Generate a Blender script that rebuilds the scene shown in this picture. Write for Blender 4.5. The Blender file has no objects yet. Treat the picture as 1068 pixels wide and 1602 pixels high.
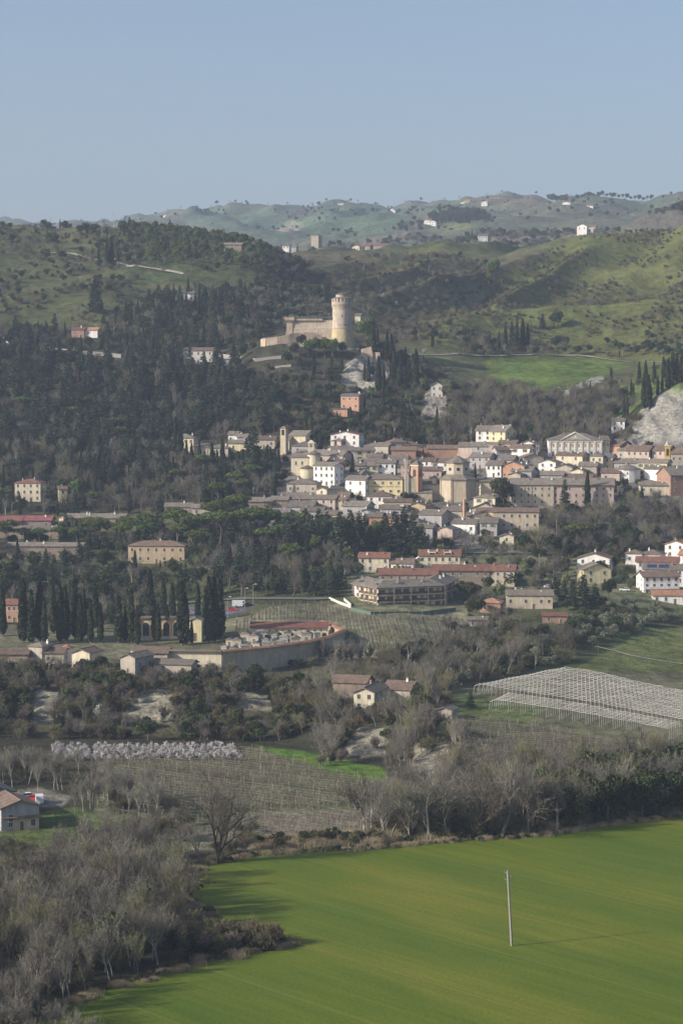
import bpy, math, random
import numpy as np
R = math.radians
random.seed(7)
scene = bpy.context.scene
ROOT = scene.collection
# ---------------------------------------------------------------- camera, sky, sun, exposure
F, CX, CY = 3400.0, 534.0, 801.0          # focal length in target pixels, image centre
PITCH = math.atan((801 - 620) / F)
CAMZ = 102.0
cam_data = bpy.data.cameras.new('camera')
cam = bpy.data.objects.new('camera', cam_data); ROOT.objects.link(cam)
cam.location = (0, 0, CAMZ); cam.rotation_euler = (R(90) - PITCH, 0, 0)
cam_data.sensor_fit = 'VERTICAL'; cam_data.sensor_height = 36.0; cam_data.lens = F / 1602 * 36.0
cam_data.clip_start = 1.0; cam_data.clip_end = 40000
scene.camera = cam
SUN_EL = 25.0
SUN_AZ = math.atan2(-0.935, -0.355)       # azimuth of the sun, clockwise from +Y
world = bpy.data.worlds.new('World'); scene.world = world; world.use_nodes = True
wn = world.node_tree; bg = wn.nodes['Background']
sky = wn.nodes.new('ShaderNodeTexSky'); sky.sky_type = 'NISHITA'; sky.sun_disc = False
sky.sun_elevation = R(SUN_EL); sky.sun_rotation = SUN_AZ % (2 * math.pi)
sky.altitude = 100; sky.air_density = 1.0; sky.dust_density = 3.0; sky.ozone_density = 2.8
tint = wn.nodes.new('ShaderNodeMix'); tint.data_type = 'RGBA'; tint.blend_type = 'MULTIPLY'; tint.inputs['Factor'].default_value = 1; tint.inputs['B'].default_value = (1.12, 1.05, 1.03, 1)
wn.links.new(sky.outputs['Color'], tint.inputs['A']); wn.links.new(tint.outputs['Result'], bg.inputs['Color']); bg.inputs['Strength'].default_value = 0.110
sl = bpy.data.lights.new('sun', 'SUN'); sl.energy = 4.9; sl.angle = R(0.5); sl.color = (1.0, 0.93, 0.82)
so = bpy.data.objects.new('sun', sl); ROOT.objects.link(so)
so.location = (-200, -80, 300)
so.rotation_euler = (R(90 - SUN_EL), 0, math.atan2(-0.935, 0.355))
scene.view_settings.view_transform = 'Standard'; scene.view_settings.look = 'None'
scene.view_settings.gamma = 1.0; scene.view_settings.use_curve_mapping = False
scene.view_settings.exposure = 0.47
scene.cycles.max_bounces = 4; scene.cycles.diffuse_bounces = 2; scene.cycles.transparent_max_bounces = 8
scene.cycles.volume_bounces = 0; scene.cycles.use_denoising = True; scene.cycles.denoiser = 'OPENIMAGEDENOISE'; scene.cycles.denoising_input_passes = 'RGB_ALBEDO_NORMAL'; scene.cycles.denoising_prefilter = 'ACCURATE'

# ---------------------------------------------------------------- picture <-> place
ct, st_ = math.cos(PITCH), math.sin(PITCH)
def ray(x, y):
    t = (CY - y) / F
    dy = ct + t * st_
    return ((x - CX) / F / dy, (-st_ + t * ct) / dy)
def proj(X, Y, Z):
    zz = Z - CAMZ
    d = Y * ct - zz * st_
    return CX + F * X / d, CY - F * (Y * st_ + zz * ct) / d
def zrow(y, Y):
    t = (CY - y) / F
    return CAMZ + Y * (-st_ + t * ct) / (ct + t * st_)

FAR_L = [(6200, 348), (7000, 400)]
COLS = {
 -1500: [(655,1150),(676,1096),(715,1050),(760,1030),(860,970),(900,950),(990,885),(1040,850),(1120,782),(1200,700),(1300,605),(1370,545),(1480,450),(1600,380),(1750,345),(1850,365),(2300,420),(3500,375)]+FAR_L,
 0: [(655,1150),(676,1096),(715,1050),(760,1030),(860,972),(900,955),(990,885),(1040,850),(1080,815),(1120,782),(1200,700),(1300,605),(1370,545),(1480,460),(1600,395),(1750,357),(1850,365),(2300,420),(3500,375)]+FAR_L,
 150: [(655,1150),(676,1096),(715,1050),(760,1030),(860,972),(900,955),(990,885),(1040,850),(1080,815),(1120,782),(1200,700),(1300,605),(1370,545),(1480,455),(1600,398),(1730,357),(1850,372),(2300,420),(3500,370),(5200,352),(7000,400)],
 250: [(655,1150),(674,1096),(715,1052),(760,1030),(860,972),(900,950),(990,885),(1040,850),(1080,810),(1120,772),(1200,690),(1300,595),(1370,538),(1480,462),(1600,396),(1700,358),(1850,375),(2300,420),(3500,370),(5000,335),(7000,400)],
 330: [(655,1152),(674,1098),(715,1055),(760,1030),(860,965),(900,945),(960,893),(1000,862),(1050,815),(1110,765),(1180,700),(1300,590),(1370,532),(1480,465),(1600,400),(1680,364),(1850,385),(2300,415),(3500,370),(4800,331),(7000,400)],
 400: [(650,1153),(668,1106),(715,1060),(760,1030),(850,962),(900,935),(960,890),(1000,862),(1050,812),(1100,765),(1160,705),(1230,640),(1262,592),(1281,544),(1330,536),(1370,530),(1480,455),(1600,398),(1660,384),(1750,402),(1900,404),(2300,402),(2450,393),(2700,402),(3500,370),(4750,330),(7000,400)],
 450: [(640,1158),(715,1068),(760,1030),(850,960),(900,932),(960,890),(1000,862),(1055,805),(1110,752),(1160,703),(1230,632),(1274,553),(1288,533),(1325,528),(1400,512),(1500,455),(1600,425),(1750,409),(1900,400),(2000,404),(2300,399),(2450,390),(2700,399),(3500,368),(4750,328),(7000,400)],
 500: [(630,1168),(640,1140),(690,1085),(745,1040),(860,960),(960,890),(1000,862),(1060,800),(1120,740),(1160,700),(1210,650),(1260,590),(1290,534),(1325,529),(1365,545),(1450,492),(1560,447),(1700,415),(1880,398),(1980,402),(2300,399),(2420,389),(2600,396),(3400,366),(4800,322),(7000,400)],
 550: [(611,1187),(621,1148),(645,1130),(690,1086),(745,1040),(860,957),(960,888),(1005,857),(1060,800),(1120,742),(1160,705),(1205,655),(1262,600),(1290,538),(1325,532),(1365,548),(1450,498),(1560,450),(1700,415),(1870,395),(1980,400),(2350,394),(2450,390),(2600,394),(3400,364),(4850,318),(7000,400)],
 620: [(592,1205),(609,1186),(619,1146),(650,1120),(700,1082),(745,1040),(860,955),(960,888),(1005,856),(1060,800),(1120,742),(1160,705),(1200,670),(1250,622),(1300,575),(1340,553),(1400,530),(1500,480),(1650,430),(1850,393),(1950,398),(2500,396),(3200,362),(4700,328),(7000,400)],
 700: [(560,1239),(567,1228),(576,1190),(605,1162),(650,1124),(740,1055),(800,1010),(860,968),(900,935),(960,890),(1005,855),(1060,800),(1120,745),(1160,705),(1200,665),(1240,625),(1300,585),(1350,555),(1450,500),(1600,440),(1750,406),(1850,383),(1950,390),(2500,388),(2700,382),(3200,352),(4600,320),(7000,400)],
 770: [(550,1250),(585,1190),(700,1085),(740,1055),(800,1012),(860,969),(900,938),(960,890),(1000,858),(1060,795),(1090,757),(1130,712),(1170,680),(1220,640),(1290,600),(1370,560),(1480,510),(1600,455),(1750,410),(1850,391),(2200,395),(2450,390),(2600,367),(2800,366),(3200,350),(4500,312),(7000,400)],
 850: [(545,1256),(580,1190),(700,1085),(740,1055),(800,1015),(860,970),(900,940),(960,890),(1000,858),(1050,800),(1090,755),(1125,716),(1170,690),(1220,640),(1290,600),(1370,562),(1385,556),(1480,505),(1620,440),(1750,400),(1850,385),(1950,395),(2450,394),(2580,363),(2800,361),(3400,345),(4500,320),(7000,400)],
 930: [(540,1262),(575,1197),(700,1085),(760,1040),(820,1010),(870,960),(895,935),(960,890),(1000,858),(1050,800),(1090,758),(1130,716),(1170,690),(1220,645),(1290,600),(1370,570),(1400,558),(1480,500),(1600,440),(1700,395),(1780,366),(1900,380),(2400,385),(2520,360),(2650,357),(3300,345),(4500,317),(7000,400)],
 1000: [(536,1267),(572,1200),(700,1090),(770,1045),(830,1010),(880,965),(905,935),(960,892),(1000,860),(1050,800),(1090,758),(1128,712),(1150,692),(1178,622),(1230,605),(1350,574),(1400,563),(1480,500),(1600,440),(1700,387),(1780,358),(1900,385),(2300,380),(2420,338),(2600,345),(3500,350),(4500,320),(7000,400)],
 1068: [(533,1270),(570,1204),(700,1095),(770,1050),(840,1010),(885,970),(915,937),(960,895),(1000,862),(1050,800),(1090,755),(1125,705),(1140,690),(1170,592),(1210,582),(1290,585),(1380,562),(1480,492),(1600,430),(1700,381),(1780,350),(1900,380),(2250,372),(2360,322),(2500,330),(4500,320),(7000,400)],
 1250: [(530,1274),(568,1206),(700,1100),(770,1055),(850,1010),(960,900),(1000,862),(1050,800),(1100,740),(1140,690),(1180,580),(1290,560),(1380,530),(1480,460),(1600,400),(1700,365),(1780,340),(1900,360),(2250,360),(2360,310),(2500,330),(4500,320),(7000,400)],
 2600: [(530,1274),(568,1206),(700,1100),(770,1055),(850,1010),(960,900),(1000,862),(1050,800),(1100,740),(1140,690),(1180,580),(1290,540),(1380,500),(1480,440),(1600,380),(1700,350),(1780,330),(1900,350),(2250,360),(2360,320),(2500,330),(4500,320),(7000,400)],
}
YS = np.arange(0, 9501, 5.0)
US = np.arange(-1500, 2601, 20.0)
def build_table():
    cx = sorted(COLS)
    P = []
    for c in cx:
        pts = [(0, 100.0), (60, 80.0), (200, 25.0), (300, 0.0), (COLS[c][0][0] - 12, 0.0)]
        pts += [(Y, zrow(y, Y)) for Y, y in COLS[c]]
        pts += [(9500, 20.0)]
        P.append(np.interp(YS, [p[0] for p in pts], [p[1] for p in pts]))
    P = np.array(P)
    Z = np.zeros((len(US), len(YS)))
    for j, u in enumerate(US):
        k = int(np.clip(np.searchsorted(cx, u) - 1, 0, len(cx) - 2))
        t = (u - cx[k]) / (cx[k + 1] - cx[k]); t = np.clip(t, 0, 1); t = t * t * (3 - 2 * t) * .5 + t * .5
        Z[j] = P[k] * (1 - t) + P[k + 1] * t
    K = Z.copy()
    for s in (-1, 1): K += np.roll(Z, s, 1)
    K /= 3
    far = YS > 1400
    K2 = K.copy()
    for s in (-3, -2, -1, 1, 2, 3): K2 += np.roll(K, s, 1)
    K[:, far] = (K2 / 7)[:, far]
    K3 = K.copy(); K3[1:-1] = (K[:-2] + 2 * K[1:-1] + K[2:]) / 4
    K3[:, YS < 300] = Z[:, YS < 300]
    return K3
ZT = build_table()
_rg = np.random.RandomState(3); _LAT = _rg.rand(256, 256)
def vnoise(x, y, s):
    x = x / s + 91.3; y = y / s + 17.7
    i = np.floor(x).astype(int); j = np.floor(y).astype(int); fx = x - i; fy = y - j
    fx = fx * fx * (3 - 2 * fx); fy = fy * fy * (3 - 2 * fy)
    a = _LAT[i & 255, j & 255]; b = _LAT[(i + 1) & 255, j & 255]; c = _LAT[i & 255, (j + 1) & 255]; d = _LAT[(i + 1) & 255, (j + 1) & 255]
    return (a * (1 - fx) + b * fx) * (1 - fy) + (c * (1 - fx) + d * fx) * fy - .5
def zt(X, Y):
    X = np.asarray(X, float); Y = np.asarray(Y, float)
    u = np.clip((CX + F * X / np.maximum(Y, 1) + 1500) / 20, 0, len(US) - 1.001)
    v = np.clip(Y / 5, 0, len(YS) - 1.001)
    i = u.astype(int); j = v.astype(int); fx = u - i; fy = v - j
    z = (ZT[i, j] * (1 - fx) + ZT[i + 1, j] * fx) * (1 - fy) + (ZT[i, j + 1] * (1 - fx) + ZT[i + 1, j + 1] * fx) * fy
    amp = np.interp(Y, [0, 640, 700, 1200, 1350, 1500, 1900, 2400, 4000, 7000], [0, 0, .25, .6, 3, 11, 8, 12, 40, 40])
    px = CX + F * X / np.maximum(Y, 1)
    lo = 1.35 * np.clip((Y - 1330) / 120, 0, 1) * np.clip((px - 430) / 120, 0.12, 1)   # gullies run down the open hills
    rid = 1 - 2 * np.abs(vnoise(X - .55 * Y, Y * .3, 58)) * 2
    z = z + amp * (vnoise(X, Y, 90) * .8 + vnoise(X, Y, 31) * .4) + lo * amp * .8 * (rid - .5) * (Y < 2300)
    z = z + np.clip((Y - 2300) / 900, 0, 1) * amp * 1.1 * (vnoise(X, Y, 420) + .5 * vnoise(X + .6 * Y, Y * .5, 150))
    z = z + np.clip((Y - 650) / 50, 0, 1) * .35 * vnoise(X, Y, 7) + np.clip((Y - 1330) / 80, 0, 1) * (Y < 2300) * (2.2 * vnoise(X - .5 * Y, Y * .5, 15) + 1.1 * vnoise(X, Y, 8))
    return z
def zz(X, Y): return float(zt(np.array([X]), np.array([Y]))[0])
def hit(x, y, h=0.0, Y0=340.0, Y1=7000.0):
    """first place at or beyond Y0 where the ground plus h rises to the line of sight through picture point (x, y)"""
    ux, uz = ray(x, y)
    Ya = np.arange(Y0, Y1, 1.0)
    g = zt(ux * Ya, Ya) + h - (CAMZ + uz * Ya)
    k = int(np.argmax(g >= 0))
    if g[k] < 0: k = 0
    Y = float(Ya[k])
    return ux * Y, Y, zz(ux * Y, Y)
def pip(px, py, poly):
    inside = np.zeros(px.shape, bool); n = len(poly); j = n - 1
    for i in range(n):
        xi, yi = poly[i]; xj, yj = poly[j]
        c = ((yi > py) != (yj > py)) & (px < (xj - xi) * (py - yi) / ((yj - yi) or 1e-9) + xi)
        inside ^= c; j = i
    return inside

# ---------------------------------------------------------------- materials
def new_mat(name):
    m = bpy.data.materials.new(name); m.use_nodes = True
    nt = m.node_tree; b = nt.nodes['Principled BSDF']
    b.inputs['Specular IOR Level'].default_value = .15
    return m, nt, b
def mat(name, col, rough=.85, scale=1.2, amt=.22, bump=0.0, rnd=0.0, spec=.15, metal=0.0, detail=4, stretch=None, hue=0.0):
    m, nt, b = new_mat(name); N = nt.nodes; L = nt.links
    b.inputs['Roughness'].default_value = rough; b.inputs['Specular IOR Level'].default_value = spec; b.inputs['Metallic'].default_value = metal
    tc = N.new('ShaderNodeTexCoord'); src = tc.outputs['Object']
    if stretch:
        mp = N.new('ShaderNodeMapping'); mp.inputs['Scale'].default_value = stretch; L.new(src, mp.inputs['Vector']); src = mp.outputs['Vector']
    nz = N.new('ShaderNodeTexNoise'); nz.inputs['Scale'].default_value = scale; nz.inputs['Detail'].default_value = detail; nz.inputs['Roughness'].default_value = .65
    L.new(src, nz.inputs['Vector'])
    mr = N.new('ShaderNodeMapRange'); mr.inputs['From Min'].default_value = .3; mr.inputs['From Max'].default_value = .7
    mr.inputs['To Min'].default_value = 1 - amt; mr.inputs['To Max'].default_value = 1 + amt; L.new(nz.outputs['Fac'], mr.inputs['Value'])
    val = mr.outputs['Result']
    hs = N.new('ShaderNodeHueSaturation'); hs.inputs['Color'].default_value = (*col, 1)
    if rnd:
        oi = N.new('ShaderNodeObjectInfo')
        r2 = N.new('ShaderNodeMapRange'); r2.inputs['To Min'].default_value = 1 - rnd; r2.inputs['To Max'].default_value = 1 + rnd
        L.new(oi.outputs['Random'], r2.inputs['Value'])
        mu = N.new('ShaderNodeMath'); mu.operation = 'MULTIPLY'; L.new(val, mu.inputs[0]); L.new(r2.outputs['Result'], mu.inputs[1]); val = mu.outputs[0]
        if hue:
            mm = N.new('ShaderNodeMath'); mm.operation = 'MULTIPLY'; mm.inputs[1].default_value = 7.31; L.new(oi.outputs['Random'], mm.inputs[0])
            fr = N.new('ShaderNodeMath'); fr.operation = 'FRACT'; L.new(mm.outputs[0], fr.inputs[0])
            r3 = N.new('ShaderNodeMapRange'); r3.inputs['To Min'].default_value = .5 - hue; r3.inputs['To Max'].default_value = .5 + hue
            L.new(fr.outputs[0], r3.inputs['Value']); L.new(r3.outputs['Result'], hs.inputs['Hue'])
    L.new(val, hs.inputs['Value']); L.new(hs.outputs['Color'], b.inputs['Base Color'])
    if bump:
        bp = N.new('ShaderNodeBump'); bp.inputs['Strength'].default_value = 1; bp.inputs['Distance'].default_value = bump
        L.new(nz.outputs['Fac'], bp.inputs['Height']); L.new(bp.outputs['Normal'], b.inputs['Normal'])
    return m
def wallmat(name, col, amt=.26, scale=.35):
    """plaster or masonry: blotches, vertical rain streaks, fine grain"""
    m, nt, b = new_mat(name); N = nt.nodes; L = nt.links
    b.inputs['Roughness'].default_value = .9
    tc = N.new('ShaderNodeTexCoord')
    n1 = N.new('ShaderNodeTexNoise'); n1.inputs['Scale'].default_value = scale; n1.inputs['Detail'].default_value = 6; n1.inputs['Roughness'].default_value = .7
    L.new(tc.outputs['Object'], n1.inputs['Vector'])
    mp = N.new('ShaderNodeMapping'); mp.inputs['Scale'].default_value = (1.6, 1.6, .14); L.new(tc.outputs['Object'], mp.inputs['Vector'])
    n2 = N.new('ShaderNodeTexNoise'); n2.inputs['Scale'].default_value = 1; n2.inputs['Detail'].default_value = 3; L.new(mp.outputs['Vector'], n2.inputs['Vector'])
    ad = N.new('ShaderNodeMath'); ad.operation = 'ADD'; L.new(n1.outputs['Fac'], ad.inputs[0]); L.new(n2.outputs['Fac'], ad.inputs[1])
    mr = N.new('ShaderNodeMapRange'); mr.inputs['From Min'].default_value = .7; mr.inputs['From Max'].default_value = 1.3
    mr.inputs['To Min'].default_value = 1 - amt; mr.inputs['To Max'].default_value = 1 + amt * .6; L.new(ad.outputs[0], mr.inputs['Value'])
    oi = N.new('ShaderNodeObjectInfo'); r2 = N.new('ShaderNodeMapRange'); r2.inputs['To Min'].default_value = .93; r2.inputs['To Max'].default_value = 1.05; L.new(oi.outputs['Random'], r2.inputs['Value'])
    mu = N.new('ShaderNodeMath'); mu.operation = 'MULTIPLY'; L.new(mr.outputs['Result'], mu.inputs[0]); L.new(r2.outputs['Result'], mu.inputs[1])
    hs = N.new('ShaderNodeHueSaturation'); hs.inputs['Color'].default_value = (*col, 1); L.new(mu.outputs[0], hs.inputs['Value']); L.new(hs.outputs['Color'], b.inputs['Base Color'])
    return m
def roofmat(name, col, amt=.3):
    """clay tiles: speckle of single tiles, lichen patches, rows down the slope"""
    m, nt, b = new_mat(name); N = nt.nodes; L = nt.links
    b.inputs['Roughness'].default_value = .9
    tc = N.new('ShaderNodeTexCoord')
    vo = N.new('ShaderNodeTexVoronoi'); vo.inputs['Scale'].default_value = 2.2; L.new(tc.outputs['Object'], vo.inputs['Vector'])
    n1 = N.new('ShaderNodeTexNoise'); n1.inputs['Scale'].default_value = .5; n1.inputs['Detail'].default_value = 5; L.new(tc.outputs['Object'], n1.inputs['Vector'])
    sp = N.new('ShaderNodeSeparateColor'); L.new(vo.outputs['Color'], sp.inputs['Color'])
    ad = N.new('ShaderNodeMath'); ad.operation = 'MULTIPLY_ADD'; ad.inputs[1].default_value = .45; L.new(sp.outputs['Red'], ad.inputs[0]); L.new(n1.outputs['Fac'], ad.inputs[2])
    mr = N.new('ShaderNodeMapRange'); mr.inputs['From Min'].default_value = .4; mr.inputs['From Max'].default_value = 1.05
    mr.inputs['To Min'].default_value = 1 - amt; mr.inputs['To Max'].default_value = 1 + amt; L.new(ad.outputs[0], mr.inputs['Value'])
    oi = N.new('ShaderNodeObjectInfo'); r2 = N.new('ShaderNodeMapRange'); r2.inputs['To Min'].default_value = .82; r2.inputs['To Max'].default_value = 1.18; L.new(oi.outputs['Random'], r2.inputs['Value'])
    mu = N.new('ShaderNodeMath'); mu.operation = 'MULTIPLY'; L.new(mr.outputs['Result'], mu.inputs[0]); L.new(r2.outputs['Result'], mu.inputs[1])
    hs = N.new('ShaderNodeHueSaturation'); hs.inputs['Color'].default_value = (*col, 1); L.new(mu.outputs[0], hs.inputs['Value']); L.new(hs.outputs['Color'], b.inputs['Base Color'])
    bp = N.new('ShaderNodeBump'); bp.inputs['Distance'].default_value = .12; L.new(vo.outputs['Distance'], bp.inputs['Height']); L.new(bp.outputs['Normal'], b.inputs['Normal'])
    return m
M = {}
for k, c in dict(white=(.76,.74,.70), cream=(.60,.54,.40), yellow=(.62,.55,.34), ochre=(.42,.33,.22), pink=(.50,.40,.34), orange=(.46,.27,.18),
                 brick=(.32,.20,.15), stone=(.40,.36,.30), grey=(.36,.35,.34), beige=(.47,.40,.30), brown=(.26,.21,.17), gold=(.52,.33,.08), ruin=(.50,.48,.44)).items():
    M[k] = wallmat(k + '_wall', c)
M['castle'] = wallmat('castle_stone', (.45,.385,.305), .42, .3); M['castle_brick'] = wallmat('castle_brick', (.41,.33,.255), .42, .3)
M['lichen'] = wallmat('lichen_stone', (.46,.39,.24), .35, .3)
for k, c in dict(old=(.175,.150,.125), brown_roof=(.16,.115,.09), red=(.185,.095,.07), terracotta=(.32,.175,.11), slate=(.12,.12,.125), wine=(.22,.085,.085)).items():
    M[k] = roofmat(k + '_tiles', c)
M['glass'] = mat('dark_glass', (.035,.04,.05), .25, 1, .2, spec=.5)
M['shutter_green'] = mat('green_shutter', (.10,.15,.11), .7); M['shutter_brown'] = mat('brown_shutter', (.12,.07,.045), .7); M['shutter_ochre'] = mat('ochre_shutter', (.38,.27,.10), .7)
M['trim'] = mat('stone_trim', (.55,.52,.47)); M['metal'] = mat('grey_metal', (.32,.32,.33), .5, metal=.3); M['wood'] = mat('weathered_wood', (.13,.09,.06))
M['concrete'] = mat('concrete', (.26,.25,.235), .8, 2, .15); M['solar'] = mat('solar_panel', (.02,.035,.09), .2, spec=.6); M['rail'] = mat('balcony_wood', (.10,.06,.045), .8)
M['asphalt'] = mat('asphalt', (.13,.13,.13), .9, .8); M['gravel'] = mat('pale_gravel', (.30,.28,.24), .95, .7)
M['paint_white'] = mat('white_paint', (.75,.75,.75), .3, amt=.03, spec=.5); M['paint_red'] = mat('red_paint', (.45,.02,.02), .3, amt=.03, spec=.5)
M['paint_dark'] = mat('dark_paint', (.03,.035,.05), .3, amt=.03, spec=.5); M['rubber'] = mat('rubber', (.02,.02,.02), .9); M['tarp'] = mat('blue_tarpaulin', (.10,.22,.60), .6)
M['net'] = mat('pale_netting', (.40,.39,.375), .7, .6, amt=.25); M['text'] = mat('faded_lettering', (.42,.16,.07), .8); M['skin'] = mat('skin', (.45,.28,.2), .7)
M['cypress'] = mat('cypress_foliage', (.036,.048,.022), .8, .7, .45, rnd=.25, hue=.02); M['pine'] = mat('pine_foliage', (.095,.130,.036), .8, .5, .45, rnd=.2, hue=.025)
M['cedar'] = mat('cedar_foliage', (.045,.062,.036), .8, .5, .4, rnd=.4, hue=.03); M['evergreen'] = mat('evergreen_foliage', (.046,.058,.022), .8, .6, .45, rnd=.45, hue=.04)
M['olive'] = mat('olive_foliage', (.16,.17,.12), .8, .7, .35, rnd=.2, hue=.01); M['bud'] = mat('spring_foliage', (.19,.21,.07), .8, .7, .3, rnd=.2)
M['twig'] = mat('bare_twigs', (.145,.134,.110), .9, .5, .25, rnd=.42, hue=.03); M['olive_twig'] = mat('budding_twigs', (.175,.168,.095), .9, .5, .25, rnd=.3, hue=.02); M['dark_twig'] = mat('dark_twigs', (.12,.105,.085), .9, .5, .25, rnd=.3); M['dark_bark'] = mat('dark_bark', (.045,.04,.033), .95, 2, .3, rnd=.2)
M['bark'] = mat('grey_bark', (.14,.125,.10), .95, 2, .3, rnd=.2)
M['pale_twig'] = mat('pale_twigs', (.205,.193,.158), .9, .5, .2, rnd=.2, hue=.015); M['pale_bark'] = mat('pale_bark', (.29,.27,.24), .9, 1.5, .3, rnd=.15)
M['blossom'] = mat('pale_blossom', (.70,.66,.66), .8, 2, .2, rnd=.15); M['white_blossom'] = mat('white_blossom', (.55,.54,.50), .8, 2, .15)
M['dry'] = mat('dry_reed', (.30,.25,.16), .9, 1, .3, rnd=.2); M['scrub'] = mat('scrub_twigs', (.14,.128,.072), .9, .8, .35, rnd=.4, hue=.04)
M['red_scrub'] = mat('reddish_twigs', (.155,.128,.112), .9, .8, .3, rnd=.25)

# ---------------------------------------------------------------- meshes and objects
def me(name, verts, faces, mats, mi=None, smooth=False):
    m = bpy.data.meshes.new(name)
    m.from_pydata([tuple(v) for v in verts] if not isinstance(verts, np.ndarray) else verts.tolist(), [], faces if isinstance(faces, list) else faces.tolist())
    for k in (mats if isinstance(mats, (list, tuple)) else [mats]): m.materials.append(M[k] if isinstance(k, str) else k)
    if mi is not None: m.polygons.foreach_set('material_index', np.asarray(mi, np.int32))
    if smooth: m.polygons.foreach_set('use_smooth', np.ones(len(m.polygons), bool))
    m.update(); return m
class MB:
    """collects boxes, prisms and lathes for ONE mesh"""
    def __init__(s): s.v, s.f, s.m = [], [], []
    def add(s, vs, fs, mi=0):
        o = len(s.v); s.v += [tuple(v) for v in vs]; s.f += [[i + o for i in f] for f in fs]; s.m += [mi] * len(fs); return s
    def box(s, x0, x1, y0, y1, z0, z1, mi=0):
        return s.add([(x0,y0,z0),(x1,y0,z0),(x1,y1,z0),(x0,y1,z0),(x0,y0,z1),(x1,y0,z1),(x1,y1,z1),(x0,y1,z1)],
                     [[3,2,1,0],[4,5,6,7],[0,1,5,4],[1,2,6,5],[2,3,7,6],[3,0,4,7]], mi)
    def loop(s, bot, top, mi=0, caps=True):
        n = len(bot); fs = [[i, (i + 1) % n, n + (i + 1) % n, n + i] for i in range(n)]
        if caps: fs += [list(range(n))[::-1], list(range(n, 2 * n))]
        return s.add(list(bot) + list(top), fs, mi)
    def ring(s, cx, cy, r, z, n=20): return [(cx + r * math.cos(2*math.pi*(i+.5)/n), cy + r * math.sin(2*math.pi*(i+.5)/n), z) for i in range(n)]
    def lathe(s, cx, cy, prof, n=20, mi=0):
        for (r0, z0), (r1, z1) in zip(prof[:-1], prof[1:]):
            s.loop(s.ring(cx, cy, max(r0, .01), z0, n), s.ring(cx, cy, max(r1, .01), z1, n), mi, caps=False)
        s.add(s.ring(cx, cy, max(prof[0][0], .01), prof[0][1], n), [list(range(n))[::-1]], mi); s.add(s.ring(cx, cy, max(prof[-1][0], .01), prof[-1][1], n), [list(range(n))], mi)
        return s
    def tube(s, p, q, r, n=5, mi=0, r2=None):
        p = np.array(p, float); q = np.array(q, float); d = q - p; d /= (np.linalg.norm(d) or 1)
        a = np.cross(d, (0,0,1)) if abs(d[2]) < .9 else np.cross(d, (1,0,0)); a /= np.linalg.norm(a); b = np.cross(d, a)
        r2 = r if r2 is None else r2
        return s.loop([p + r*(a*math.cos(t)+b*math.sin(t)) for t in [2*math.pi*i/n for i in range(n)]], [q + r2*(a*math.cos(t)+b*math.sin(t)) for t in [2*math.pi*i/n for i in range(n)]], mi)
    def mesh(s, name, mats, smooth=False): return me(name, s.v, s.f, mats, s.m, smooth)
def link(o, parent=None, loc=None, rot=0, scl=None):
    ROOT.objects.link(o)
    if parent is not None: o.parent = parent
    if loc is not None: o.location = loc
    if rot: o.rotation_euler = (0, 0, rot)
    if scl is not None: o.scale = scl
    return o
def obj(name, mesh, parent=None, loc=None, rot=0, scl=None): return link(bpy.data.objects.new(name, mesh), parent, loc, rot, scl)
def tag(o, label=None, cat=None, group=None, kind=None):
    if label: o['label'] = label
    if cat: o['category'] = cat
    if group: o['group'] = group
    if kind: o['kind'] = kind
    return o
def thing(name, loc, rot, label, cat, group=None): return tag(link(bpy.data.objects.new(name, None), None, loc, rot), label, cat, group)
KEEP = []                    # (X, Y, half width, in front, behind): where no tree may stand
def keep(X, Y, hw, front=18, back=6): KEEP.append((X, Y, hw, front, back))
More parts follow.
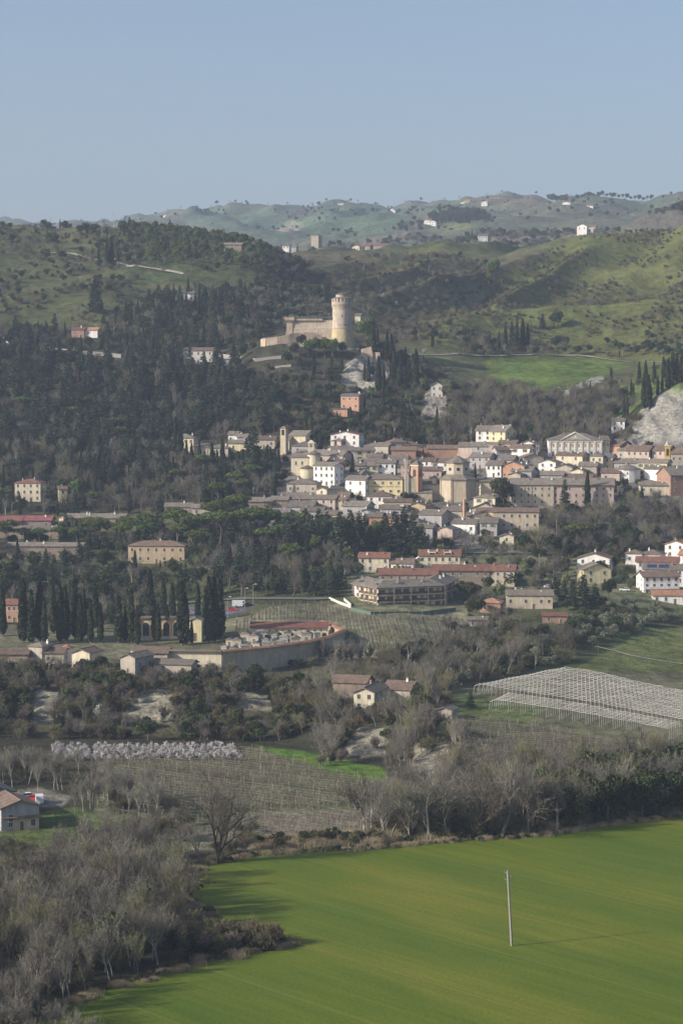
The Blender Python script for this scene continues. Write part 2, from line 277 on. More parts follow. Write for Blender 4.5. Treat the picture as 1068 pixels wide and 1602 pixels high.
# ---------------------------------------------------------------- ground
GRASS, MEADOW, DRYG, WOODF, BROWN, ROCK, CHALK, TOWN, FARG, SOIL = (.075,.105,.030), (.085,.125,.030), (.125,.130,.060), (.042,.042,.026), (.105,.090,.055), (.26,.25,.23), (.50,.46,.36), (.16,.15,.135), (.10,.14,.085), (.13,.12,.08)
B = 900
COVER = [  # polygons in picture coordinates of the ground itself, distance range, colour, softness
 ([(-B,1700),(B*3,1700),(B*3,1140),(-B,1140)], 0, 650, WOODF),
 ([(-B,1180),(B*3,1180),(B*3,1000),(-B,1000)], 650, 765, (.075,.075,.040)),
 ([(150,1330),(690,1330),(640,1230),(590,1200),(500,1182),(420,1170),(150,1168)], 480, 640, (.125,.135,.072)),
 ([(290,1330),(640,1330),(640,1262),(350,1275)], 480, 560, (.20,.19,.13)),
 ([(395,1165),(500,1180),(600,1202),(612,1225),(560,1222),(430,1180)], 560, 650, (.085,.155,.03)),
 ([(-40,1305),(75,1325),(190,1290),(120,1262),(60,1270),(-40,1250)], 480, 560, (.075,.105,.035)),
 ([(0,1262),(95,1262),(110,1245),(60,1232),(0,1240)], 500, 620, (.17,.16,.13)),
 ([(670,1215),(B*3,1215),(B*3,1060),(700,1075)], 560, 830, (.135,.135,.075)),
 ([(760,1130),(B*3,1160),(B*3,1040),(880,1035),(750,1075)], 600, 860, (.12,.12,.07)),
 ([(690,1150),(800,1150),(860,1105),(760,1090),(690,1080)], 600, 760, (.10,.13,.05)),
 ([(880,1050),(B*3,1080),(B*3,960),(1000,985)], 700, 900, (.115,.135,.05)),
 ([(840,1050),(900,1045),(1010,985),(1068,955),(900,945),(700,1000),(700,1050)], 740, 930, (.05,.068,.028)),  # dark green grassy right bank, its shade put into a darker olive
 ([(350,1030),(720,1030),(735,950),(540,940),(480,935),(340,975)], 740, 910, (.20,.195,.115)),
 ([(-B,1045),(560,1045),(560,985),(-B,960)], 745, 870, (.13,.13,.08)),
 ([(340,975),(350,1000),(240,1000),(240,945),(430,935)], 850, 930, (.12,.12,.125)),
 ([(-B,960),(540,945),(540,790),(-B,790)], 860, 1060, (.07,.08,.035)),
 ([(540,950),(B*3,950),(B*3,860),(540,860)], 860, 1010, (.13,.14,.075)),
 ([(500,870),(1080,850),(1080,690),(840,690),(600,680),(430,690),(380,780),(380,860)], 980, 1180, TOWN),
 ([(-B,800),(420,800),(460,560),(440,440),(250,480),(150,510),(-B,515)], 1080, 1580, WOODF),
 ([(-B,515),(150,510),(240,470),(260,425),(300,385),(190,350),(-B,340)], 1340, 1800, (.072,.080,.036)),
 ([(200,440),(440,460),(480,430),(420,370),(190,350)], 1500, 1800, (.055,.070,.030)),
 ([(400,700),(700,700),(700,560),(620,540),(420,520),(400,600)], 1150, 1400, (.055,.054,.036)),
 ([(430,540),(760,540),(860,420),(860,370),(430,385)], 1360, 2050, (.090,.088,.048)),
 ([(540,470),(640,440),(640,395),(540,400)], 1400, 2000, (.12,.105,.052)),
 ([(600,420),(900,385),(840,360),(600,380)], 1650, 2050, (.085,.100,.042)),
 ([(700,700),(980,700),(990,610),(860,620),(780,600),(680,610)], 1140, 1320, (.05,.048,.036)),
 ([(755,565),(800,556),(950,562),(985,572),(900,605),(830,612),(770,600)], 1250, 1390, (.095,.145,.035)),
 ([(640,545),(735,565),(800,615),(700,615),(640,575)], 1260, 1400, (.10,.115,.055)),
 ([(835,620),(985,605),(1000,560),(B*3,560),(B*3,600),(1000,660)], 1160, 1390, (.085,.115,.038)),
 ([(690,560),(B*3,575),(B*3,330),(930,350),(860,395),(760,440),(650,530)], 1370, 2050, (.092,.105,.036)),
 ([(690,478),(755,478),(760,450),(695,455)], 1450, 1700, (.12,.15,.09)),
 ([(-B,430),(B*3,430),(B*3,300),(-B,300)], 2150, 9500, (.095,.105,.075)),
 ([(280,345),(430,372),(620,370),(640,330),(540,312),(430,325),(300,328)], 3000, 7000, (.078,.115,.072)),
 ([(660,350),(900,340),(1100,345),(1100,312),(740,308),(640,328)], 3400, 7000, (.090,.115,.072)),
 ([(820,325),(900,322),(830,310),(740,306),(740,316)], 3600, 7000, (.15,.13,.09)),
 ([(440,400),(570,400),(570,388),(440,388)], 2200, 2800, (.13,.155,.085)),
 ([(730,368),(760,345),(700,340),(660,362)], 2500, 3500, (.12,.14,.07)),
 ([(430,350),(480,355),(500,322),(450,328)], 4200, 7000, (.085,.075,.07)),
]
ROCKS = [ # bare rock: polygon, distance range, colour
 ([(545,610),(600,610),(608,570),(592,540),(560,560),(530,590)], 1200, 1300, (.60,.56,.48)),
 ([(450,540),(560,545),(560,528),(450,525)], 1270, 1310, (.48,.44,.38)),
 ([(660,650),(700,650),(700,600),(670,600)], 1190, 1280, (.42,.39,.34)),
 ([(980,705),(1010,690),(B*3,700),(B*3,585),(1040,612),(1000,640)], 1120, 1185, (.50,.48,.42)),
 ([(880,612),(940,588),(948,594),(890,620)], 1200, 1320, (.38,.37,.33)),
 ([(835,625),(880,606),(880,622),(850,636)], 1200, 1320, (.33,.32,.28)),
 ([(535,1182),(600,1182),(606,1140),(560,1138)], 590, 670, CHALK),
 ([(645,1212),(700,1235),(700,1165),(652,1165)], 560, 640, CHALK),
 ([(195,1122),(275,1126),(268,1080),(215,1080)], 640, 735, (.50,.46,.35)),
 ([(48,1125),(96,1128),(92,1082),(58,1082)], 640, 735, (.46,.43,.33)),
 ([(370,1106),(430,1112),(425,1090),(375,1086)], 640, 735, (.45,.41,.30)),
 ([(930,360),(1100,360),(1100,325),(1010,335),(930,350)], 2200, 2480, (.17,.16,.13)),
 ([(770,392),(930,388),(930,368),(770,370)], 2420, 2600, (.22,.20,.16)),
 ([(430,360),(445,352),(470,362),(500,366),(480,370),(440,366)], 3500, 6500, (.40,.34,.26)),
 ([(560,382),(640,360),(660,356),(640,372),(590,386)], 2500, 3600, (.24,.21,.17)),
]
def make_ground():
    u = np.concatenate([np.linspace(-1480, -80, 50), np.arange(-64, 1132, 2.5), np.linspace(1148, 2580, 50)])
    y = np.concatenate([np.linspace(2, 300, 12), np.linspace(330, 470, 8), np.arange(475, 700, 1.5), np.arange(700, 1400, 2.0), np.arange(1400, 2050, 3.5), np.arange(2050, 2800, 9), np.arange(2800, 5600, 26), np.linspace(5650, 9400, 25)])
    U, Yg = np.meshgrid(u, y); Xg = (U - CX) / F * Yg
    Z = zt(Xg.ravel(), Yg.ravel()).reshape(Xg.shape)
    px, py = proj(Xg, Yg, Z)
    wob = 5 * vnoise(Xg, Yg, 14) + 3 * vnoise(Xg, Yg, 4)
    wx = px + wob * np.clip(1100 / Yg, .3, 1.3); wy = py + wob * .6
    C = np.empty(Xg.shape + (3,)); C[:] = (.085, .09, .045)
    for p, a, b, c in COVER:
        C[pip(wx, wy, p) & (Yg >= a) & (Yg <= b)] = c
    gm = np.zeros(Xg.shape)
    for p, a, b, c in ROCKS:
        m = pip(wx, wy, p) & (Yg >= a) & (Yg <= b); C[m] = c; gm[m] = 1
    for _ in range(2):
        for A in (C, gm):
            A[1:-1, 1:-1] = (A[:-2, 1:-1] + A[2:, 1:-1] + A[1:-1, :-2] + A[1:-1, 2:] + 2 * A[1:-1, 1:-1]) / 6
    Z = Z + gm * (5.0 * vnoise(Xg + Z, Yg - Z, 11) + 4.0 * vnoise(Xg - .7 * Z, Yg + Z, 4.5)) * np.clip((Yg - 500) / 600, .5, 1)
    nu, ny = len(u), len(y); V = np.stack([Xg.ravel(), Yg.ravel(), Z.ravel()], 1)
    idx = np.arange(nu * ny).reshape(ny, nu)
    Q = np.stack([idx[:-1, :-1].ravel(), idx[:-1, 1:].ravel(), idx[1:, 1:].ravel(), idx[1:, :-1].ravel()], 1)
    m = bpy.data.meshes.new('ground')
    m.vertices.add(len(V)); m.vertices.foreach_set('co', V.ravel())
    m.loops.add(Q.size); m.loops.foreach_set('vertex_index', Q.ravel().astype(np.int32))
    m.polygons.add(len(Q)); m.polygons.foreach_set('loop_start', np.arange(0, Q.size, 4, dtype=np.int32))
    m.polygons.foreach_set('use_smooth', np.ones(len(Q), bool)); m.update(calc_edges=True); m.validate()
    at = m.attributes.new('cover', 'FLOAT_COLOR', 'POINT'); at.data.foreach_set('color', np.concatenate([C.reshape(-1, 3), gm.reshape(-1, 1)], 1).ravel())
    g, nt, b = new_mat('ground_cover'); N = nt.nodes; L = nt.links; b.inputs['Roughness'].default_value = .95; b.inputs['Specular IOR Level'].default_value = .05
    a = N.new('ShaderNodeAttribute'); a.attribute_name = 'cover'; tc = N.new('ShaderNodeTexCoord')
    def nz(s, d, r=.6):
        n = N.new('ShaderNodeTexNoise'); n.inputs['Scale'].default_value = s; n.inputs['Detail'].default_value = d; n.inputs['Roughness'].default_value = r; L.new(tc.outputs['Object'], n.inputs['Vector']); return n
    def rng(o, f0, f1, t0, t1):
        n = N.new('ShaderNodeMapRange'); n.inputs['From Min'].default_value = f0; n.inputs['From Max'].default_value = f1; n.inputs['To Min'].default_value = t0; n.inputs['To Max'].default_value = t1; L.new(o, n.inputs['Value']); return n.outputs['Result']
    def mul(p, q):
        n = N.new('ShaderNodeMath'); n.operation = 'MULTIPLY'; L.new(p, n.inputs[0]); L.new(q, n.inputs[1]); return n.outputs[0]
    n1, n2, n3 = nz(.022, 6), nz(.16, 5, .7), nz(1.3, 3)
    v = mul(mul(rng(n1.outputs['Fac'], .35, .65, .72, 1.28), rng(n2.outputs['Fac'], .3, .7, .52, 1.5)), rng(n3.outputs['Fac'], .3, .7, .82, 1.18))
    hs = N.new('ShaderNodeHueSaturation'); L.new(a.outputs['Color'], hs.inputs['Color']); L.new(v, hs.inputs['Value'])
    n4 = nz(.05, 5, .75)
    L.new(rng(n4.outputs['Fac'], .35, .65, .465, .515), hs.inputs['Hue'])
    L.new(hs.outputs['Color'], b.inputs['Base Color'])
    bp = N.new('ShaderNodeBump'); bp.inputs['Distance'].default_value = 1.6; L.new(n2.outputs['Fac'], bp.inputs['Height'])
    # bare rock: fissures and ledges, plants rooted in it
    mp = N.new('ShaderNodeMapping'); mp.inputs['Scale'].default_value = (.26, .26, .6); mp.inputs['Rotation'].default_value = (.3, .35, .2); L.new(tc.outputs['Object'], mp.inputs['Vector'])
    r1 = N.new('ShaderNodeTexNoise'); r1.inputs['Scale'].default_value = 1.5; r1.inputs['Detail'].default_value = 8; r1.inputs['Roughness'].default_value = .8; r1.inputs['Distortion'].default_value = .8; L.new(mp.outputs['Vector'], r1.inputs['Vector'])
    rk = mul(rng(r1.outputs['Fac'], .36, .60, .34, 1.3), rng(n2.outputs['Fac'], .35, .65, .8, 1.15))
    h2 = N.new('ShaderNodeHueSaturation'); L.new(a.outputs['Color'], h2.inputs['Color']); L.new(rk, h2.inputs['Value'])
    veg = N.new('ShaderNodeMix'); veg.data_type = 'RGBA'; L.new(rng(n1.outputs['Fac'], .50, .56, 0, 1), veg.inputs['Factor']); L.new(h2.outputs['Color'], veg.inputs['A']); veg.inputs['B'].default_value = (.09, .10, .045, 1)
    pick = N.new('ShaderNodeMix'); pick.data_type = 'RGBA'; L.new(rng(a.outputs['Alpha'], .2, .6, 0, 1), pick.inputs['Factor']); L.new(hs.outputs['Color'], pick.inputs['A']); L.new(h2.outputs['Color'], pick.inputs['B']); L.new(pick.outputs['Result'], b.inputs['Base Color'])
    N.remove(veg)
    b2 = N.new('ShaderNodeBump'); L.new(a.outputs['Alpha'], b2.inputs['Strength']); b2.inputs['Distance'].default_value = 3.0; L.new(r1.outputs['Fac'], b2.inputs['Height']); L.new(bp.outputs['Normal'], b2.inputs['Normal'])
    L.new(b2.outputs['Normal'], b.inputs['Normal'])
    m.materials.append(g)
    return tag(obj('terrain', m), kind='structure')
make_ground()

# the sown field: flat, so one sheet; drill lines and tractor tracks run away to the left
def gp(x, y, Y0=340): X, Y, Z = hit(x, y, 0, Y0); return (X, Y)
FIELD = [(-80,1700),(20,1606),(75,1586),(140,1558),(230,1530),(330,1503),(380,1492),(420,1487),(462,1480),(430,1472),(350,1458),(315,1440),(298,1420),(292,1395),(290,1378),(305,1362),(340,1348),(400,1337),(480,1331),(560,1329),(720,1316),(860,1306),(960,1288),(1068,1277),(1400,1262),(1900,1250),(2400,1260),(2600,1500),(1800,1750)]
def flat0(x, y): ux, uz = ray(x, y); Y = -CAMZ / uz; return (ux * Y, Y)
fv = [(*flat0(x, y), .02) for x, y in FIELD]
gm, nt, b = new_mat('young_wheat'); N = nt.nodes; L = nt.links; b.inputs['Roughness'].default_value = .8; b.inputs['Specular IOR Level'].default_value = .1
tc = N.new('ShaderNodeTexCoord'); mp = N.new('ShaderNodeMapping'); mp.inputs['Rotation'].default_value = (0, 0, R(50)); L.new(tc.outputs['Object'], mp.inputs['Vector'])
def wn_(sc, scale, detail, rough=.6):
    q = N.new('ShaderNodeMapping'); q.inputs['Scale'].default_value = sc; L.new(mp.outputs['Vector'], q.inputs['Vector'])
    n = N.new('ShaderNodeTexNoise'); n.inputs['Scale'].default_value = scale; n.inputs['Detail'].default_value = detail; n.inputs['Roughness'].default_value = rough; L.new(q.outputs['Vector'], n.inputs['Vector']); return n.outputs['Fac']
def ramp(src, stops):
    r = N.new('ShaderNodeValToRGB'); L.new(src, r.inputs['Fac']); e = r.color_ramp.elements
    e[0].position, e[0].color = stops[0][0], (*stops[0][1], 1); e[1].position, e[1].color = stops[1][0], (*stops[1][1], 1)
    for p, c in stops[2:]: k = e.new(p); k.color = (*c, 1)
    return r.outputs['Color']
base = ramp(wn_((.25, 1, 1), .045, 6, .62), [(.34, (.072, .114, .011)), (.68, (.148, .157, .018)), (.5, (.095, .130, .013))])
stripe = wn_((.03, 1, 1), .55, 4, .7); grain = wn_((.5, 1, 1), 2.2, 3, .7)
def rr(src, a, b_, c, d):
    n = N.new('ShaderNodeMapRange'); n.inputs['From Min'].default_value = a; n.inputs['From Max'].default_value = b_; n.inputs['To Min'].default_value = c; n.inputs['To Max'].default_value = d; L.new(src, n.inputs['Value']); return n.outputs['Result']
mu = N.new('ShaderNodeMath'); mu.operation = 'MULTIPLY'; L.new(rr(stripe, .35, .65, .9, 1.1), mu.inputs[0]); L.new(rr(grain, .3, .7, .8, 1.2), mu.inputs[1])
hs = N.new('ShaderNodeHueSaturation'); L.new(base, hs.inputs['Color']); L.new(mu.outputs[0], hs.inputs['Value'])
wv = N.new('ShaderNodeTexWave'); wv.wave_type = 'BANDS'; wv.bands_direction = 'Y'; wv.inputs['Scale'].default_value = .0131; wv.inputs['Distortion'].default_value = .6; wv.inputs['Detail'].default_value = 1; wv.inputs['Detail Scale'].default_value = .4
L.new(mp.outputs['Vector'], wv.inputs['Vector'])
mx = N.new('ShaderNodeMix'); mx.data_type = 'RGBA'; L.new(rr(wv.outputs['Fac'], .9975, .9995, 0, .3), mx.inputs['Factor']); L.new(hs.outputs['Color'], mx.inputs['A']); mx.inputs['B'].default_value = (.20, .19, .06, 1)
L.new(mx.outputs['Result'], b.inputs['Base Color'])
bp = N.new('ShaderNodeBump'); bp.inputs['Distance'].default_value = .07; L.new(grain, bp.inputs['Height']); L.new(bp.outputs['Normal'], b.inputs['Normal'])
wf = MB(); wf.loop([(x, y, -.5) for x, y, z in fv], fv); tag(obj('wheat_field', wf.mesh('wheat_field', gm)), kind='structure')

def ribbon(name, pts, w, m, Y0=340, lift=.25, world_pts=False):
    """a road or path: a thin sheet laid over the ground along picture points"""
    P = [np.array(hit(x, y, 0, yy if yy else Y0)[:2]) for x, y, yy in [(p + (None,))[:3] for p in pts]]
    Q = [P[0]]
    for a, b_ in zip(P[:-1], P[1:]):
        n = max(1, int(np.linalg.norm(b_ - a) / 6))
        Q += [a + (b_ - a) * (i / n) for i in range(1, n + 1)]
    Q = np.array(Q)
    if len(Q) > 4: Q[1:-1] = (Q[:-2] + Q[1:-1] + Q[2:]) / 3
    T = np.gradient(Q, axis=0); T /= np.linalg.norm(T, axis=1)[:, None] + 1e-9; Nn = np.stack([-T[:, 1], T[:, 0]], 1)
    k = 4; V = []
    for i in range(k + 1):
        p = Q + Nn * w * (i / k - .5); V.append(np.stack([p[:, 0], p[:, 1], zt(p[:, 0], p[:, 1])], 1))
    V = np.array(V); zc = V[:, :, 2].mean(0); V[:, :, 2] = np.maximum(V[:, :, 2], zc[None]) + lift
    n = len(Q); idx = np.arange((k + 1) * n).reshape(k + 1, n); F_ = []
    for i in range(k):
        for j in range(n - 1): F_.append([int(idx[i, j]), int(idx[i, j + 1]), int(idx[i + 1, j + 1]), int(idx[i + 1, j])])
    return tag(obj(name, me(name, V.reshape(-1, 3), F_, m)), kind='structure')
ribbon('road', [(60,392,1500),(105,396,1500),(120,400,1500),(165,410,1500),(215,418,1500),(262,424,1500),(285,430,1480)], 5, 'gravel', lift=.15)
ribbon('path', [(640,556,1250),(690,556,1250),(740,557,1300),(790,556,1300),(850,555,1300),(905,556,1300),(950,562,1300),(1068,568,1300),(1160,570,1300)], 3.4, 'gravel', lift=.12)
ribbon('road', [(640,862,960),(700,864,960),(760,866,960),(830,866,960),(880,868,950)], 6, 'asphalt', lift=.2)
ribbon('road', [(180,950,870),(260,945,870),(360,938,870),(430,938,870),(520,937,870)], 6, 'asphalt', lift=.2)
ribbon('path', [(340,1052,690),(380,1045,700),(400,1040,700),(430,1036,720),(520,1030,720)], 3, 'gravel', lift=.2)
ribbon('path', [(700,1068,640),(740,1052,650),(760,1040,700)], 2.5, 'gravel', lift=.15)
ribbon('path', [(930,1012,760),(1000,1030,740),(1068,1040,730)], 1.2, 'gravel', lift=.3)
ribbon('path', [(-60,1345,450),(0,1340,450),(60,1345,450),(110,1350,450)], 5, 'gravel', lift=.1)
# ---------------------------------------------------------------- building kit
def _win(style):
    b = MB(); mats = {'d': ['trim', 'glass', 'shutter_brown'], 'g': ['trim', 'glass', 'shutter_green'], 'b': ['trim', 'glass', 'shutter_brown'], 'o': ['trim', 'glass', 'shutter_ochre'], 'c': ['trim', 'shutter_green', 'shutter_green'], 'k': ['trim', 'shutter_ochre', 'shutter_ochre'], 'n': ['trim', 'glass', 'glass']}[style]
    b.box(-.62, .62, -.05, .2, -.86, .86, 0); b.box(-.5, .5, -.07, -.045, -.75, .75, 1); b.box(-.75, .75, -.16, .1, -.98, -.862, 0)
    if style in 'gbo': b.box(-1.14, -.63, -.10, -.002, -.8, .8, 2); b.box(.63, 1.14, -.10, -.002, -.8, .8, 2)
    if style in 'ck': b.box(-.46, -.02, -.10, -.072, -.72, .72, 2); b.box(.02, .46, -.10, -.072, -.72, .72, 2)
    if style in 'dgbon': b.box(-.03, .03, -.09, -.072, -.74, .74, 0)
    return b.mesh('window', mats)
WIN = {s: _win(s) for s in 'dgbockn'}
def _arch(w, h, mat_='glass', d=.12):
    b = MB(); n = 10; pts = [(-w/2, 0), (w/2, 0)] + [(w/2 * math.cos(math.pi*i/n), h - w/2 + w/2 * math.sin(math.pi*i/n)) for i in range(n + 1)]
    b.loop([(x, -d, z) for x, z in pts], [(x, .05, z) for x, z in pts]); return b.mesh('arch', [mat_])
CHIM = []
for mt in ('brick', 'white', 'grey'):
    b = MB(); b.box(-.35, .35, -.3, .3, -1.0, 1.15, 0); b.box(-.45, .45, -.4, .4, 1.152, 1.3, 1); b.box(-.28, .28, -.24, .24, 1.302, 1.5, 0); CHIM.append(b.mesh('chimney', [mt, 'old']))
b = MB(); b.box(-.55, .55, -.06, .1, 0, 2.15, 0); b.box(-.43, .43, -.085, -.062, .02, 2.05, 1); DOOR = b.mesh('door', ['trim', 'wood'])
b = MB(); b.lathe(0, 0, [(.05, 0), (.32, .06), (.42, .14)], 10, 0); DISH = b.mesh('satellite_dish', ['paint_white'])
def prism_wall(w, d, h, pit, kind, found=6):
    b = MB(); x, y = w / 2, d / 2
    if kind == 'g':
        r = y * pit; prof = [(-y, -found), (y, -found), (y, h), (0, h + r), (-y, h)]
        b.loop([(-x, p, q) for p, q in prof], [(x, p, q) for p, q in prof])
    elif kind == 'f':
        r = x * pit; prof = [(-x, -found), (-x, h), (0, h + r), (x, h), (x, -found)]
        b.loop([(p, -y, q) for p, q in prof], [(p, y, q) for p, q in prof])
    elif kind == 's':
        prof = [(-y, -found), (y, -found), (y, h + d * pit), (-y, h)]
        b.loop([(-x, p, q) for p, q in prof], [(x, p, q) for p, q in prof])
    else: b.box(-x, x, -y, y, -found, h)
    return b
def roof_mb(w, d, h, pit, kind, oh=.55, th=.26):
    b = MB(); x, y = w / 2 + oh, d / 2 + oh
    if kind in 'gf':
        if kind == 'f': x, y = y, x
        half = y; rz = (y - oh) * pit; g = .04
        e = h - oh * pit + g; rdg = h + rz + g
        for s in (-1, 1):
            P = [(-x, s * half, e), (x, s * half, e), (x, 0, rdg), (-x, 0, rdg)]; Q = [(a, c, z + th) for a, c, z in P]
            if kind == 'f': P = [(c, a, z) for a, c, z in P]; Q = [(c, a, z) for a, c, z in Q]
            b.loop(P, Q)
        P = [(-x, -.16, rdg + th - .06), (x, -.16, rdg + th - .06), (x, .16, rdg + th - .06), (-x, .16, rdg + th - .06)]; Q = [(a, c * .4, z + .16) for a, c, z in P]
        if kind == 'f': P = [(c, a, z) for a, c, z in P]; Q = [(c, a, z) for a, c, z in Q]
        b.loop(P, Q)
    elif kind == 'h':
        m = min(x, y); rx, ry = x - m, y - m; rx = max(rx, .05); ry = max(ry, .05); z0 = h + .03
        b.loop([(-x,-y,z0),(x,-y,z0),(x,y,z0),(-x,y,z0)], [(-x,-y,z0+.2),(x,-y,z0+.2),(x,y,z0+.2),(-x,y,z0+.2)])
        b.loop([(-x,-y,z0+.203),(x,-y,z0+.203),(x,y,z0+.203),(-x,y,z0+.203)], [(-rx,-ry,z0+.2+m*pit),(rx,-ry,z0+.2+m*pit),(rx,ry,z0+.2+m*pit),(-rx,ry,z0+.2+m*pit)])
    elif kind == 's':
        e = h - oh * pit + .04; t = h + (d + oh) * pit + .04
        b.loop([(-x,-y,e),(x,-y,e),(x,y,t),(-x,y,t)], [(-x,-y,e+th),(x,-y,e+th),(x,y,t+th),(-x,y,t+th)])
    else:
        b.box(-x, x, -y, y, h + .02, h + .32); b.box(-x + .5, x - .5, -y + .5, y - .5, h + .322, h + .40)
    return b
def roof_z(x, y, w, d, h, pit, kind):
    if kind == 'g': return h + (d / 2 - abs(y)) * pit + .3
    if kind == 'f': return h + (w / 2 - abs(x)) * pit + .3
    if kind == 'h': return h + min(w / 2 - abs(x), d / 2 - abs(y)) * pit + .4
    if kind == 's': return h + (y + d / 2) * pit + .3
    return h + .4
HOUSES = {}
def house(xl, xr, ye, h, roof, wall, rf, yaw, dep, nw, nf, win, label, name='house', cat='house', pitch=.33, ch=1, side=2, Y0=840., group=None, front=18, dish=False, door=True, found=6):
    psi = R(yaw); X, Y, Z = hit((xl + xr) / 2, ye, h, Y0)
    w = (xr - xl) * Y / F / math.cos(psi)
    cx, cy = X - math.sin(psi) * dep / 2, Y + math.cos(psi) * dep / 2
    r = thing(name, (cx, cy, Z), psi, label, cat, group)
    obj('wall', prism_wall(w, dep, h, pitch, roof, found).mesh('wall', [wall]), r)
    ro = obj('roof', roof_mb(w, dep, h, pitch, roof).mesh('roof', [rf]), r)
    rr_ = random.Random(label)
    for k in range(ch):
        x = rr_.uniform(-.38, .38) * w; y = rr_.uniform(-.25, .3) * dep; z = roof_z(x, y, w, dep, h, pitch, roof)
        obj('chimney', CHIM[rr_.choice([0, 1, 1, 2])], ro, (x, y, z - .3), 0, (.95, .95, rr_.uniform(.8, 1.1)))
    if dish:
        o = obj('satellite_dish', DISH, ro, (w * .25, -dep * .2, roof_z(w * .25, -dep * .2, w, dep, h, pitch, roof) + .3)); o.rotation_euler = (R(60), 0, .4)
    fh = h / max(nf, 1); ws = min(1.0, w / max(nw, 1) / 2.0, ) if nw else 1
    for f in range(nf):
        for i in range(nw):
            if rr_.random() < .05: continue
            x = (-.5 + (i + .5) / nw) * w
            if f == 0 and door and i == nw // 2: obj('door', DOOR, r, (x, -dep / 2 - .03, .05)); continue
            obj('window', WIN[win], r, (x, -dep / 2, (f + .56) * fh), 0, (ws, 1, min(1, fh / 3)))
        if side and yaw:
            sg = 1 if yaw < 0 else -1
            for i in range(side):
                if rr_.random() < .15: continue
                obj('window', WIN[win], r, (sg * w / 2, (-.5 + (i + .5) / side) * dep, (f + .56) * fh), sg * math.pi / 2, (.85, 1, min(1, fh / 3)))
    keep(X, Y, w / 2 + 1.5, front, dep + 4)
    HOUSES[label] = (r, w, dep, h)
    return r
def place(x, y, Y0=840, h=0): return hit(x, y, h, Y0)
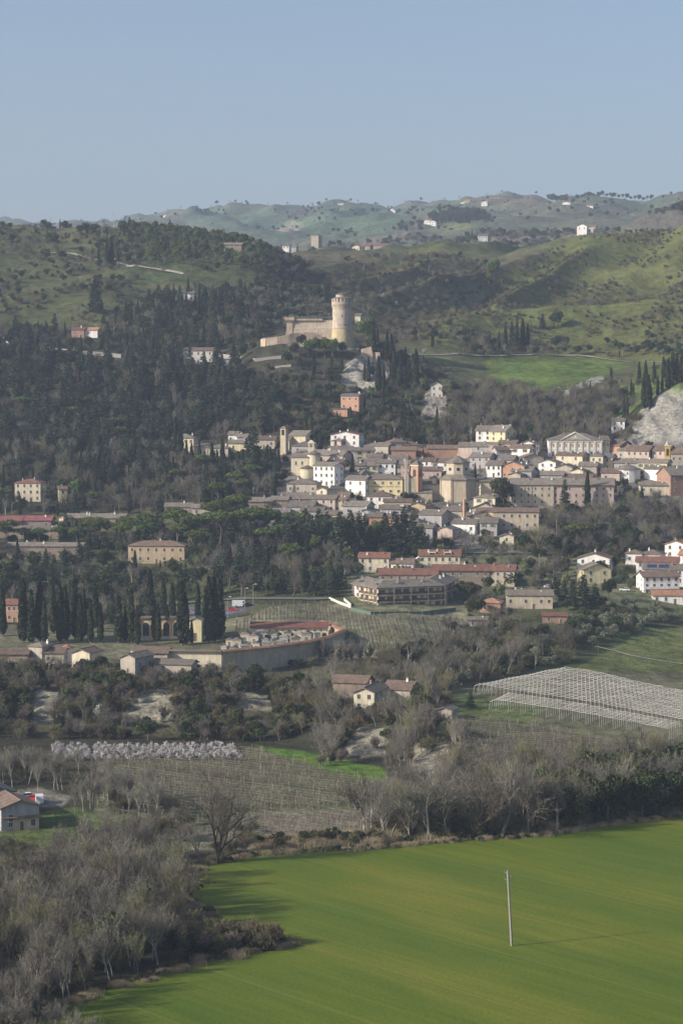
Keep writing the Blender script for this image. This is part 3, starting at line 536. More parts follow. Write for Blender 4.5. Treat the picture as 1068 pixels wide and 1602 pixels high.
# ---------------------------------------------------------------- ordinary houses, picture coordinates of the front face and its eave
T = [
 # old town, left part
 (452,478,682,6.5,'g','cream','old',-22,13,2,1,'d','cream church nave with grey roof above the old town','church','church',.36,0),
 (441,452,689,5,'g','cream','old',-22,8,0,0,'d','low cream chapel behind the brick bell tower','chapel','chapel',.36,0),
 (517,561,681,9,'f','white','red',-14,12,3,3,'d','big white modern house with low gable above the town','house','house',.22,2),
 (517,533,690,5.5,'g','pink','old',-38,7,1,2,'d','small pinkish house in front of the big white house'),
 (496,536,713,7,'g','pink','old',-25,11,3,2,'d','pink house with dark roof and yellow chimneys','house','house',.4,4),
 (490,523,729,10,'g','white','old',-28,10,4,3,'d','tall bright white house with grey gable beside round church','house','house',.3,1),
 (573,597,715,5,'g','cream','old',-10,8,5,1,'n','cream house with row of small arches on its top floor'),
 (546,556,727,5,'g','white','old',-30,12,1,2,'d','narrow white house under a dark sloping roof'),
 (552,570,729,6.5,'g','ochre','old',-5,9,2,2,'g','ochre house with green shutters between pale neighbours'),
 (569,591,729,6.5,'g','cream','old',-4,9,2,2,'g','cream house with dark green shutters next to ochre house'),
 (591,618,725,7.5,'g','white','old',-4,9,3,2,'d','white house behind the yellow lettered building'),
 (617,640,727,7,'g','pink','old',-4,9,2,2,'b','pale pink house beside the brick bell tower top'),
 (540,571,751,7.5,'g','white','old',-26,10,2,2,'c','white wing joined to the yellow lettered building'),
 (448,495,758,5.5,'h','stone','old',-12,12,4,1,'d','low stone house with wide hipped grey roof'),
 (495,511,767,6,'f','cream','old',-30,17,1,2,'d','cream gabled house with long grey roof running right'),
 (388,425,785,5.5,'g','brown','old',-4,10,3,1,'n','long brown low house behind the umbrella pines'),
 (424,450,783,5.5,'g','brown','old',-3,9,2,1,'n','brown low house with taller grey roof end'),
 (449,489,793,5,'g','grey','old',-12,14,1,1,'d','grey house under very wide grey tiled roof'),
 (488,524,781,6,'g','pink','old',-14,10,3,2,'d','dusky pink long house below the stone house'),
 (524,541,782,6,'s','beige','brown_roof',-14,9,2,2,'d','beige house end with small brown roof'),
 (535,573,792,5,'g','grey','old',-20,12,2,1,'d','grey walled house with patched roof in the lower town'),
 (574,613,777,6,'h','white','brown_roof',-8,11,3,2,'d','white and orange house under dark red hipped roof','house','house',.38,1),
 (600,643,786,5,'g','cream','brown_roof',-3,8,3,1,'n','cream low house with dark reddish brown roof'),
 (577,640,810,6.5,'g','orange','old',-6,11,4,2,'d','orange pink house behind the tall dark conifers','house','house',.3,2),
 (556,585,803,4.5,'f','grey','slate',-15,14,1,1,'d','grey house with dark triangular shaded roof'),
 (500,530,806,4.5,'g','cream','old',-10,9,2,1,'d','small cream house at lower left edge of old town'),
 (470,505,800,4.5,'g','grey','old',-8,10,2,1,'d','grey house just above the dark conifers','house','house',.33,1),
 (420,452,802,4.5,'g','stone','old',-4,10,2,1,'d','stone house end above the umbrella pines'),
 (535,565,741,5,'s','grey','old',-20,8,1,1,'d','grey lean-to house beside the white wing'),
 # centre
 (650,676,826,5,'g','grey','old',-20,10,2,1,'d','small grey house left of the brick chimney'),
 (683,707,829,4.5,'f','pink','slate',-25,12,1,1,'d','pale pink gabled house at foot of brick chimney'),
 (655,690,806,5,'g','grey','old',-25,12,2,1,'d','grey house in dense roofs below the octagonal church'),
 (690,722,800,5,'g','stone','old',-20,12,2,1,'d','stone house just behind the brick chimney','house','house',.33,3),
 (706,742,820,5,'g','white','old',-22,11,3,1,'d','low white house right of the brick chimney','house','house',.33,2),
 (728,756,808,5.5,'g','grey','old',-18,10,2,1,'d','grey house with many white chimneys','house','house',.33,4),
 (745,771,801,6.5,'g','yellow','brown_roof',-8,9,3,1,'d','pale yellow house joining the brick convent wing'),
 (770,842,801,8.5,'g','beige','brown_roof',-4,10,6,2,'n','long beige brick building with brown roof and tall windows','convent_wing','building',.3,1),
 (781,803,840,6,'f','cream','old',-12,9,1,2,'d','lone cream gabled house beside the lower road'),
 # upper centre
 (744,768,674,8,'g','white','old',-12,13,2,3,'d','white half of the tall house above the brick wall','house','house',.36,2),
 (766,789,675,8,'g','yellow','old',-36,12,2,3,'d','pale yellow tall house with shaded brown gable','house','house',.5,3),
 (654,680,722,6,'g','white','brown_roof',-15,9,3,2,'d','white house behind the orange bell tower','house','house',.33,1),
 (676,702,724,6,'g','white','brown_roof',-15,9,3,2,'g','white house with green shutters left of octagon church','house','house',.33,1),
 (655,690,736,5,'g','pink','brown_roof',-6,9,3,1,'d','pale pink low house with terrace beside bell tower','house','house',.33,2),
 (612,650,705,6,'g','brick','brown_roof',-4,11,0,0,'d','brick barn with rusty roof at upper edge of town','barn','barn',.28,0),
 (668,716,702,5,'g','brick','brown_roof',-4,11,0,0,'d','long rusty roofed brick shed above the town','barn','barn',.28,0),
 (735,765,716,6,'g','grey','old',-20,12,3,2,'d','grey house behind the octagonal church to its right','house','house',.33,2),
 (760,783,728,6,'g','white','old',-20,12,3,2,'d','white house with dark windows left of orange house','house','house',.33,1),
 (778,802,720,5.5,'g','stone','old',-18,12,2,1,'d','stone house with broad roof under the brick wall','house','house',.33,1),
 (783,819,730,6,'f','orange','old',-24,14,3,2,'d','bright orange gabled house in the middle of town','house','house',.36,1),
 (795,813,743,5.5,'f','beige','old',-24,9,1,1,'d','small beige gabled house in front of orange house'),
 (800,830,738,5,'g','grey','old',-20,12,1,1,'d','grey house right behind the orange house'),
 (842,868,724,5.5,'f','white','old',-22,11,2,2,'d','small white gabled house below the white palace','house','house',.33,1),
 (868,894,732,5.5,'f','stone','old',-20,12,2,1,'d','stone house with light gable below the palace front','house','house',.33,1),
 (893,911,737,5,'f','cream','old',-22,10,1,1,'d','little cream gable in the roofs under the palace'),
 (905,932,730,5,'g','stone','old',-14,11,2,1,'d','stone house with pale weathered roof under palace','house','house',.33,1),
 (845,880,744,4.5,'g','grey','old',-10,10,2,1,'d','grey low house behind the long convent roof','house','house',.33,1),
 (880,925,748,4.5,'g','beige','brown_roof',-6,9,3,1,'d','beige low house with brown roof behind the convent','house','house',.33,2),
 (923,942,714,8,'h','cream','old',-18,9,2,2,'d','tall pale cream house in front of the palace corner','house','house',.36,2),
 (941,957,716,6.5,'g','yellow','slate',-20,9,1,2,'d','pale yellow house with dark roof beside cream house','house','house',.36,1),
 (953,968,698,6,'g','orange','old',-34,14,1,2,'d','narrow orange house right of the palace','house','house',.3,0),
 (966,984,706,5,'g','stone','old',-30,14,2,1,'d','stone low house between orange and pink houses','house','house',.3,1),
 (980,1013,706,6.5,'g','pink','brown_roof',-26,12,4,2,'d','long pale pink house with dark brown roof','house','house',.42,3),
 (1020,1044,706,6.5,'g','pink','brown_roof',-26,12,3,2,'d','rose pink house left of the yellow bell tower','house','house',.4,2),
 (1049,1085,710,6,'g','stone','brown_roof',-12,11,4,1,'d','stone house with red brown roof at right edge','house','house',.36,1),
 (960,998,724,5,'g','grey','old',-14,11,2,1,'d','grey house roofs left of the pale yellow row','house','house',.33,3),
 (998,1041,724,7,'g','yellow','old',-24,9,5,2,'g','long pale yellow row with green shutters by bell tower','house','house',.36,4),
 (940,968,740,5,'g','pink','brown_roof',-12,11,2,1,'d','pink house behind the convent roof end','house','house',.33,2),
 (1008,1029,734,5.5,'g','white','old',-40,9,1,1,'d','white sloping wall house beside the yellow bell tower'),
 (1000,1047,760,5,'g','cream','old',-4,9,4,1,'n','long low cream building at the right edge of old town','house','house',.3,1),
 (956,976,659,5.5,'g','white','old',-14,8,2,2,'d','small white house alone above the palace','house','house',.33,1),
 # left of the old town
 (269,303,686,8,'h','cream','old',-10,11,4,2,'d','square cream villa with hipped grey roof among cypresses','villa','villa',.36,3),
 (303,325,699,5,'g','stone','old',-10,9,0,0,'d','shaded low wing right of the cream villa'),
 (357,371,681,5,'g','white','old',-10,8,2,1,'d','tiny white house left of the dark cedar','house','house',.4,1),
 (371,386,684,4.5,'g','grey','old',-10,8,1,1,'d','grey little house beside the tiny white house','house','house',.4,2),
 (357,388,694,5,'g','yellow','old',-6,9,2,1,'d','low yellow house partly hidden by the dark cedar'),
 (326,357,702,5,'h','stone','old',-14,9,2,1,'d','pale stone house with fan shaped grey roof','house','house',.36,1),
 (395,430,688,5,'g','stone','brown_roof',-8,9,3,1,'d','stone house with brown roof left of the bell tower','house','house',.36,1),
 (23,64,756,9.5,'h','cream','red',-8,11,4,3,'d','pale three storey villa with hipped red roof','villa','villa',.3,2),
 (92,105,766,7,'g','yellow','brown_roof',10,8,1,2,'n','narrow yellow house beside a round green pine'),
 (-30,34,815,4,'g','brown','wine',-3,12,3,1,'n','long low house with wine red roof at left edge','house','house',.3,1),
 (34,80,815,4,'g','brown','wine',-3,12,3,1,'n','long low house with purple red roof and blue awning','house','house',.3,1),
 (-20,45,830,4,'g','brown','old',-4,11,3,1,'n','brown low row house under the wine red roofs','house','house',.3,1),
 (92,104,811,5,'f','pink','old',-30,14,0,0,'d','pale pink gable end beside long grey roofs'),
 (104,196,811,4,'g','brown','old',-3,10,6,1,'n','very long grey roofed row right of the pink gable','house','house',.34,4),
 (45,92,830,4,'g','brown','old',-3,10,2,1,'n','brown low house between wine red roofs and grey row','house','house',.34,1),
 (258,300,793,4,'g','brown','old',-3,9,2,1,'n','low brown house showing through the left woods','house','house',.34,1),
 (300,330,795,4,'g','stone','old',-3,9,2,1,'n','low stone house right of the low brown house','house','house',.34,1),
 (10,130,855,6,'g','brown','old',-4,10,8,1,'n','very long brown building half hidden by pines','building','building',.25,2),
 (200,289,855,8,'h','ochre','brown_roof',-5,12,7,2,'d','ochre two storey villa with hipped brown roof','villa','villa',.3,2),
 (3,34,946,7,'g','orange','red',-6,10,4,2,'d','orange house with pale pillars at left edge of cemetery','house','house',.3,0),
 # below the old town
 (561,608,873,6.5,'g','cream','red',-6,10,4,2,'d','cream house with red roof left of tall conifers foot','house','house',.36,2),
 (655,719,870,7,'g','cream','red',-5,11,6,2,'d','cream villa with wide red roof and white awning','house','house',.38,3),
 (611,646,882,4.5,'g','white','brown_roof',-8,9,3,1,'d','small white house with brown roof between red roofs','house','house',.36,1),
 (592,684,899,6,'g','brown','red',-4,11,7,2,'n','brown terrace with red roofs behind condominium','house','house',.36,3),
 (676,765,893,6,'g','brown','red',-3,11,7,2,'n','brown terrace with long red roof right of condominium','house','house',.36,4),
 (763,804,893,6.5,'g','beige','red',-10,11,4,2,'n','beige house with red roof at end of the terrace','house','house',.36,2),
 (750,782,944,4,'h','brick','terracotta',-14,8,2,1,'n','small brick hut with orange hipped roof','hut','hut',.36,0),
 (792,864,932,5.5,'g','beige','old',-3,9,6,1,'n','long beige farmhouse with grey roof and white end','farmhouse','farmhouse',.36,2),
 (848,886,964,3,'g','brick','red',-5,7,2,1,'n','low brick shed with orange red roof on the bank','shed','shed',.25,0),
 (731,762,974,3,'g','brown','old',-4,6,2,1,'n','open brown shed beside the round dark bush','shed','shed',.25,0),
 (903,952,874,6.5,'f','white','brown_roof',-14,12,3,2,'d','pinkish white gabled house behind the yellow house','house','house',.30,1),
 (912,956,892,6,'f','yellow','old',12,9,2,2,'n','yellow gabled house with shaded porch','house','house',.40,0),
 (978,1003,867,5,'h','white','brown_roof',-14,9,2,1,'d','white house under brown hip left in right cluster','house','house',.34,1),
 (1000,1034,868,5,'h','white','brown_roof',-18,10,3,1,'d','white house with brown hipped roof in right cluster','house','house',.34,1),
 (1040,1070,852,6,'f','white','terracotta',-24,12,2,2,'d','white gabled house topmost in the right cluster','house','house',.34,1),
 (1062,1110,870,6,'g','white','terracotta',-24,12,3,2,'d','white house with orange roof cut by the right edge','house','house',.34,1),
 (995,1060,880,6,'g','white','red',-10,10,5,2,'d','white terrace under the longest red roof in right cluster','house','house',.36,2),
 (1006,1068,891,6.5,'g','white','old',-10,9,5,2,'d','white house with solar panels on its roof','house','house',.40,1),
 (1005,1063,903,7.5,'g','white','brown_roof',10,10,5,3,'n','white three storey house with balcony at lower right','house','house',.36,1),
 (1020,1090,932,3.5,'g','white','terracotta',-4,9,5,1,'d','low white house with long orange roof at lower right','house','house',.36,0),
 # hillside
 (287,333,549,8,'g','ruin','brown_roof',-8,11,5,2,'n','weathered white house with brown roof on the dark hillside','house','house',.3,1),
 (345,372,562,2.5,'s','grey','grey',-6,7,2,1,'n','pale ruined walls right of the weathered white house','ruin','ruin',.1,0),
 (112,132,516,5,'g','brick','red',-10,9,2,1,'d','red brick cottage on the upper left hillside','house','house',.33,1),
 (133,153,517,5,'g','white','terracotta',-10,9,2,1,'d','white cottage with orange roof beside red cottage','house','house',.33,1),
 (287,303,460,4.5,'g','white','slate',-10,8,2,1,'d','small white house below the hilltop pine grove','house','house',.33,1),
 (533,561,620,8,'g','orange','slate',-22,8,3,2,'d','bright orange red house on the castle slope','house','house',.25,1),
 (521,543,640,4,'F','orange','slate',-14,8,1,1,'d','pinkish terrace block below the orange red house','terrace','terrace',.3,0),
 (674,692,604,7,'f','ruin','old',-10,8,2,2,'n','derelict gabled house among the rocks','house','house',.6,0),
 (350,378,383,5,'g','brown','old',-5,9,2,1,'n','brown farmhouse on the pine grove hilltop','house','house',.33,1),
 # far plateau
 (442,452,386,8,'g','white','slate',-10,12,2,2,'n','white farmhouse left of the distant square tower','farmhouse','farmhouse',.33,0),
 (452,463,386.5,6,'g','stone','old',-10,12,2,1,'n','grey barn beside the distant white farmhouse','barn','barn',.33,0),
 (551,562,386,9,'f','cream','terracotta',-22,16,2,2,'n','cream gabled farmhouse right of the distant square tower','farmhouse','farmhouse',.36,0),
 (562,578,385.5,6,'g','beige','red',-10,12,3,1,'n','beige barn with red roof by the cream farmhouse','barn','barn',.36,0),
 (584,608,386.5,6,'g','stone','red',-6,12,3,1,'n','low farm row right of the cream farmhouse','barn','barn',.36,0),
 (747,762,369,9,'g','ruin','slate',-14,14,3,2,'n','old white house on the rocky far plateau','house','house',.36,0),
 (868,884,358,7,'F','brown','terracotta',-10,14,3,1,'n','rusty brown barn on the far right plateau','barn','barn',.2,0),
 (902,917,354,11,'f','white','brown_roof',-14,14,2,2,'d','white gabled farmhouse on the far right plateau','farmhouse','farmhouse',.4,0),
 (917,931,355,7,'g','beige','brown_roof',-14,14,2,1,'n','beige wing right of the far white farmhouse','barn','barn',.36,0),
]
for t in T:
    xl, xr, ye, h, rf_, wl, rm, yaw, dep, nw, nf, wn_s, lab = t[:13]; nm, ct_, pt, ch = (list(t[13:]) + ['house', 'house', .33, 1][len(t) - 13:])[:4]
    Yz = 340. if ye > 1100 else (2250. if ye < 392 and ye != 383 else (1150. if ye < 700 and not (ye > 650) else 840.))
    house(xl, xr, ye, h, {'F': 'x'}.get(rf_, rf_), wl, rm, yaw, dep, nw, nf, wn_s, lab, nm, ct_, pt, ch, Y0=Yz, side=2 if dep > 6 else 0, dish=(hash_ := sum(map(ord, lab))) % 5 == 0 and ye > 600, front=(3 if 'half hidden' in lab else 14) if ye < 850 or 'half hidden' in lab else 22)
# far villages on the horizon hills
FARH = [(533,'g','cream','red','cream farm with red roof on the highest far green hill',318,4500),(545,'g','beige','brown_roof','beige farm wing on the highest far green hill',318,4500),(613,'f','white','red','white gabled farm on the far saddle',328,4200),
 (668,'g','white','red','white villa with red roof left of the dark far wood',344,2900),(676,'f','white','brown_roof','white gabled villa beside the dark far wood',347,2900),(730,'g','ochre','terracotta','ochre hamlet house on the brown horizon hill',314,4200),
 (724,'f','cream','brown_roof','cream hamlet house on the brown horizon hill',317,4200),(757,'f','white','brown_roof','lone white house on the brown horizon slope',328,3800),(885,'g','white','red','lone white farm on the far right field',336,3300),(921,'g','white','red','white farm by the far right trees',338,3300),
 (258,'f','white','terracotta','white hilltop house on the far left ridge',338,4300),(335,'g','brown','red','brown farm above the pine grove skyline',362,1650)]
for x, rf_, wl, rm, lab, ye, Yz in FARH:
    wpx = (9 if Yz > 3500 else 11) if Yz > 2000 else 16
    house(x - wpx / 2, x + wpx / 2, ye, 6 if Yz > 2000 else 4, rf_, wl, rm, -15, 11, 3, 2, 'n', lab, 'farmhouse', 'farmhouse', .36, 0, side=0, Y0=Yz, door=False, front=60 if Yz > 2000 else 20, found=12)
# ---------------------------------------------------------------- landmarks
def part(b, name, mats, parent, loc=None, rot=0): return obj(name, b.mesh(name, mats), parent, loc, rot)
# castle on the rock
cX, cY = (535 - CX) / F * 1300, 1300.0; s = F / 1300; zc = zrow(532, 1300)
ct_root = thing('castle', (cX, cY, zc), R(-4), 'sandstone hilltop castle with big round battlemented tower and long wall', 'castle')
lx = lambda px: (px - 535) / s
def lz(py): return zrow(py, 1300) - zc
tw = MB(); tw.lathe(0, 0, [(7.4, -9), (6.8, 1.2), (6.1, lz(514.5))], 32, 0); part(tw, 'tower_base', ['lichen'], ct_root)
tw = MB(); tw.lathe(0, 0, [(6.3, lz(514.4)), (6.3, lz(513.6)), (5.95, lz(513.4)), (5.75, lz(484))], 32); tower = part(tw, 'tower', ['castle'], ct_root)
top = MB(); top.lathe(0, 0, [(5.75, lz(483.9)), (6.3, lz(476)), (6.3, lz(472.6))], 32, 0)
for k in range(32):
    a = 2 * math.pi * (k + .5) / 32; c, sn = math.cos(a), math.sin(a)
    top.loop([(5.4 * c - .22 * sn, 5.4 * sn + .22 * c, lz(484)), (5.4 * c + .22 * sn, 5.4 * sn - .22 * c, lz(484)), (5.55 * c, 5.55 * sn, lz(484.5))],
             [(6.45 * c - .3 * sn, 6.45 * sn + .3 * c, lz(477)), (6.45 * c + .3 * sn, 6.45 * sn - .3 * c, lz(477)), (5.5 * c, 5.5 * sn, lz(477))], 0)
part(top, 'machicolation', ['castle'], tower)
mer = MB()
for k in range(18):
    a0 = 2 * math.pi * k / 18; a1 = a0 + 2 * math.pi / 18 * .58
    P = [(r * math.cos(a), r * math.sin(a)) for r, a in ((6.32, a0), (6.32, a1), (5.7, a1), (5.7, a0))]
    mer.loop([(x, y, lz(472.5)) for x, y in P], [(x, y, lz(468)) for x, y in P])
part(mer, 'battlement', ['castle'], tower)
rf = MB(); rf.lathe(0, 0, [(6.35, lz(467.9)), (6.35, lz(467.2)), (4.4, lz(465.2)), (4.3, lz(465))], 32); part(rf, 'roof', ['old'], tower)
ln = MB(); ln.lathe(-.4, 0, [(3.3, lz(465.4)), (3.3, lz(461.3))], 24, 0); ln.lathe(-.4, 0, [(3.6, lz(461.2)), (3.5, lz(460.6)), (.4, lz(458.6))], 24, 1); part(ln, 'lantern', ['castle', 'old'], tower)
for px, py, w in ((530.5, 508.5, .55), (535.5, 494.5, .6), (541, 509, .9)):
    x = lx(px); y = -math.sqrt(max(5.85 ** 2 - x * x, .1)); o = obj('window', WIN['n'], tower, (x, y, lz(py)), math.atan2(x, -y), (w, 1, .8))
def wall_run(pts, th, zb, zt_, mat_, name, parent, coping=None):
    b = MB()
    for (x0, y0, a0, b0), (x1, y1, a1, b1) in zip(pts[:-1], pts[1:]):
        d = math.hypot(x1 - x0, y1 - y0); nx, ny = (y1 - y0) / d * th / 2, -(x1 - x0) / d * th / 2
        b.loop([(x0 + nx, y0 + ny, a0), (x1 + nx, y1 + ny, a1), (x1 - nx, y1 - ny, a1), (x0 - nx, y0 - ny, a0)], [(x0 + nx, y0 + ny, b0), (x1 + nx, y1 + ny, b1), (x1 - nx, y1 - ny, b1), (x0 - nx, y0 - ny, b0)])
        if coping: 
            q = coping; nx *= 1 + q / th * 2; ny *= 1 + q / th * 2
            b.loop([(x0 + nx, y0 + ny, b0 + .003), (x1 + nx, y1 + ny, b1 + .003), (x1 - nx, y1 - ny, b1 + .003), (x0 - nx, y0 - ny, b0 + .003)], [(x0 + nx * .3, y0 + ny * .3, b0 + .5), (x1 + nx * .3, y1 + ny * .3, b1 + .5), (x1 - nx * .3, y1 - ny * .3, b1 + .5), (x0 - nx * .3, y0 - ny * .3, b0 + .5)], 1)
    return part(b, name, mat_, parent)
x0, x1 = lx(458), -5.2
b = MB(); b.box(x0, x1, -1.5, 9, lz(514), lz(501)); curt = part(b, 'curtain_wall', ['castle'], ct_root)
b = MB(); b.loop([(x0 - 3, -4.2, -7), (x1, -4.2, -7), (x1, 9, -7), (x0 - 3, 9, -7)], [(x0, -1.7, lz(514.1)), (x1, -1.7, lz(514.1)), (x1, 9, lz(514.1)), (x0, 9, lz(514.1))]); part(b, 'scarp', ['castle_brick'], ct_root)
b = MB(); b.box(x0, x1 + .1, -1.85, -1.5, lz(514.05), lz(513.2)); part(b, 'string_course', ['trim'], curt)
b = MB(); nC = 26
for k in range(nC):
    xx = x0 + (x1 - 6.5 - x0) * (k + .5) / nC; b.loop([(xx - .22, -1.6, lz(504.5)), (xx + .22, -1.6, lz(504.5)), (xx + .22, -1.5, lz(504.5)), (xx - .22, -1.5, lz(504.5))], [(xx - .22, -2.35, lz(501.4)), (xx + .22, -2.35, lz(501.4)), (xx + .22, -1.5, lz(501.4)), (xx - .22, -1.5, lz(501.4))])
b.box(x0, x1 - 6.4, -2.4, -1.0, lz(501.3), lz(498.2)); part(b, 'machicolation', ['castle_brick'], curt)
b = MB(); b.box(x0 - .3, x1 - .4, -2.9, 1.6, lz(497.2), lz(496.5)); part(b, 'walkway_roof', ['slate'], curt)
b = MB()
for k in range(18):
    xx = x0 + (x1 - x0) * (k + .5) / 18; b.tube((xx, 3.5, lz(501)), (xx, 3.5, lz(494.3)), .07); b.tube((xx, -2.3, lz(498.2)), (xx, -2.3, lz(497.2)), .1)
b.tube((x0, 3.5, lz(495)), (x1, 3.5, lz(495)), .05); part(b, 'railing', ['metal'], curt)
bx = MB(); a0, a1 = lx(448.5), lx(457.9)
bx.box(a0, a1, -2.2, 4.5, lz(516), lz(504.5)); bx.loop([(a0 - 2, -5, -7), (a1 + .5, -5, -7), (a1 + .5, 5, -7), (a0 - 2, 5, -7)], [(a0, -2.25, lz(516.05)), (a1, -2.25, lz(516.05)), (a1, 4.5, lz(516.05)), (a0, 4.5, lz(516.05))])
for k in range(8):
    xx = a0 - .9 + (a1 - a0 + 1.8) * (k + .5) / 8; bx.loop([(xx - .2, -2.3, lz(505)), (xx + .2, -2.3, lz(505)), (xx + .2, -2.1, lz(505)), (xx - .2, -2.1, lz(505))], [(xx - .2, -3.2, lz(501.2)), (xx + .2, -3.2, lz(501.2)), (xx + .2, -2.1, lz(501.2)), (xx - .2, -2.1, lz(501.2))])
bx.box(a0 - 1.2, a1 + 1.2, -3.2, 5.4, lz(501.1), lz(498)); part(bx, 'corner_tower', ['castle_brick'], ct_root)
mb = MB()
for k in range(6):
    xx = a0 - 1.15 + (a1 - a0 + 2.3) * k / 6; mb.box(xx, xx + .95, -3.19, -2.6, lz(497.99), lz(496.2))
part(mb, 'battlement', ['castle_brick'], ct_root)
o_ = wall_run([(lx(411), -8, -12, lz(531)), (lx(420), -12, -12, lz(530)), (lx(438), -13, -12, lz(528)), (lx(455), -12, -10, lz(523)), (lx(470), -10, -8, lz(521)), (lx(490), -9, -8, lz(520.5)), (lx(505), -8, -8, lz(525))], 1.4, 0, 0, ['castle_brick', 'castle_brick'], 'outer_wall', ct_root)
o_ = wall_run([(lx(411), -8, -12, lz(531)), (lx(412), 6, -10, lz(528)), (lx(447), 8, -8, lz(524))], 1.2, 0, 0, ['castle_brick', 'castle_brick'], 'outer_wall', ct_root)
for px in range(430, 590, 8): keep((px - CX) / F * 1285, 1285, 4, 9, 30)
house(555, 563.5, 494, 6, 'g', 'cream', 'old', -12, 8, 1, 2, 'n', 'small ruined keep house right of the castle tower', 'house', 'house', .3, 0, Y0=1270, side=0)
b = MB(); X, Y, Z = hit(574, 560, 0, 1200); rt = thing('terrace_wall', (X, Y, Z), -.1, 'broken brick terrace wall on the rock below the castle', 'wall'); b.loop([(-4,-1,-3),(4,-1,-3),(4,2,-3),(-4,2,-3)],[(-3.4,-.8,5),(2.6,-.9,6.5),(2.4,2,6),(-3.4,2,5.2)]); b.box(2.9, 7.5, 0, 3, -3, 3.2); part(b, 'wall', ['castle_brick'], rt)
# palace with pediment
X, Y, Z = hit(901, 690, 9.2, 1050); s = F / Y; w = 83 / s * 1.01; pr = thing('palace', (X, Y + 9, Z), R(-3), 'grey white neoclassical palace with pediment and eight tall bays', 'palace')
b = MB(); b.box(-w/2, w/2, -9, 9, -6, 9.2); part(b, 'wall', ['grey'], pr).data.materials[0] = wallmat('palace_wall', (.70,.68,.63))
part(roof_mb(w, 18, 9.35, .36, 'h', .7), 'roof', ['old'], pr)
b = MB(); b.box(-w/2-.3, w/2+.3, -9.45, -8.99, 8.6, 9.33); b.box(-w/2-.1, w/2+.1, -9.2, -9.001, 4.35, 4.7); part(b, 'cornice', ['trim'], pr)
b = MB()
for k in range(9): xx = -w/2 + .7 + (w - 1.4) * k / 8; b.box(xx - .42, xx + .42, -9.3, -9.002, 0, 8.58); b.box(xx - .55, xx + .55, -9.36, -9.301, 8.1, 8.55)
part(b, 'pilaster', ['trim'], pr)
b = MB(); pw = w * .235 * 1.12
for tz, yy, q in ((0, -9.55, 1.0), (.35, -9.58, .86)):
    b.loop([(-pw*q, yy, 9.36 + tz), (pw*q, yy, 9.36 + tz), (0, yy, 9.36 + tz + 4.2 * q * .92)], [(-pw*q, -2, 9.36 + tz), (pw*q, -2, 9.36 + tz), (0, -2, 9.36 + tz + 4.2 * q * .92)], 0 if not tz else 1)
b.loop([(-pw-.5, -9.9, 9.34), (-pw-.5, -9.9, 9.7), (0, -9.9, 13.75), (pw+.5, -9.9, 9.7), (pw+.5, -9.9, 9.34), (0, -9.9, 13.3)][::1], [(-pw-.5, -2, 9.34), (-pw-.5, -2, 9.7), (0, -2, 13.75), (pw+.5, -2, 9.7), (pw+.5, -2, 9.34), (0, -2, 13.3)], 2)
b.box(-.5, .5, -9.75, -9.6, 10.2, 11.8, 0); b.box(-1.4, 1.4, -9.72, -9.61, 10.3, 11.0, 0)
part(b, 'pediment', ['trim', 'stone', 'trim'], pr)
for k in range(8):
    xx = -w/2 + .7 + (w - 1.4) * (k + .5) / 8
    obj('window', WIN['k'], pr, (xx, -9, 6.8), 0, (1.05, 1, .95)); 
    if k == 4: obj('door', DOOR, pr, (xx, -9.02, 0), 0, (1.5, 1, 1.6))
    else: obj('window', WIN['d'], pr, (xx, -9, 2.4), 0, (1.1, 1, 1.6))
b = MB(); b.tube((0,0,0), (0,0,5), .07); b.tube((-.8,0,3.5), (.8,0,3.5), .05); b.tube((-.5,0,4.2), (.5,0,4.2), .05); b.box(-.4,.4,-.4,.4,-1.5,.6); part(b, 'aerial', ['metal'], pr, (-w*.2, 0, 12.6))
keep(X, Y, w/2 + 3, 20, 26)
house(941, 953, 690, 9, 'g', 'cream', 'old', 4, 14, 2, 2, 'k', 'cream end pavilion joined to the right of the palace', 'house', 'house', .3, 0, Y0=1080, side=0)
house(953, 964, 695, 6, 'g', 'brown', 'brown_roof', -35, 15, 1, 1, 'n', 'long rust roofed wing behind the palace to its right', 'wing', 'building', .3, 0, Y0=1090, side=3)
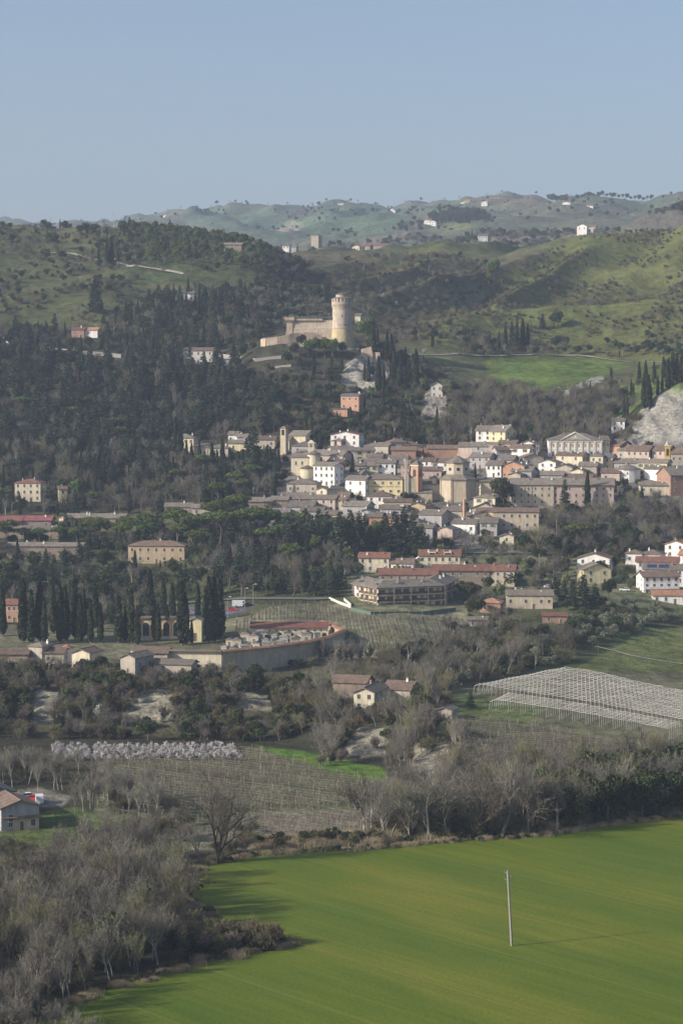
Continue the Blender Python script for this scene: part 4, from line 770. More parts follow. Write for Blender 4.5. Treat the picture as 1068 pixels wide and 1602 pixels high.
# octagonal church
X, Y, Z = hit(717, 752, 11, 900); s = F / Y; oc = thing('church', (X, Y + 9, Z), 0, 'beige brick church with octagonal drum and low ring of tiled roofs', 'church')
b = MB(); b.lathe(0, 0, [(9.6, -6), (9.6, 11)], 8); part(b, 'apse', ['beige'], oc)
b = MB(); b.lathe(0, 0, [(10.3, 11.02), (10.3, 11.3), (5, 14.2)], 8); part(b, 'roof', ['old'], oc)
b = MB(); b.lathe(0, 0, [(6.0, 12), (6.0, 19.3)], 8); dr = part(b, 'drum', ['beige'], oc)
b = MB(); b.lathe(0, 0, [(6.8, 19.32), (6.8, 19.6), (.4, 22.8)], 8, 0); b.lathe(0, 0, [(.25, 22.7), (.25, 24)], 6, 1); part(b, 'roof', ['old', 'trim'], dr)
for k in range(8):
    a = -math.pi / 2 + (k - 3.5) * math.pi / 4 + math.pi / 8; r_ = 6.0 * math.cos(math.pi / 8)
    c = MB(); c.loop([(math.cos(t) * 1.25, -.05, math.sin(t) * 1.25) for t in [i * math.pi / 8 for i in range(16)]], [(math.cos(t) * 1.25, .1, math.sin(t) * 1.25) for t in [i * math.pi / 8 for i in range(16)]], 0); c.loop([(math.cos(t) * .95, -.09, math.sin(t) * .95) for t in [i * math.pi / 8 for i in range(16)]], [(math.cos(t) * .95, -.052, math.sin(t) * .95) for t in [i * math.pi / 8 for i in range(16)]], 1)
    part(c, 'round_window', ['trim', 'glass'], dr, (r_ * math.cos(a), r_ * math.sin(a), 16.2), a + math.pi / 2)
    for q in (-.28, .28):
        d_ = MB(); d_.box(-.3, .3, -.25, 0, -2, 10.9); part(d_, 'buttress', ['beige'], oc, (9.6 * math.cos(math.pi/8) * math.cos(a) - q * 12 * math.sin(a), 9.6 * math.cos(math.pi/8) * math.sin(a) + q * 12 * math.cos(a), 0), a + math.pi / 2)
b = MB(); b.box(8.2, 20, -4, 12, -6, 10); part(b, 'transept', ['beige'], oc); part(roof_mb(12.4, 16, 10.02, .2, 'h', .7), 'roof', ['old'], oc, (14.1, 4, 0))
b = MB(); b.box(-22, -8.2, -3, 9, -6, 8.6); nv_ = part(b, 'nave', ['beige'], oc); part(roof_mb(14, 12, 8.62, .34, 'g', .5), 'roof', ['old'], nv_, (-15.1, 3, 0))
b = MB(); b.box(-24.5, -20.2, -7, 10.5, -6, 12); b.box(-26.4, -24.51, -7.5, 12, -6, 13.5, 1); b.box(-26.2, -24.9, 1, 9, 13.503, 20.5, 1); part(b, 'facade', ['beige', 'stone'], oc)
b = MB(); b.box(-23, -13, -8, -3.01, -6, 4.5); part(b, 'aisle', ['beige'], oc); part(roof_mb(10, 5, 4.52, .3, 's', .3), 'roof', ['old'], oc, (-18, -5.5, 0))
b = MB(); b.lathe(-11.5, -1.5, [(1.5, 8), (1.5, 12)], 10, 0); b.lathe(-11.5, -1.5, [(1.9, 12.02), (.1, 13.2)], 10, 1); part(b, 'turret', ['beige', 'old'], oc)
keep(X, Y, 20, 10, 26)
# bell tower of the church: orange brick, arched belfry
X2, Y2, Z2 = X - 20.5, Y + 4.5, Z; bt = thing('bell_tower', (X2, Y2, Z2), R(-35), 'orange brick bell tower with arched belfry beside the octagonal church', 'bell tower')
b = MB(); b.box(-2.1, 2.1, -2.1, 2.1, -6, 17.8); b2 = part(b, 'wall', ['orange'], bt)
b = MB(); b.box(-2.4, 2.4, -2.4, 2.4, 17.802, 18.5, 0); b.loop([(-2.6,-2.6,18.51),(2.6,-2.6,18.51),(2.6,2.6,18.51),(-2.6,2.6,18.51)], [(-.1,-.1,20.6),(.1,-.1,20.6),(.1,.1,20.6),(-.1,.1,20.6)], 1); b.tube((0,0,20.5), (0,0,22.3), .08, mi=0); part(b, 'roof', ['trim', 'old'], bt)
AR = _arch(1.7, 3.6)  # solid dark arch panels: the shade inside the belfry is only their colour
for k in range(4): a = k * math.pi / 2; obj('belfry_opening', AR, bt, (2.1 * math.sin(a), -2.1 * math.cos(a), 12.6), a)
# upper church bell tower, brick
X, Y, Z = hit(444.5, 671, 14, 1050); bt = thing('bell_tower', (X, Y + 2, Z), R(-25), 'slim beige brick bell tower in front of the upper cream church', 'bell tower')
b = MB(); b.box(-1.6, 1.6, -1.6, 1.6, -5, 10.4); b.box(-1.6, -.9, -1.6, 1.6, 10.401, 13.4); b.box(.9, 1.6, -1.6, 1.6, 10.401, 13.4); b.box(-1.6, 1.6, -1.6, 1.6, 13.401, 14.1); part(b, 'wall', ['beige'], bt)
b = MB(); b.loop([(-2,-2,14.11),(2,-2,14.11),(2,2,14.11),(-2,2,14.11)], [(-.1,-.1,15.5),(.1,-.1,15.5),(.1,.1,15.5),(-.1,.1,15.5)]); part(b, 'roof', ['old'], bt)
b = MB(); b.lathe(0, 0, [(.15, 13.2), (.25, 12.6), (.5, 11.7), (.62, 11.5)], 10); part(b, 'bell', ['metal'], bt)
# lower round church with belfry
X, Y, Z = hit(481, 716, 9.5, 1000); rc = thing('church', (X, Y + 5, Z), R(-8), 'pale stone church with round apse, round lower chapel and small belfry', 'church')
b = MB(); b.box(-8, 1, -4, 8, -6, 9.5); part(b, 'nave', ['stone'], rc).data.materials[0] = M['cream']; part(roof_mb(9, 12, 9.52, .3, 'g', .4), 'roof', ['old'], rc, (-3.5, 2, 0))
b = MB(); b.lathe(3.4, -1.2, [(3.4, -6), (3.4, 11)], 24); ap = part(b, 'apse', ['cream'], rc); b = MB(); b.lathe(3.4, -1.2, [(3.9, 11.02), (3.9, 11.3), (.3, 13)], 24); part(b, 'roof', ['old'], ap)
b = MB(); b.lathe(.6, -5.4, [(3.5, -7), (3.5, 3.8)], 24); ap = part(b, 'chapel', ['cream'], rc); b = MB(); b.lathe(.6, -5.4, [(3.9, 3.82), (3.9, 4.1), (.3, 5.6)], 24); part(b, 'roof', ['brown_roof'], ap)
b = MB(); b.box(.1, 3.1, 1, 2.6, 9, 14.6); b.box(.1, .9, 1, 2.6, 14.601, 16.6); b.box(2.3, 3.1, 1, 2.6, 14.601, 16.6); b.box(-.2, 3.4, .8, 2.8, 16.601, 17.1); b.loop([(-.2,.8,17.103),(3.4,.8,17.103),(3.4,2.8,17.103),(-.2,2.8,17.103)], [(1.4,1.6,18.4),(1.8,1.6,18.4),(1.8,2,18.4),(1.4,2,18.4)]); part(b, 'belfry', ['cream'], rc)
for i in range(2): obj('window', WIN['n'], rc, (-5.5 + 3.2 * i, -4, 6.6), 0, (.8, 1, 1.2))
keep(X, Y, 9, 12, 16)
# yellow bell tower at the right
X, Y, Z = hit(1044, 697, 14.5, 1000); bt = thing('bell_tower', (X, Y + 1.5, Z), R(-8), 'bright yellow and orange bell tower with small spire at right edge', 'bell tower')
b = MB(); b.box(-1.35, 1.35, -1.35, 1.35, -5, 14.0, 0); b.box(-.7, .7, -1.42, -1.351, 1, 6.5, 1); b.box(-1.6, 1.6, -1.6, 1.6, 7.6, 8.0, 2); b.box(-1.65, 1.65, -1.65, 1.65, 14.003, 14.5, 2); part(b, 'wall', ['gold', 'orange', 'trim'], bt)
b = MB(); b.lathe(0, 0, [(1.4, 14.51), (1.1, 15.2), (.45, 16.2), (.4, 16.8), (.08, 17.6), (.06, 19)], 8); part(b, 'spire', ['stone'], bt)
for k in range(4): a = k * math.pi / 2; obj('belfry_opening', AR, bt, (1.35 * math.sin(a), -1.35 * math.cos(a), 9.2), a, (.72, 1, 1))
# brick chimney
X, Y, Z = hit(725.5, 828, 0, 900); ck = thing('factory_chimney', (X, Y, Z), 0, 'tall slim round brick chimney rising from the lower roofs', 'chimney'); b = MB(); b.lathe(0, 0, [(.95, -4), (.62, 13.6), (.8, 13.8), (.8, 14.2), (.6, 14.25)], 14); part(b, 'shaft', ['brick'], ck).data.materials[0] = wallmat('chimney_brick', (.46,.27,.18))
# pale pillar with statue
X, Y, Z = hit(751, 790, 0, 900); ck = thing('column', (X, Y, Z), 0, 'pale stone column with capital standing by the octagonal church', 'column'); b = MB(); b.box(-1.1, 1.1, -1.1, 1.1, -3, 1.4); b.lathe(0, 0, [(.62, 1.4), (.5, 8), (.8, 8.5), (.8, 8.8), (.35, 9), (.3, 10)], 12); part(b, 'shaft', ['cream'], ck)
# round white drum building
X, Y, Z = hit(983, 735, 6.2, 950); rd = thing('round_building', (X, Y + 6, Z), 0, 'round white drum building with low conical grey roof', 'building'); b = MB(); b.lathe(0, 0, [(6.6, -5), (6.6, 6.2)], 14); part(b, 'wall', ['white'], rd); b = MB(); b.lathe(0, 0, [(7.2, 6.22), (7.2, 6.45), (.6, 8.8)], 14, 0); b.lathe(0, 0, [(.8, 8.7), (.8, 9.4), (.2, 9.9)], 8, 0); part(b, 'roof', ['old'], rd)
for z in (1.6, 4.4): obj('window', WIN['n'], rd, (-.6, -6.44, z), 0, (1, 1, .55))
keep(X, Y, 8, 12, 14)
# long convent building
X, Y, Z = hit(880, 759, 10.2, 900); s = F / Y; w = 160 / s; cv = thing('convent', (X, Y + 6, Z), R(-2), 'very long three storey beige and pink building with long grey roof', 'building')
b = MB(); b.box(-w/2, -4, -6, 6, -7, 10.2, 0); b.box(-3.999, w/2, -5.6, 6, -7, 10.2, 1); part(b, 'wall', ['beige', 'pink'], cv); part(roof_mb(w, 12, 10.23, .46, 'g', .6), 'roof', ['old'], cv)
for f in range(3):
    for k in range(15):
        if (f * 7 + k) % 9 == 5: continue
        xx = -w/2 + w * (k + .5) / 15
        obj('window', WIN['n'], cv, (xx, -6 if xx < -4 else -5.6, 1.9 + 3.2 * f), 0, (.8, 1, .95 if f < 2 else .8))
b = MB()
for xx in (-w*.37, -w*.30, -4.3, w*.2): b.tube((xx, -6.1, -1), (xx, -6.1, 10), .12)
part(b, 'drainpipe', ['metal'], cv)
for k in range(4): obj('chimney', CHIM[k % 3], cv, (w * (-.32 + .22 * k), -1.5, 12.2))
keep(X, Y, w/2 + 2, 14, 16)
# brick walls at the upper edge of the town
def mwall(name, pts, h, th, mats_, label, Y0, cat='wall', capz=0):
    P = [hit(x, y, 0, Y0) for x, y in pts]; r = thing(name, P[0], 0, label, cat); b = MB(); ox, oy, oz = P[0]
    for p, q in zip(P[:-1], P[1:]):
        d = math.hypot(q[0] - p[0], q[1] - p[1]); nx, ny = (q[1] - p[1]) / d * th / 2, -(q[0] - p[0]) / d * th / 2
        bot = [(p[0] + nx, p[1] + ny, p[2] - 4), (q[0] + nx, q[1] + ny, q[2] - 4), (q[0] - nx, q[1] - ny, q[2] - 4), (p[0] - nx, p[1] - ny, p[2] - 4)]
        bot = [(x - ox, y - oy, z - oz) for x, y, z in bot]; b.loop(bot, [(x, y, z + 4 + h) for x, y, z in bot])
        k = 1.35; tp = [((x + ox - (p[0] + q[0]) / 2) * 1 + (p[0] + q[0]) / 2 - ox, y, z + 4 + h + .003) for x, y, z in bot]; b.loop(tp, [(x, y, z + .25) for x, y, z in tp], 1)
    part(b, 'wall', mats_, r)
    for p, q in zip(P[:-1], P[1:]):
        for i in range(4): t = (i + .5) / 4; keep(p[0] + (q[0] - p[0]) * t, p[1] + (q[1] - p[1]) * t, abs(q[0] - p[0]) / 6 + 1, 9, 3)
    return r
mwall('retaining_wall', [(764,714),(800,716),(836,712)], 5.6, 1.5, ['castle_brick', 'old'], 'high pinkish brick retaining wall under the tall yellow house', 1050)
mwall('retaining_wall', [(612,714),(650,712),(715,708)], 3.2, 1, ['brick', 'old'], 'rusty brick wall along the upper edge of the town', 1050)
mwall('garden_wall', [(70,548),(110,553),(150,556),(190,560)], 2.0, .8, ['concrete', 'concrete'], 'pale stone terrace wall on the dark left hillside', 1250)
mwall('garden_wall', [(-20,536),(0,534),(18,538)], 2.6, .8, ['stone', 'stone'], 'bright pale wall at the left edge of the hillside', 1250)
mwall('garden_wall', [(330,556),(400,566),(440,562)], 1.4, .8, ['concrete', 'concrete'], 'low pale wall along the lane under the castle', 1230)
mwall('garden_wall', [(430,577),(455,574)], 1.0, .8, ['stone', 'stone'], 'short pale parapet in the trees below the castle', 1200)
# big brick building at the right edge
house(1047, 1110, 744, 9.5, 'g', 'brick', 'old', 14, 18, 4, 2, 'd', 'large brick building with grey roof cut by the right edge', 'building', 'building', .42, 1, Y0=950, side=2)
# distant square tower
X, Y, Z = hit(495, 388, 0, 2350); dt = thing('watch_tower', (X, Y, Z), R(-25), 'lone square stone tower on the far plateau', 'tower'); b = MB(); b.box(-4.4, 4.4, -4.4, 4.4, -5, 12.4)
for k in range(4): b.box(-4.4 + k * 2.4, -3.0 + k * 2.4, -4.4, 4.4, 12.401, 13.6)
part(b, 'wall', ['brown'], dt).data.materials[0] = wallmat('tower_stone', (.33,.28,.22)); 
for z in (4, 8): obj('window', WIN['n'], dt, (0, -4.4, z), 0, (.8, 1, .8))
keep(X, Y, 26, 90, 30)
# yellow building with lettering
X, Y, Z = hit(600, 750, 7.8, 950); s = F / Y; w = 62 / s; yb = thing('hall', (X, Y + 6.5, Z), R(-4), 'long yellow building with pale green shutters and faded red lettering', 'building')
b = MB(); b.box(-w/2, w/2, -6.5, 6.5, -6, 7.8, 0); b.box(w/2 + .001, w/2 + 5, -4, 6.5, -6, 7.8, 1); part(b, 'wall', ['yellow', 'brick'], yb); part(roof_mb(w, 13, 7.83, .34, 'h', .6), 'roof', ['old'], yb); part(roof_mb(5, 10.5, 7.83, .3, 's', .3), 'roof', ['brown_roof'], yb, (w/2 + 2.8, 1.25, 0))
for k in range(5):
    xx = -w/2 + w * (k + .5) / 5; obj('window', WIN['c'], yb, (xx, -6.5, 6.0), 0, (1, 1, .9)); obj('window', WIN['d'], yb, (xx, -6.5, 1.9), 0, (1.2, 1, .8))
rl = random.Random(4); b = MB(); xx = -w/2 + 1.6
while xx < w/2 - 1.2:
    ww = rl.uniform(.22, .42)
    if rl.random() < .86: b.box(xx, xx + ww, -6.56, -6.501, 3.95, 3.95 + rl.uniform(.34, .5))
    xx += ww + .12
part(b, 'lettering', ['text'], yb); obj('chimney', CHIM[0], yb, (-w*.2, 1, 9.5)); obj('chimney', CHIM[1], yb, (w*.1, 2, 9.8)); keep(X, Y, w/2 + 3, 12, 16)
# ------------------------------------------------------------ condominium
def at(px, Y): return ((px - CX) / F * Y, Y)
ZE = 24.7; E_ = [at(544, 897), at(556, 886.4), at(589, 871), at(697, 883.7), at(718.5, 915.7)]
cz = 16.4; cd = thing('condominium', (E_[2][0], E_[2][1], cz), 0, 'three storey beige condominium with long wooden balconies and brown roof', 'apartment block'); ox, oy = E_[2]
EL = [np.array([x - ox, y - oy]) for x, y in E_]; ze = ZE - cz
def offs(P, d):
    out = []
    for i, p in enumerate(P):
        n = np.zeros(2)
        for a, b_ in ((i - 1, i), (i, i + 1)):
            if a >= 0 and b_ < len(P): t = P[b_] - P[a]; t /= np.linalg.norm(t); n += np.array([-t[1], t[0]])
        n /= np.linalg.norm(n); out.append(p + n * d)
    return out
FL, RL, BL = offs(EL, 1.9), offs(EL, 8.2), offs(EL, 15.5)
b = MB(); nP = len(FL)
for i in range(nP - 1):
    q = [FL[i], FL[i+1], BL[i+1], BL[i]]; b.loop([(*p, -5) for p in q], [(*p, ze) for p in q], 0)
part(b, 'wall', ['beige'], cd).data.materials[0] = wallmat('condo_wall', (.66,.60,.50), .08)
b = MB()
for A, Bq, za, zb in ((EL, RL, ze + .02, ze + 2.5), (RL, BL, ze + 2.5, ze + .3)):
    for i in range(nP - 1): q = [(*A[i], za), (*A[i+1], za), (*Bq[i+1], zb), (*Bq[i], zb)]; b.loop(q, [(x, y, z + .28) for x, y, z in q])
rfc = part(b, 'roof', ['old'], cd).data.materials[0]
rfo = [o for o in cd.children if o.name.startswith('roof')][0]
for i, m_, c_ in ((0, .25, 3), (1, .4, 4), (2, .3, 0), (2, .75, 1), (3, .4, 2), (3, .7, 1)): p = EL[i] * (1 - m_) + EL[i+1] * m_; q = RL[i] * (1 - m_) + RL[i+1] * m_; r_ = p * .35 + q * .65; obj('chimney', CHIM[1 if i > 2 else 2], rfo, (*r_, ze + 1.7), 0, (1.1, 1.1, 1))
pd = [(1, .35, 5), (1, .6, 4), (2, .12, 4), (2, .38, 4.4), (0, .7, 3)]
for i, m_, L_ in pd:
    t = EL[i+1] - EL[i]; t /= np.linalg.norm(t); n = np.array([-t[1], t[0]]); p = EL[i] * (1 - m_) + EL[i+1] * m_ + n * 3.6; sl_ = 2.48 / 8.2
    q = [p + t * a * L_/2 + n * c for a, c in ((-1, -.9), (1, -.9), (1, .9), (-1, .9))]; zs = [ze + .34 + (3.6 + c) * sl_ for c in (-.9, -.9, .9, .9)]
    b = MB(); b.loop([(*a, z) for a, z in zip(q, zs)], [(*a, z + .1) for a, z in zip(q, zs)]); part(b, 'solar_panel', ['solar'], rfo)
for f, zf in enumerate((2.75, 5.5)):
    for i in (1, 2, 3):
        a, c = (EL[i] + FL[i]) * 0 + offs(EL, .35)[i], offs(EL, .35)[i+1]
        if i == 1: a = a * .85 + c * .15
        if i == 3: c = a * .15 + c * .85
        fa, fc = FL[i], FL[i+1]
        if i == 1: fa = fa * .85 + fc * .15
        q = [a, c, fc, fa]; b = MB(); b.loop([(*p, zf - .2) for p in q], [(*p, zf + .05) for p in q]); bl = part(b, 'balcony', ['cream'], cd)
        t = (c - a) / np.linalg.norm(c - a); n = np.array([-t[1], t[0]]) * .12; b = MB(); q = [a, c, c + n, a + n]; b.loop([(*p, zf + .15) for p in q], [(*p, zf + 1.05) for p in q]); part(b, 'railing', ['rail'], bl)
for i, n_ in ((1, 4), (2, 5), (3, 3)):
    Q = offs(EL, .15)
    for k in range(n_):
        t = (k + (.3 if i != 2 else .0)) / (n_ - (.3 if i != 2 else 1)) if i != 1 else (k + .6) / 4.2
        p = Q[i] * (1 - t) + Q[i+1] * t; b = MB(); b.box(-.2, .2, -.2, .2, -2, ze); part(b, 'pillar', ['beige'], cd, (*p, 0))
    d = np.linalg.norm(FL[i+1] - FL[i]); m_ = int(d / 3.3); ang = math.atan2(*(FL[i+1] - FL[i])[::-1])
    for f in range(3):
        for k in range(m_):
            t = (k + .5) / m_; p = FL[i] * (1 - t) + FL[i+1] * t; obj('window', WIN['b' if (k + f) % 3 else 'k'], cd, (*p, 1.15 + 2.75 * f), ang, (1.15 if f else 1.0, 1, 1.25))
p0, p1 = FL[0], FL[1]; ang = math.atan2(*(p1 - p0)[::-1])
for f in range(3): p = p0 * .3 + p1 * .7; obj('window', WIN['b'], cd, (*p, 1.5 + 2.75 * f), ang, (.8, 1, .9))
for k in range(7): keep(E_[1][0] + k * 6, 880, 5, 30, 26)
mwall('ramp_wall', [(515,938),(530,945),(549,952)], .8, .3, ['trim', 'trim'], 'white ramp wall left of the condominium', 820)
mwall('ramp_wall', [(538,940),(549,949)], .8, .3, ['trim', 'trim'], 'short white wall beside the condominium ramp', 830)
mwall('hedge_fence', [(549,955),(580,962),(660,962),(712,956)], 1.0, .25, ['shutter_green', 'shutter_green'], 'dark green mesh fence along the foot of the condominium', 820, 'fence')
# lower round of big houses: solar panels, awning, balcony
def on_roof(label, xs, y, wd, ln):
    r, w, d, h = HOUSES[label]; ro = [c for c in r.children if c.name.startswith('roof')][0]; p_ = .40
    for x in xs:
        b = MB(); q = [(-wd/2, -ln/2), (wd/2, -ln/2), (wd/2, ln/2), (-wd/2, ln/2)]
        zf = lambda yy: h + (d/2 + (y + yy)) * .40 + .36
        b.loop([(x + a, y + c, zf(c)) for a, c in q], [(x + a, y + c, zf(c) + .1) for a, c in q]); part(b, 'solar_panel', ['solar'], ro)
on_roof('white house with solar panels on its roof', (-5, 0), -2.3, 4, 2.6)
r, w, d, h = HOUSES['white three storey house with balcony at lower right']; b = MB(); b.box(-w/2, w/2 * .9, -d/2 - 1.6, -d/2 - .01, 2.5, 2.7); b.box(-w/2, w/2 * .9, -d/2 - 1.6, -d/2 - 1.5, 2.701, 3.6); part(b, 'balcony', ['white'], r)
r, w, d, h = HOUSES['cream villa with wide red roof and white awning']; b = MB(); b.loop([(-w/2 - 4.5, -d/2 - 1, h - 3.2), (-w/2 - .3, -d/2 - 1, h - .9), (-w/2 - .3, 2, h - .9), (-w/2 - 4.5, 2, h - 3.2)], [(-w/2 - 4.5, -d/2 - 1, h - 3.0), (-w/2 - .3, -d/2 - 1, h - .7), (-w/2 - .3, 2, h - .7), (-w/2 - 4.5, 2, h - 3.0)]); part(b, 'awning', ['white'], r)
for x in (-w*.18, w*.2): b = MB(); b.box(x - 1.6, x + 1.6, -d/2 + .6, 0, h - .5, h + 1.6, 0); b.box(x - 1.3, x + 1.3, -d/2 + .55, -d/2 + .601, h + .4, h + 1.3, 1); part(b, 'dormer', ['cream', 'glass'], r)
r, w, d, h = HOUSES['cream house with row of small arches on its top floor']; A2 = _arch(1.1, 1.9)
for k in range(4): obj('arch', A2, r, (-w/2 + w * (k + .5) / 4, -d/2 - .1, 1.5 if False else h - 2.6))
# ------------------------------------------------------------ cemetery
ZW = 16.6
def zY(px, py, z): Y = 0; ux, uz = ray(px, py); Y = (z - CAMZ) / uz; return (ux * Y, Y)
W1 = [zY(205, 1017, ZW), zY(347, 1019, ZW)]; W2 = [zY(347, 1019, ZW), zY(420, 1012, ZW), zY(480, 1004, ZW), zY(512, 997, ZW), zY(537, 986, ZW), zY(520, 978, ZW), zY(505, 972, ZW)]
def cwall(pts, mats_, label, hgt=9):
    ox, oy = pts[0]; r = thing('cemetery_wall', (ox, oy, ZW - hgt), 0, label, 'wall'); b = MB()
    wall_run([(x - ox, y - oy, 0, hgt) for x, y in pts], .9, 0, 0, mats_, 'wall', r, coping=1.2); return r
cwall(W1, ['cream', 'brown_roof'], 'cream stretch of the cemetery wall with brown coping')
cwall(W2, ['beige', 'terracotta'], 'long beige cemetery wall curving right with orange tile coping')
for x in range(200, 545, 14):
    Xk, Yk, Zk = hit(x, 1036, 0, 700); keep(Xk, Yk, 4, 8, 3)
px0, px1 = zY(393, 977, 17.2), zY(512, 978, 17.2); L_ = math.hypot(px1[0] - px0[0], px1[1] - px0[1]); po = thing('portico', ((px0[0] + px1[0]) / 2, (px0[1] + px1[1]) / 2 + 1, 12.6), 0, 'arcaded cemetery portico with long dark red roof', 'portico')
b = MB(); b.box(-L_/2, L_/2, 1.6, 2.4, -3, 3.6); n = 12
for k in range(n + 1): xx = -L_/2 + L_ * k / n; b.box(xx - .35, xx + .35, -2.4, -1.9, -3, 2.3)
b.box(-L_/2, L_/2, -2.4, -1.9, 3.0, 3.6); part(b, 'wall', ['cream'], po)
A3 = MB(); nn = 8
sp_ = MB(); wv_ = L_ / n
for k in range(n):
    xc = -L_/2 + L_ * (k + .5) / n; r_ = wv_/2 - .35
    for i in range(nn):
        t0, t1 = math.pi * i / nn, math.pi * (i + 1) / nn; q = [(xc + r_ * math.cos(t0), 2.3 - 1.1 + r_ * math.sin(t0) * .75), (xc + r_ * math.cos(t1), 2.3 - 1.1 + r_ * math.sin(t1) * .75), (xc + r_ * math.cos(t1), 3.0), (xc + r_ * math.cos(t0), 3.0)]
        sp_.loop([(x, -2.38, z) for x, z in q], [(x, -1.92, z) for x, z in q])
part(sp_, 'arch', ['cream'], po)
b = MB(); b.loop([(-L_/2 - .5, -3.2, 3.62), (L_/2 + .5, -3.2, 3.62), (L_/2 + .5, 3.2, 5.2), (-L_/2 - .5, 3.2, 5.2)], [(-L_/2 - .5, -3.2, 3.85), (L_/2 + .5, -3.2, 3.85), (L_/2 + .5, 3.2, 5.4), (-L_/2 - .5, 3.2, 5.4)]); part(b, 'roof', ['red'], po).data.materials[0] = roofmat('portico_tiles', (.19,.085,.065))
MT = []
for k, (wl, rm) in enumerate((('grey', 'concrete'), ('stone', 'old'), ('grey', 'concrete'), ('beige', 'slate'))):
    a = MB(); a.box(-1.7, 1.7, -1.8, 1.8, -1, 3.0); a.box(-1.95, 1.95, -2.05, 2.05, 3.003, 3.3)
    c = MB()
    if k % 2: c.loop([(-2.1,-2.2,3.31),(2.1,-2.2,3.31),(2.1,2.2,3.31),(-2.1,2.2,3.31)], [(-.1,-2.2,4.3),(.1,-2.2,4.3),(.1,2.2,4.3),(-.1,2.2,4.3)])
    else: c.box(-2.1, 2.1, -2.2, 2.2, 3.31, 3.55); c.box(-1.2, 1.2, -1.3, 1.3, 3.553, 3.9)
    d_ = MB(); d_.box(-.55, .55, -1.86, -1.81, 0, 2.1); MT.append((a.mesh('wall', [wl]), c.mesh('roof', [rm]), d_.mesh('door', ['shutter_green'])))
TPOS = [(352,1006),(366,1009),(383,1008),(372,1000),(388,999),(402,1002),(418,1003),(400,993),(415,994),(430,996),(445,993),(462,997),(430,987),(450,985),(468,988),(480,990),(495,984),(360,996),(408,985),(385,990),(395,985),(475,981),(440,1001),(488,978)]
for k, (x, y) in enumerate(TPOS):
    X, Y, Z = hit(x, y + 15, 0, 700); m0 = MT[(k * 7) % 4]; sc_ = .62 + .12 * (k * 5 % 4)
    t = thing('mausoleum', (X, Y, Z), R(-20 + (k * 13) % 30), ['grey concrete roofed mausoleum in the crowded walled cemetery', 'stone mausoleum with small gabled roof in the walled cemetery', 'grey flat roofed mausoleum in the crowded walled cemetery', 'beige mausoleum with dark gable in the walled cemetery'][(k * 7) % 4], 'mausoleum', 'mausoleums inside the cemetery wall'); t.scale = (sc_, sc_, sc_)
    obj('wall', m0[0], t); obj('roof', m0[1], t); obj('door', m0[2], t)
# arcaded chapel range among the cypresses
X, Y, Z = hit(268, 1001, 0, 760); s = F / Y; ar = thing('cemetery_gallery', (X, Y + 4, Z), 0, 'orange arcaded cemetery gallery with white base behind the cypresses', 'gallery'); w = 96 / s
b = MB(); b.box(-w/2, w/2, -2.8, 3, -2, 7.6, 0); b.box(-w/2 - .3, w/2 + .3, -3.3, 3.3, 7.603, 8.1, 1); b.box(-w/2 - .1, w/2 + .1, -3.0, -2.801, -1, 1.1, 2); part(b, 'wall', ['ochre', 'old', 'trim'], ar).data.materials[0] = wallmat('gallery_wall', (.58,.36,.17))
A4 = _arch(2.3, 5.0, 'glass', .04); A5 = _arch(3.1, 5.9, 'cream', .02)
for k in range(6): xx = -w/2 + w * (k + .5) / 6; obj('arch_surround', A5, ar, (xx, -2.8, 1.0)); obj('arch', A4, ar, (xx, -2.83, 1.2))
keep(X, Y, w / 2, 8, 8)
X, Y, Z = hit(308, 1000, 0, 770); ch_ = thing('chapel', (X, Y - 4, Z), R(-6), 'small pale yellow chapel with gabled grey roof in cemetery', 'chapel'); part(prism_wall(5.2, 6, 7.5, .4, 'f', 2), 'wall', ['yellow'], ch_); part(roof_mb(5.2, 6, 7.5, .4, 'f', .5), 'roof', ['concrete'], ch_); obj('door', DOOR, ch_, (0, -3.05, 0), 0, (1.2, 1, 1.5))
# church farm at the left, behind the scrub
house(44, 67, 1012, 6.5, 'h', 'stone', 'old', -26, 7, 1, 1, 'n', 'square stone tower house with pyramid roof below cypresses', 'house', 'house', .36, 1, Y0=690, side=1)
house(-30, 44, 1024, 4, 'g', 'brown', 'brown_roof', -3, 8, 4, 1, 'n', 'long brown shed roof at the lower left of cypresses', 'barn', 'barn', .3, 0, Y0=690)
house(67, 100, 1022, 4.5, 'g', 'stone', 'brown_roof', -4, 8, 2, 1, 'n', 'low stone barn joined to the round apse', 'barn', 'barn', .3, 0, Y0=690)
house(112, 141, 1022, 5, 'f', 'cream', 'brown_roof', -20, 10, 1, 1, 'n', 'cream chapel gable right of the round apse', 'chapel', 'chapel', .36, 0, Y0=690, side=1)
house(188, 212, 1030, 5.5, 'f', 'stone', 'old', -26, 12, 1, 1, 'n', 'grey stone barn with gable left of the cream cemetery wall', 'barn', 'barn', .4, 0, Y0=690, side=2)
house(212, 262, 1022, 5.5, 'g', 'beige', 'brown_roof', -5, 9, 3, 1, 'n', 'beige barn with brown roof under the cypress row', 'barn', 'barn', .3, 0, Y0=690)
house(240, 300, 1040, 3.0, 'g', 'stone', 'old', -14, 7, 2, 1, 'n', 'low grey roofed shed above the blue tarpaulins', 'shed', 'shed', .3, 0, Y0=680, side=0)
